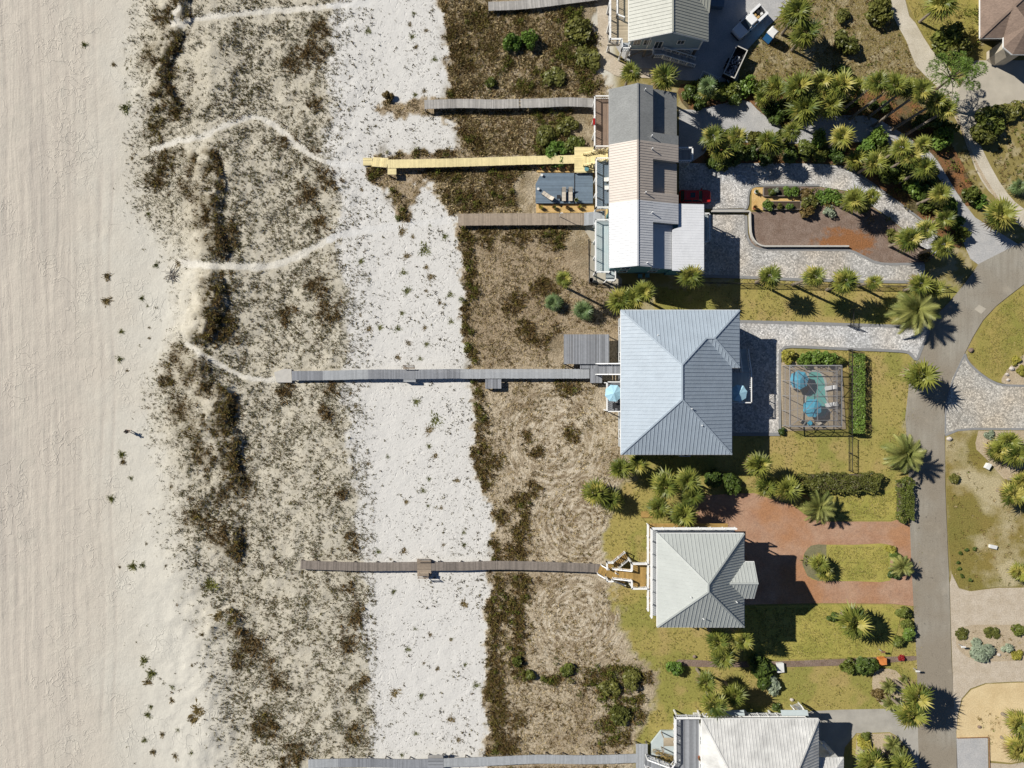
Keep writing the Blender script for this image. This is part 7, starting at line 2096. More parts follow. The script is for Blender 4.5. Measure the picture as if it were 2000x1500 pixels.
 (1520, 1384, 12, 1.0, 'leaf_dark', 'small dark bush by the north balcony of the bottom house'),
 (1762, 1286, 7, 0.8, 'leaf_red', 'small bright red bush beside the road'),
 (1865, 935, 13, 0.9, 'leaf_olive', 'shrub with a dark hollow on the patchy east lawn'),
]
for s in SHRUBS:
    if s[5]: shrub(*s)
for i, (x, y) in enumerate(((1889, 1075), (1877, 1081), (1872, 1099), (1875, 1112), (1880, 1125), (1897, 1133), (1905, 1072))):
    shrub(x, y, 5, 0.5, 'leaf_dark', 'tiny young bush, number %s from the top in the patchy lawn row' % ('two', 'three', 'four', 'five', 'six', 'seven', 'one')[i], 'young bushes on the patchy lawn')

def hedge(px0, py0, px1, py1, h, mat, label, clipped=False, n=None, ls=0.11):
    a, b = W(px0, py1, h * .5), W(px1, py0, h * .5)
    x0, y0, x1, y1 = a[0], a[1], b[0], b[1]
    g = np.random.default_rng(int(px0 + py0))
    A = (x1 - x0) * (y1 - y0)
    n = n or int(A * 170 + 800)
    k = g.uniform(0, 1, n); u, v = g.uniform(0, 1, n), g.uniform(0, 1, n)
    z = np.where(k < 0.62, h * (1 - 0.10 * g.uniform(0, 1, n) ** 2), g.uniform(0.05, 1, n) * h)
    edge = g.integers(0, 4, n); side = k >= 0.62
    x = np.where(side & (edge == 0), 0.0, np.where(side & (edge == 1), 1.0, u)); y = np.where(side & (edge == 2), 0.0, np.where(side & (edge == 3), 1.0, v))
    X, Y = x0 + x * (x1 - x0), y0 + y * (y1 - y0)
    if not clipped:
        wob = fbm(X * 1.1, Y * 1.1, 7)
        z = z * (0.62 + 0.7 * wob)
        cx, cy = (x0 + x1) / 2, (y0 + y1) / 2
        X = cx + (X - cx) * (0.92 + 0.2 * (vnoise(X * 1.3, Y * 1.3, 3) - .5)); Y = cy + (Y - cy) * (0.85 + 0.5 * (vnoise(X * 1.3, Y * 1.3, 5) - .5))
    c = np.stack([X, Y, z], 1)
    nr = g.normal(size=c.shape) * 0.7 + np.array([0, 0, 0.8]); nr /= np.linalg.norm(nr, axis=1, keepdims=True)
    aa = np.cross(nr, g.normal(size=c.shape)); aa /= np.linalg.norm(aa, axis=1, keepdims=True); bb = np.cross(nr, aa)
    s = (ls * g.uniform(.6, 1.4, n))[:, None]
    co = np.stack([c - aa * s, c - bb * s * .6, c + aa * s, c + bb * s * .6], 1).reshape(-1, 3)
    t = empty('hedge', ((x0 + x1) / 2, (y0 + y1) / 2, 0))
    me = bpy.data.meshes.new('foliage')
    me.from_pydata((co - np.array([(x0 + x1) / 2, (y0 + y1) / 2, 0])).tolist(), [], np.arange(n * 4).reshape(-1, 4).tolist())
    at = me.attributes.new('tint', 'FLOAT', 'FACE'); at.data.foreach_set('value', g.uniform(0, 1, n).astype(np.float32))
    me.materials.append(M[mat]); me.update()
    inst(me, 'foliage', t)
    MB().box(((x0 - x1) * .36, (y0 - y1) * .36, 0), ((x1 - x0) * .36, (y1 - y0) * .36, h * 0.6)).build('inner_twigs', M['bark'], t)
    tag(t, label, 'hedge')
hedge(1663, 692, 1685, 845, 1.5, 'leaf_bright', 'tall clipped bright green hedge beside the pool enclosure', True)
hedge(1560, 921, 1722, 962, 1.5, 'leaf_olive', 'shaggy hedge row north of the bright lawn panel')
hedge(1752, 931, 1783, 1018, 1.3, 'leaf_mid', 'shaggy hedge beside the road, north of the red drive')

# spiky tan grasses beside the clipped hedge
for i, (x, y) in enumerate(((1690, 720), (1692, 765), (1693, 832))):
    rr = random.Random(i + 40); mb = MB()
    for k in range(70):
        a = rr.uniform(0, 6.28); L = rr.uniform(0.5, 1.2); el = rr.uniform(0.3, 1.2)
        d = Vector((math.cos(a) * math.cos(el), math.sin(a) * math.cos(el), math.sin(el))) * L; e = Vector((-math.sin(a), math.cos(a), 0)) * .025
        mb.add([-e, e, d], [(0, 1, 2)], rr.random())
    o = mb.build('ornamental_grass', M['frond_dry']); o.location = W(x, y, 0)
    tag(o, '%s dry ornamental grass behind the clipped hedge' % ('upper', 'middle', 'lower')[i], 'grass clump')

def pine(px, py, r, h, label):
    """open pine: crooked limbs carrying rounded needle clumps"""
    c = W(px, py, h * .8); t = empty('pine_tree', (c[0], c[1], 0))
    rr = random.Random(5); f = MPP * (1 - h * .8 / CAM_H) * r
    tk = MB(); tk.tube([(-1.6, -1.3, 0), (-0.9, -0.8, h * .35), (-.2, -.2, h * .65), (0, 0, h * .9)], [0.22, 0.18, 0.13, 0.06], 9); tk.build('trunk', M['bark'], t)
    lb = MB(); cr = []
    for i in range(26):
        a = i * 2.4 + rr.uniform(-.3, .3); k = rr.uniform(0.25, 1.0)
        p = Vector((math.cos(a) * f * k, math.sin(a) * f * k, h * rr.uniform(0.7, 1.0) - 1.2 * k))
        lb.tube([(-.2, -.2, h * .6), p * 0.5 + Vector((0, 0, h * .32)), p], [0.07, 0.05, 0.025], 5)
        cr.append((p, f * rr.uniform(0.17, 0.30)))
    lb.build('limbs', M['bark'], t)
    g = np.random.default_rng(3); co = []; ti = []
    for p, s in cr:
        n = 210
        u = g.normal(size=(n, 3)); u /= np.linalg.norm(u, axis=1, keepdims=True); u[:, 2] = np.abs(u[:, 2]) * .8
        cc = np.array(p) + u * s * g.uniform(.5, 1, (n, 1)) ** .5
        d = u + g.normal(scale=.5, size=u.shape); d /= np.linalg.norm(d, axis=1, keepdims=True)
        e = np.cross(d, g.normal(size=u.shape)); e /= np.linalg.norm(e, axis=1, keepdims=True)
        co.append(np.stack([cc - e * .05, cc + e * .05, cc + d * .26], 1).reshape(-1, 3)); ti.append(g.uniform(0, 1, n))
    co = np.concatenate(co); ti = np.concatenate(ti)
    me = bpy.data.meshes.new('crown'); me.from_pydata(co.tolist(), [], np.arange(len(co)).reshape(-1, 3).tolist())
    at = me.attributes.new('tint', 'FLOAT', 'FACE'); at.data.foreach_set('value', ti.astype(np.float32)); me.materials.append(M['leaf_bright']); me.update()
    inst(me, 'crown', t)
    tag(t, label, 'pine tree')
pine(1875, 140, 46, 9.0, 'bright green open pine beside the concrete forecourt')

# ------------------------------------------------------------------ grass clumps one can count on the open sand
def clump_grass(seed, n=260):
    rr = random.Random(seed); mb = MB()
    for i in range(n):
        a = rr.uniform(0, 6.28); el = rr.uniform(0.25, 1.35); L = rr.uniform(0.16, 0.42) * (1.4 if rr.random() < .1 else 1); o = rr.uniform(0, .8) ** 1.2 * (0.6 + 0.4 * math.sin(3 * a + seed)); a2 = a + rr.uniform(-.7, .7)
        b = Vector((math.cos(a2) * o, math.sin(a2) * o, 0)); d = Vector((math.cos(a) * math.cos(el), math.sin(a) * math.cos(el), math.sin(el) * .8)) * L
        e = Vector((-math.sin(a), math.cos(a), 0)) * rr.uniform(.03, .07)
        mb.add([b - e, b + e, b + d], [(0, 1, 2)], rr.random())
    return mb
GM = [proto_mesh(clump_grass(s), 'grass_clump', M[m]) for s, m in ((1, 'leaf_olive'), (2, 'leaf_rust'), (3, 'leaf_olive'), (4, 'leaf_rust'))]
BEACH = [(165, 88, 11), (222, 126, 9), (245, 211, 16), (258, 309, 7), (290, 418, 8), (209, 540, 13), (208, 588, 15), (277, 583, 9), (288, 598, 6), (305, 518, 10), (350, 515, 14), (237, 648, 8), (292, 640, 6), (234, 702, 11), (248, 724, 6), (292, 660, 6), (238, 888, 12), (240, 902, 10), (256, 934, 8), (218, 974, 13), (336, 950, 9),
         (262, 1106, 15), (280, 1104, 10), (234, 1108, 6), (286, 1062, 6), (324, 1105, 6), (410, 1145, 22), (425, 1205, 18), (448, 1215, 12), (283, 1290, 16), (296, 1315, 15), (290, 1332, 14), (337, 1340, 9), (338, 1368, 12), (295, 1380, 8), (290, 1395, 12), (390, 1388, 27), (378, 1406, 16), (318, 1434, 10), (283, 1445, 9), (300, 1468, 11), (345, 1475, 14), (348, 1425, 8), (375, 1470, 9), (395, 1240, 7), (375, 1300, 6)]
ORD = ['first', 'second', 'third', 'fourth', 'fifth', 'sixth', 'seventh', 'eighth', 'ninth', 'tenth', 'eleventh', 'twelfth', 'thirteenth', 'fourteenth', 'fifteenth', 'sixteenth', 'seventeenth', 'eighteenth', 'nineteenth', 'twentieth', 'twenty-first', 'twenty-second', 'twenty-third', 'twenty-fourth', 'twenty-fifth', 'twenty-sixth', 'twenty-seventh', 'twenty-eighth', 'twenty-ninth', 'thirtieth', 'thirty-first', 'thirty-second', 'thirty-third', 'thirty-fourth', 'thirty-fifth', 'thirty-sixth', 'thirty-seventh', 'thirty-eighth', 'thirty-ninth', 'fortieth', 'forty-first', 'forty-second', 'forty-third', 'forty-fourth', 'forty-fifth', 'forty-sixth', 'forty-seventh', 'forty-eighth']
for i, (x, y, r) in enumerate(sorted(BEACH, key=lambda q: q[1])):
    z = gz(x, y); c = W(x, y, z)
    o = inst(GM[i % 4], 'beach_grass_clump'); o.location = (c[0], c[1], z - 0.02); s = r * MPP * 1.05
    o.scale = (s, s * (0.8 + 0.3 * ((i * 7) % 5) / 5), min(s, 0.9) * 0.9); o.rotation_euler = (0, 0, i * 1.7)
    tag(o, '%s grass clump from the top of the photo on the open beach sand' % ORD[i], 'grass clump', 'grass clumps on the open beach')
WHITE = [(718, 60, 9), (800, 48, 8), (808, 26, 8), (805, 72, 9), (832, 60, 9), (812, 92, 9), (848, 116, 9), (810, 185, 9), (828, 178, 8), (705, 370, 7), (840, 440, 6), (868, 462, 10), (785, 452, 14), (806, 462, 8), (828, 488, 17), (795, 500, 14), (704, 510, 10), (788, 532, 12), (832, 522, 8), (840, 540, 13), (795, 568, 16), (880, 575, 9), (832, 568, 7), (704, 616, 7), (858, 592, 8), (785, 612, 9), (720, 642, 12), (778, 642, 12), (830, 640, 8), (742, 640, 10), (798, 670, 11), (880, 628, 9), (832, 672, 8), (776, 698, 10), (820, 700, 8),
         (684, 768, 8), (694, 793, 8), (812, 785, 12), (850, 822, 22), (838, 840, 15), (838, 872, 9), (850, 890, 11), (757, 893, 7), (718, 905, 8), (838, 935, 7), (826, 958, 9), (793, 980, 8), (836, 988, 7), (862, 992, 7), (892, 938, 10), (905, 1040, 8), (866, 1064, 7), (907, 1064, 8), (763, 1092, 6), (788, 1075, 13), (738, 1078, 8), (768, 1155, 9), (905, 1180, 12), (810, 1228, 7), (840, 1240, 7), (880, 1250, 6), (795, 1268, 9), (882, 1248, 6), (908, 1298, 7), (855, 1305, 9), (828, 1295, 6), (770, 1352, 15), (822, 1358, 10), (930, 1338, 11), (812, 1432, 9), (880, 1405, 12), (895, 1445, 10), (785, 1475, 7)]
def ordinal(n):
    small = ORD[:19]
    tens = ['', '', 'twent', 'thirt', 'fort', 'fift', 'sixt', 'sevent', 'eight']
    if n <= 19: return small[n - 1]
    a, b = divmod(n, 10)
    return tens[a] + 'ieth' if b == 0 else tens[a] + 'y-' + small[b - 1]
for i, (x, y, r) in enumerate(sorted(WHITE, key=lambda q: q[1])):
    z = gz(x, y); c = W(x, y, z)
    o = inst(GM[(i * 3) % 4], 'sand_grass_clump'); o.location = (c[0], c[1], z - 0.02); s = r * MPP
    o.scale = (s, s * (0.75 + 0.4 * ((i * 7) % 5) / 5), min(s, 0.7) * 0.6); o.rotation_euler = (0, 0, i * 2.1)
    o.scale = tuple(1.1 * v for v in o.scale)
    tag(o, '%s grass clump counted from the top in the white sand strip' % ordinal(i + 1), 'grass clump', 'grass clumps scattered on the white sand strip')
# driftwood at the dune foot
mb = MB(); rr = random.Random(2)
for i in range(16):
    a = rr.uniform(0, 6.28); L = rr.uniform(.5, 1.5); p = Vector((rr.uniform(-.5, .5), rr.uniform(-.8, .4), .1))
    d = Vector((math.cos(a), math.sin(a), rr.uniform(.0, .5))) * L
    mb.tube([p, p + d * .5 + Vector((0, 0, .1)), p + d], [.06, .04, .02], 5)
o = mb.build('driftwood', M['under']); o.location = W(336, 535, gz(336, 535)); tag(o, 'tangle of grey driftwood at the dune foot beside the sandy trail', 'driftwood')

# ------------------------------------------------------------------ vehicles
def loft(secs, mat, name, parent, smooth=False):
    """secs: x, half width, bottom, shoulder, top, half width at top"""
    vs_, fs = [], []
    for x, hw, zb, zs, zt, ht in secs:
        r = 0.07
        vs_ += [(x, -hw + r, zb), (x, hw - r, zb), (x, hw, zb + .12), (x, hw, zs), (x, ht, zt), (x, -ht, zt), (x, -hw, zs), (x, -hw, zb + .12)]
    n = 8
    for i in range(len(secs) - 1):
        for k in range(n): fs.append((i * n + k, i * n + (k + 1) % n, (i + 1) * n + (k + 1) % n, (i + 1) * n + k))
    fs += [tuple(range(n - 1, -1, -1)), tuple(range((len(secs) - 1) * n, len(secs) * n))]
    return MB().add(vs_, fs).build(name, M[mat], parent, smooth)

def wheel(parent, x, y, r=0.37, w=0.24):
    tb = MB(); tb.tube([(x, y - w / 2, r), (x, y - w * .3, r), (x, y + w * .3, r), (x, y + w / 2, r)], [r * .93, r, r, r * .93], 18)
    o = tb.build('wheel', M['black'], parent)
    MB().tube([(x, y - w / 2 - .012, r), (x, y + w / 2 + .012, r)], r * .6, 12).build('rim', M['rim'], o)

def pickup():
    c = W(1462.5, 45, 0.8); t = empty('pickup_truck', (c[0], c[1], 0), math.atan2(-43, -46.5))
    loft([(2.62, .72, .45, .78, .86, .62), (2.5, .90, .35, .92, 1.02, .80), (2.0, .95, .32, 1.0, 1.10, .86), (1.05, .96, .32, 1.05, 1.18, .90), (0.95, .96, .32, 1.05, 1.12, .90), (-0.75, .96, .32, 1.05, 1.12, .90)], 'car_white', 'body', t)
    loft([(1.15, .86, 1.05, 1.08, 1.10, .80), (0.50, .84, 1.05, 1.40, 1.76, .66), (-0.62, .84, 1.05, 1.40, 1.78, .68), (-0.74, .84, 1.05, 1.38, 1.70, .68)], 'glass', 'cab_glass', t)
    loft([(0.46, .66, 1.70, 1.80, 1.84, .60), (0.3, .71, 1.70, 1.83, 1.88, .63), (-0.62, .72, 1.70, 1.83, 1.88, .64), (-0.76, .70, 1.66, 1.78, 1.82, .62)], 'car_white', 'cab_roof', t)
    for s in (-1, 1):
        b = MB(); b.bar((1.12, s * .85, 1.10), (0.48, s * .70, 1.74), .07, .06); b.bar((0.0, s * .86, 1.1), (0.0, s * .72, 1.76), .07, .06); b.build('roof_pillar', M['car_white'], t)
        MB().box((0.78, s * .98, 1.12), (0.95, s * 1.16, 1.30)).build('wing_mirror', M['dark'], t)
        MB().box((-2.75, s * .62, .62), (-.80, s * 1.0, 1.42)).build('side_locker', M['car_white'], t)
        MB().box((2.45, s * .55, .70), (2.60, s * .84, .86)).build('headlight', M['chrome'], t)
        MB().box((-2.77, s * .78, .70), (-2.752, s * .95, 1.0)).build('tail_light', M['lamp_red'], t)
    MB().box((-2.74, -.62, .55), (-.80, .62, .72)).build('load_floor', M['dark'], t)
    MB().box((-2.78, -.62, .55), (-2.72, .62, 1.30)).build('tailgate', M['car_white'], t)
    MB().box((-.84, -.62, .72), (-.78, .62, 1.6)).build('bulkhead', M['car_white'], t)
    MB().box((2.55, -.8, .35), (2.72, .8, .55)).build('bumper', M['dark'], t)
    for x in (1.75, -1.75):
        for s in (-1, 1): wheel(t, x, s * .84)
    tag(t, 'white pickup truck with an open loaded bed, its hood in the house shade', 'pickup truck')
    rr = random.Random(4)
    specs = [(-1.2, -.2, .5, .35, .4, 'cardboard', 'carton'), (-1.35, .3, .6, .3, .35, 'cardboard', 'carton'), (-1.9, -.2, .45, .4, .5, 'dark', 'tool_case'), (-2.1, .3, .35, .3, .45, 'siding_white', 'bucket_box'), (-2.5, -.1, .3, .45, .5, 'dark', 'tool_case')]
    labs = ['tan carton nearest the cab in the truck bed', 'tan carton by the locker in the truck bed', 'black tool case in the middle of the truck bed', 'white box among the tool cases in the truck bed', 'black tool case at the tailgate of the truck']
    for (x, y, l, w, h, mt, nm), lab in zip(specs, labs):
        q = Matrix.Translation((c[0], c[1], 0)) @ Matrix.Rotation(math.atan2(-43, -46.5), 4, 'Z') @ Vector((x, y, .721))
        o = empty(nm, q, math.atan2(-43, -46.5) + rr.uniform(-.2, .2))
        MB().box((-l / 2, -w / 2, 0), (l / 2, w / 2, h)).build('box_body', M[mt], o); MB().box((-l / 2 - .01, -w / 2 - .01, h), (l / 2 + .01, w / 2 + .01, h + .04)).build('lid', M[mt], o)
        tag(o, lab, 'box')
pickup()

def red_car():
    c = W(1358, 384, 0.8); t = empty('suv_car', (c[0], c[1], 0), 0)
    loft([(2.28, .66, .42, .70, .76, .55), (2.15, .84, .32, .82, .92, .74), (1.6, .92, .28, .92, 1.02, .82), (0.95, .93, .28, .98, 1.08, .86), (-1.9, .93, .28, 1.0, 1.08, .86), (-2.2, .88, .35, .98, 1.05, .80), (-2.28, .80, .42, .90, .98, .74)], 'car_red', 'body', t)
    loft([(1.02, .82, .98, 1.0, 1.03, .78), (0.35, .82, .98, 1.25, 1.56, .64), (-1.7, .82, .98, 1.28, 1.60, .66), (-2.18, .80, .98, 1.1, 1.12, .70)], 'glass', 'cabin_glass', t)
    loft([(0.32, .64, 1.50, 1.58, 1.62, .56), (0.1, .68, 1.52, 1.62, 1.67, .60), (-1.5, .69, 1.52, 1.64, 1.69, .61), (-1.78, .66, 1.50, 1.60, 1.63, .58)], 'car_red', 'cabin_roof', t)
    for s in (-1, 1):
        b = MB(); b.bar((1.0, s * .80, 1.02), (0.34, s * .68, 1.56), .07, .05); b.bar((-.6, s * .84, 1.02), (-.6, s * .70, 1.6), .07, .05); b.bar((-2.1, s * .78, 1.02), (-1.74, s * .68, 1.58), .10, .06); b.build('roof_pillar', M['car_red'], t)
        MB().box((0.75, s * .94, 1.0), (0.92, s * 1.10, 1.16)).build('wing_mirror', M['car_red'], t)
        MB().box((2.14, s * .52, .66), (2.27, s * .80, .80)).build('headlight', M['chrome'], t)
        MB().box((-2.285, s * .62, .75), (-2.25, s * .84, .95)).build('tail_light', M['lamp_red'], t)
    MB().box((-.9, -.35, 1.672), (-.2, .35, 1.70)).build('sunroof', M['glass'], t)
    for x in (1.42, -1.42):
        for s in (-1, 1): wheel(t, x, s * .82, .35, .22)
    tag(t, 'red car parked against the tan unit in its shade', 'car')
red_car()

def trailer():
    c = W(1433, 126, 0.9); a = math.atan2(56, 26); t = empty('dump_trailer', (c[0], c[1], 0), a)
    MB().box((-2.2, -.85, .55), (2.2, .85, .68)).build('floor', M['dark'], t)
    for s in (-1, 1): MB().box((-2.2, s * .85 - .03, .681), (2.2, s * .85 + .03, 1.75)).build('side_wall', M['dark'], t)
    for x in (-2.2, 2.2): MB().box((x - .03, -.82, .681), (x + .03, .82, 1.75)).build('end_wall', M['dark'], t)
    r = MB()
    for s in (-1, 1): r.box((-2.26, s * .85 - .07, 1.751), (2.26, s * .85 + .07, 1.83))
    for x in (-2.2, 2.2): r.box((x - .07, -.78, 1.751), (x + .07, .78, 1.829))
    r.build('top_rim', M['wall_stone'], t)
    MB().bar((-2.2, 0, .6), (-3.3, 0, .5), .14, .14).build('tow_bar', M['dark'], t)
    for x in (-.45, .45):
        for s in (-1, 1): wheel(t, x, s * 1.0, .36, .22)
    tag(t, 'black open dump trailer with a pale rim in the shaded gravel yard', 'trailer')
    rr = random.Random(9)
    mb = MB()
    for i in range(46):
        p = Vector((rr.uniform(-2, 1.2), rr.uniform(-.7, .7), rr.uniform(.75, 1.35))); b = rr.uniform(0, 3.14)
        d = Vector((math.cos(b), math.sin(b) * .6, rr.uniform(-.15, .2))) * rr.uniform(.3, .9)
        q = p + d
        q.x = max(-2.1, min(2.1, q.x)); q.y = max(-.78, min(.78, q.y))
        mb.bar(p, q, rr.uniform(.05, .2), rr.uniform(.02, .06), tint=rr.random())
    o = mb.build('building_rubble', M['wood_pale']); o.location = (c[0], c[1], 0.005); o.rotation_euler = (0, 0, a)
    tag(o, 'pale broken boards heaped in the dump trailer', 'rubble', kind='stuff')
trailer()

def toilet():
    c = W(1499.5, 76, 0); t = empty('portable_toilet', (c[0], c[1], 0), R(48))
    MB().box((-.58, -.58, .12), (.58, .58, 2.1)).build('cabin', M['blue_plastic'], t)
    MB().box((-.64, -.64, 0), (.64, .64, .119)).build('base', M['dark'], t)
    MB().add([(-.64, -.64, 2.1), (.64, -.64, 2.1), (.64, .64, 2.1), (-.64, .64, 2.1), (-.4, -.5, 2.34), (.4, -.5, 2.34), (.4, .5, 2.34), (-.4, .5, 2.34)], [(3, 2, 1, 0), (4, 5, 6, 7), (0, 1, 5, 4), (1, 2, 6, 5), (2, 3, 7, 6), (3, 0, 4, 7)]).build('roof', M['siding_white'], t)
    d = MB().box((-.42, -.62, .2), (.42, -.585, 1.95)).build('door', M['blue_plastic'], t)
    MB().box((.28, -.66, 1.0), (.36, -.622, 1.15)).build('handle', M['siding_white'], d)
    MB().box((-.2, -.63, 1.5), (.2, -.622, 1.75)).build('door_sign', M['siding_white'], d)
    MB().tube([(.45, .45, 2.1), (.45, .45, 2.6)], .05, 8).build('vent_pipe', M['siding_white'], t)
    tag(t, 'bright blue portable toilet with a white roof right of the truck', 'portable toilet')
toilet()

# white lumber frames leaning in the yard
for i, (x, y, rz, lab) in enumerate(((1381, 156, -25, 'white timber frame lying left in the shaded yard'), (1405, 165, 25, 'white timber frame lying right, below the dump trailer'))):
    mb = MB(); L, w = 1.1, .8
    for s in (-1, 1): mb.bar((-L, s * w, .25), (L, s * w, .55), .08, .08)
    for k in (-L, 0, L): mb.bar((k, -w, .4 + .14 * k), (k, w, .4 + .14 * k), .08, .08)
    mb.bar((-L, -w, 0), (-L, -w, .25), .08, .08); mb.bar((L, w, 0), (L, w, .55), .08, .08); mb.bar((L, -w, 0), (L, -w, .55), .08, .08); mb.bar((-L, w, 0), (-L, w, .25), .08, .08)
    o = mb.build('lumber_rack', M['siding_white']); o.location = W(x, y, 0); o.rotation_euler = (0, 0, R(rz)); tag(o, lab, 'lumber rack')

# ------------------------------------------------------------------ raised garden
def raised_bed(r, label, seed):
    t = empty('raised_bed', W((r[0] + r[2]) / 2, (r[1] + r[3]) / 2, 0))
    w, d = (r[2] - r[0]) * MPP / 2, (r[3] - r[1]) * MPP / 2
    for s in (-1, 1):
        MB().box((-w, s * d - .05, 0), (w, s * d + .05, .45)).build('board', M['wood_dark'], t)
        MB().box((s * w - .05, -d + .06, 0), (s * w + .05, d - .06, .45)).build('board', M['wood_dark'], t)
    MB().box((-w + .06, -d + .06, 0), (w - .06, d - .06, .36)).build('soil', M['earth'], t)
    tag(t, label, 'raised bed')
sheet('garden_path', [(1468, 366), (1562, 366), (1562, 411), (1468, 411)], 0.017, 'ochre', 'ochre gravel path between the raised beds')
raised_bed((1490, 367, 1562, 384), 'upper dark-framed raised bed in the cobble loop garden', 1)
raised_bed((1490, 395, 1562, 410), 'lower dark-framed raised bed in the cobble loop garden', 2)
for (x, y, r, m, lab) in ((1505, 376, 10, 'leaf_mid', 'leafy plant at the left of the upper raised bed'), (1515, 374, 8, 'leaf_sage', 'silvery plant in the upper raised bed'), (1535, 375, 12, 'leaf_bright', 'bright bush in the middle of the upper raised bed'), (1552, 375, 10, 'leaf_bright', 'bright bush at the right of the upper raised bed'),
                          (1500, 402, 12, 'leaf_bright', 'bright bush at the left of the lower raised bed'), (1541, 403, 9, 'leaf_bright', 'bright bush right of centre in the lower raised bed'), (1522, 404, 7, 'leaf_olive', 'olive plant in the middle of the lower raised bed')):
    q = shrub(x, y, r, 0.8, m, lab); q.location.z = 0.36
pot(1473, 407, 0.018, 1.3, 'terracotta', 'terracotta pot at the corner of the ochre path', 'leaf_rust')
pot(1475, 376, 0.018, 1.2, 'siding_white', 'white pot at the upper corner of the ochre path', 'leaf_dark')

# ------------------------------------------------------------------ small things by the drives and road
def box_thing(name, px, py, s, rz, mat, label, cat, lid=True):
    t = empty(name, W(px, py, 0), R(rz))
    b = MB().box((-s[0] / 2, -s[1] / 2, 0), (s[0] / 2, s[1] / 2, s[2] * (0.9 if lid else 1))).build('box_body', M[mat], t)
    if lid: MB().slab([(-s[0] / 2 - .04, -s[1] / 2 - .04, s[2]), (s[0] / 2 + .04, -s[1] / 2 - .04, s[2]), (s[0] / 2 + .04, s[1] / 2 + .04, s[2] + .05), (-s[0] / 2 - .04, s[1] / 2 + .04, s[2] + .05)], s[2] * .1).build('lid', M[mat], t)
    tag(t, label, cat)
box_thing('storage_box', 1719, 1288, (0.95, 0.9, 0.9), 4, 'orange', 'orange box on the thin mulch strip between south lawns', 'box')
box_thing('utility_box', 1926, 910, (0.55, 0.8, 0.6), -30, 'siding_white', 'white utility box on the patchy east lawn near the tan bed', 'utility box')
box_thing('utility_box', 1937, 1067, (1.0, 0.45, 0.4), -12, 'siding_white', 'long white box lying on the patchy east lawn', 'utility box')
box_thing('panel_crate', 1522, 1302, (0.95, 1.3, 0.5), 5, 'siding_white', 'white crate in the shade beside the large dark bush', 'crate')
box_thing('utility_box', 1397, 10, (2.0, 1.2, 0.9), -5, 'wood_blue', 'grey-blue box in the deep shade right of the raised house', 'utility box')
def mailbox(px, py, label, mat='siding_white'):
    t = empty('mailbox', W(px, py, 0)); MB().box((-.05, -.05, 0), (.05, .05, 1.05)).build('post', M['wood_grey'], t)
    m = MB(); m.tube([(-.28, 0, 1.18), (.28, 0, 1.18)], .14, 12); m.build('box_body', M[mat], t); MB().box((.1, .141, 1.12), (.16, .16, 1.35)).build('flag', M['lamp_red'], t)
    tag(t, label, 'mailbox')
mailbox(1872, 1258, 'white mailbox at the round end of the planted island'); mailbox(1784, 1305, 'mailbox at the road edge by the small red bush'); mailbox(1717, 1268, 'mailbox on the lawn above the orange box', 'rust'); mailbox(1777, 915, 'mailbox at the road edge under the orange-hearted date palm', 'dark')
def boulder(px, py, s, label, mat='stone'):
    rr = random.Random(int(px + py)); mb = MB(); mb.ell((0, 0, s * .35), (s, s * .8, s * .6), 9, 6)
    mb.v = [(x * rr.uniform(.85, 1.12), y * rr.uniform(.85, 1.12), z * rr.uniform(.85, 1.12)) for x, y, z in mb.v]
    o = mb.build('boulder', M[mat]); o.location = W(px, py, 0); tag(o, label, 'boulder')
boulder(1853, 857, .42, 'pale boulder at the corner of the east cobble drive'); boulder(1975, 720, .4, 'pale boulder in the upper tan bed'); boulder(1966, 731, .3, 'small pale boulder left of the one in the upper tan bed')
boulder(1968, 742, .28, 'small boulder low in the upper tan bed'); boulder(1950, 1278, .3, 'pale boulder beside the large silvery bush'); boulder(1895, 684, .45, 'dark boulder at the tip of the green lawn', 'mulch'); boulder(1912, 1419, .3, 'dark boulder on the cream shell court', 'mulch'); boulder(1356, 1282, .3, 'brown stone on the south lawn', 'mulch'); boulder(1604, 1084, .22, 'pale stone in the island mulch bed'); boulder(1546, 1366, .3, 'pale stone near the bottom house balcony')
sheet('road_patch', [(1903, 604), (1912, 595), (1926, 603), (1916, 613)], 0.018, 'concrete_pale', 'pale concrete patch set in the road')
t = empty('trash_bin', W(1154, 548, 0)); MB().tube([(0, 0, 0), (0, 0, .75)], [.28, .33], 14, cap=False).build('bin_body', M['wood_slate'], t); MB().tube([(0, 0, .02), (0, 0, .04)], .26, 14).build('bin_floor', M['black'], t); tag(t, 'open round bin at the corner of the concrete path', 'bin')
for i, (x, y) in enumerate(((1248, 541), (1262, 540))):
    t = empty('wheeled_bin', W(x, y, 0)); MB().tube([(0, 0, .1), (0, 0, .95)], [.27, .33], 4).build('bin_body', M['dark'], t); MB().box((-.3, -.3, .951), (.3, .3, 1.02)).build('lid', M['teal_pot'], t)
    MB().tube([(-.2, .25, .12), (.2, .25, .12)], .12, 10).build('wheel', M['black'], t); tag(t, '%s wheeled bin in the shade behind the white unit' % ('left', 'right')[i], 'bin')
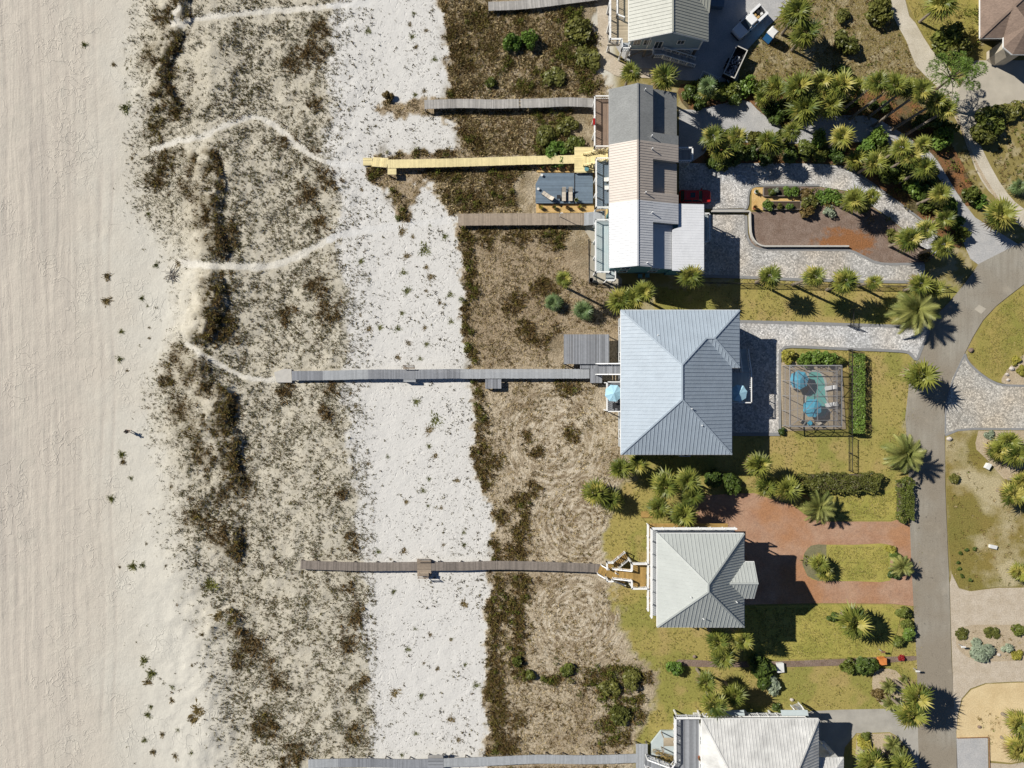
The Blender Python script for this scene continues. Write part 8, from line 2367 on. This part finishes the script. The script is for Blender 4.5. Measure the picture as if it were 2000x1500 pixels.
# timber shelter and reed screen by the lower patio
t = empty('timber_shelter', W(1304, 1444, 0.5))
for sx in (-1, 1):
    for sy in (-1, 1): MB().box((sx * .95 - .06, sy * 1.1 - .06, 0), (sx * .95 + .06, sy * 1.1 + .06, 1.9)).build('post', M['wood_brown'], t)
for i in range(9): MB().box((-1.0, -.05 + i * .135, 1.9), (1.0, .075 + i * .135, 1.94), i / 9).build('roof_board', M['deck_sand'], t)
for s in (-1, 1): MB().bar((s * .95, -1.1, 1.87), (s * .95, 1.1, 1.87), .08, .06).build('beam', M['wood_brown'], t)
tag(t, 'small open timber shelter beside the grey deck of the bottom house', 'shelter')
mb = MB(); rr = random.Random(6); a, b = Vector(W(1272, 1468, .5)), Vector(W(1312, 1484, .5))
for i in range(150):
    c = a.lerp(b, rr.random()) + Vector((rr.uniform(-.1, .5), rr.uniform(-.1, .5), 0)); mb.bar(c, c + Vector((rr.uniform(-.15, .3), rr.uniform(-.1, .4), rr.uniform(.5, .9))), .03, .02)
o = mb.build('reed_screen', M['straw_bale']); tag(o, 'dry reed bundle behind the white stair railing at the bottom', 'reeds')
pot(1366, 1478, 3.605, 1.3, 'terracotta', 'orange pot on the grey deck of the bottom house', 'leaf_rust')
# red towel over the brown deck railing
x0, y0, _ = W(1160.5, 244, 4.6); y1 = W(1160.5, 231, 4.6)[1]
mb = MB(); mb.box((x0 - .10, y0, 4.62), (x0 + .10, y1, 4.66)); mb.box((x0 - .13, y0, 4.0), (x0 - .10, y1, 4.655)); o = mb.build('beach_towel', M['lamp_red']); tag(o, 'red towel over the white railing of the brown deck', 'towel')
# chairs on the middle deck
for i, (x, y) in enumerate(((1183, 352), (1184, 368), (1184, 395))):
    c = empty('deck_chair', W(x, y, 3.505), R(180)); mt = ('siding_white', 'siding_white', 'wood_blue')[i]
    MB().box((-.28, -.28, .36), (.28, .28, .42)).build('seat', M[mt], c); m = MB(); m.bar((-.28, 0, .42), (-.45, 0, 1.0), .52, .06); m.build('backrest', M[mt], c)
    for sx in (-1, 1):
        for sy in (-1, 1): MB().box((sx * .24 - .025, sy * .24 - .025, 0), (sx * .24 + .025, sy * .24 + .025, .358)).build('leg', M['dark'], c)
    tag(c, ('upper white chair on the blue-grey balcony', 'second white chair on the blue-grey balcony', 'blue chair at the lower end of the blue-grey balcony')[i], 'chair')

# ------------------------------------------------------------------ the person on the beach
def skin_mesh(name, joints, edges, mat, parent, root=0, sub=2):
    me = bpy.data.meshes.new(name)
    me.from_pydata([j[:3] for j in joints], edges, [])
    o = bpy.data.objects.new(name, me); COL.objects.link(o); o.parent = parent
    o.modifiers.new('skin', 'SKIN')
    if not me.skin_vertices: bpy.context.view_layer.update()
    sk = me.skin_vertices[0].data if me.skin_vertices else None
    if sk:
        for i, j in enumerate(joints): sk[i].radius = (j[3], j[4] if len(j) > 4 else j[3]); sk[i].use_root = (i == root)
    s = o.modifiers.new('sub', 'SUBSURF'); s.levels = sub; s.render_levels = sub
    me.materials.append(mat)
    return o

def person():
    z = gz(254.5, 842); t = empty('person', W(254.5, 842, z), R(15))
    J = [(0, 0, .95, .15, .12), (0, 0, 1.15, .15, .11), (0.01, 0, 1.38, .17, .11), (0.02, 0, 1.50, .06), (0.03, 0, 1.58, .085), (0.04, 0, 1.70, .09)]
    E = [(0, 1), (1, 2), (2, 3), (3, 4), (4, 5)]
    def add(pt, par): J.append(pt); E.append((par, len(J) - 1)); return len(J) - 1
    for s in (-1, 1):
        h = add((0, s * .10, .90, .10), 0); k = add((.06 * (1 if s > 0 else -1), s * .11, .50, .07), h); a = add((.08 * (1 if s > 0 else -1) - .03, s * .11, .09, .045), k); add((.08 * (1 if s > 0 else -1) + .13, s * .12, .04, .04), a)
        sh = add((0.01, s * .20, 1.42, .07), 2); el = add((.10, s * .26, 1.16, .05), sh); wr = add((.32, s * .14, 1.12, .034), el); pl = add((.40, s * .12, 1.13, .036, .02), wr)
        for i in range(4):
            f = add((.44, s * (.09 + .02 * i), 1.13, .011), pl); add((.48 - .006 * abs(i - 1.5), s * (.085 + .02 * i), 1.12, .009), f)
        th = add((.39, s * .085, 1.15, .012), pl); add((.43, s * .07, 1.15, .009), th)
    skin_mesh('body', J, E, M['skin'], t)
    skin_mesh('shirt', [(0, 0, .93, .17, .14), (0, 0, 1.15, .17, .13), (0.01, 0, 1.40, .185, .13), (0.01, .20, 1.43, .085), (.09, .255, 1.20, .07), (0.01, -.20, 1.43, .085), (.09, -.255, 1.20, .07)], [(0, 1), (1, 2), (2, 3), (3, 4), (2, 5), (5, 6)], M['shirt'], t)
    skin_mesh('shorts', [(0, 0, .96, .165, .14), (0, .10, .88, .12), (.06, .11, .52, .095), (0, -.10, .88, .12), (-.06, -.11, .52, .095)], [(0, 1), (1, 2), (0, 3), (3, 4)], M['cap'], t)
    c = MB(); c.ell((.03, 0, 1.72), (.125, .115, .10), 12, 6); c.slab([(.10, -.08, 1.71), (.23, -.06, 1.70), (.23, .06, 1.70), (.10, .08, 1.71)], .015); c.build('cap', M['cap'], t, True)
    fc = MB(); fc.ell((.135, 0, 1.60), (.02, .015, .025), 6, 4); fc.build('nose', M['skin'], t)
    for s in (-1, 1): MB().ell((.118, s * .035, 1.63), (.012, .014, .008), 6, 4).build('eye', M['cap'], t)
    MB().ell((.12, 0, 1.55), (.012, .03, .006), 6, 4).build('mouth', M['lamp_red'], t)
    for s in (-1, 1): MB().ell((.03, s * .095, 1.61), (.02, .012, .03), 6, 4).build('ear', M['skin'], t)
    tag(t, 'person in dark clothes and black cap standing on the beach', 'person')
    q = t.matrix_basis @ Vector((.46, 0, 1.12)) if False else Matrix.Translation(t.location) @ Matrix.Rotation(R(15), 4, 'Z') @ Vector((.46, 0, 1.10))
    k = empty('remote_control', q, R(15)); MB().box((-.05, -.09, 0), (.05, .09, .04)).build('case', M['dark'], k); MB().box((-.02, -.07, .041), (.07, .07, .05)).build('screen_holder', M['dark'], k)
    tag(k, 'dark remote control in the hands of the person on the beach', 'remote control')
person()
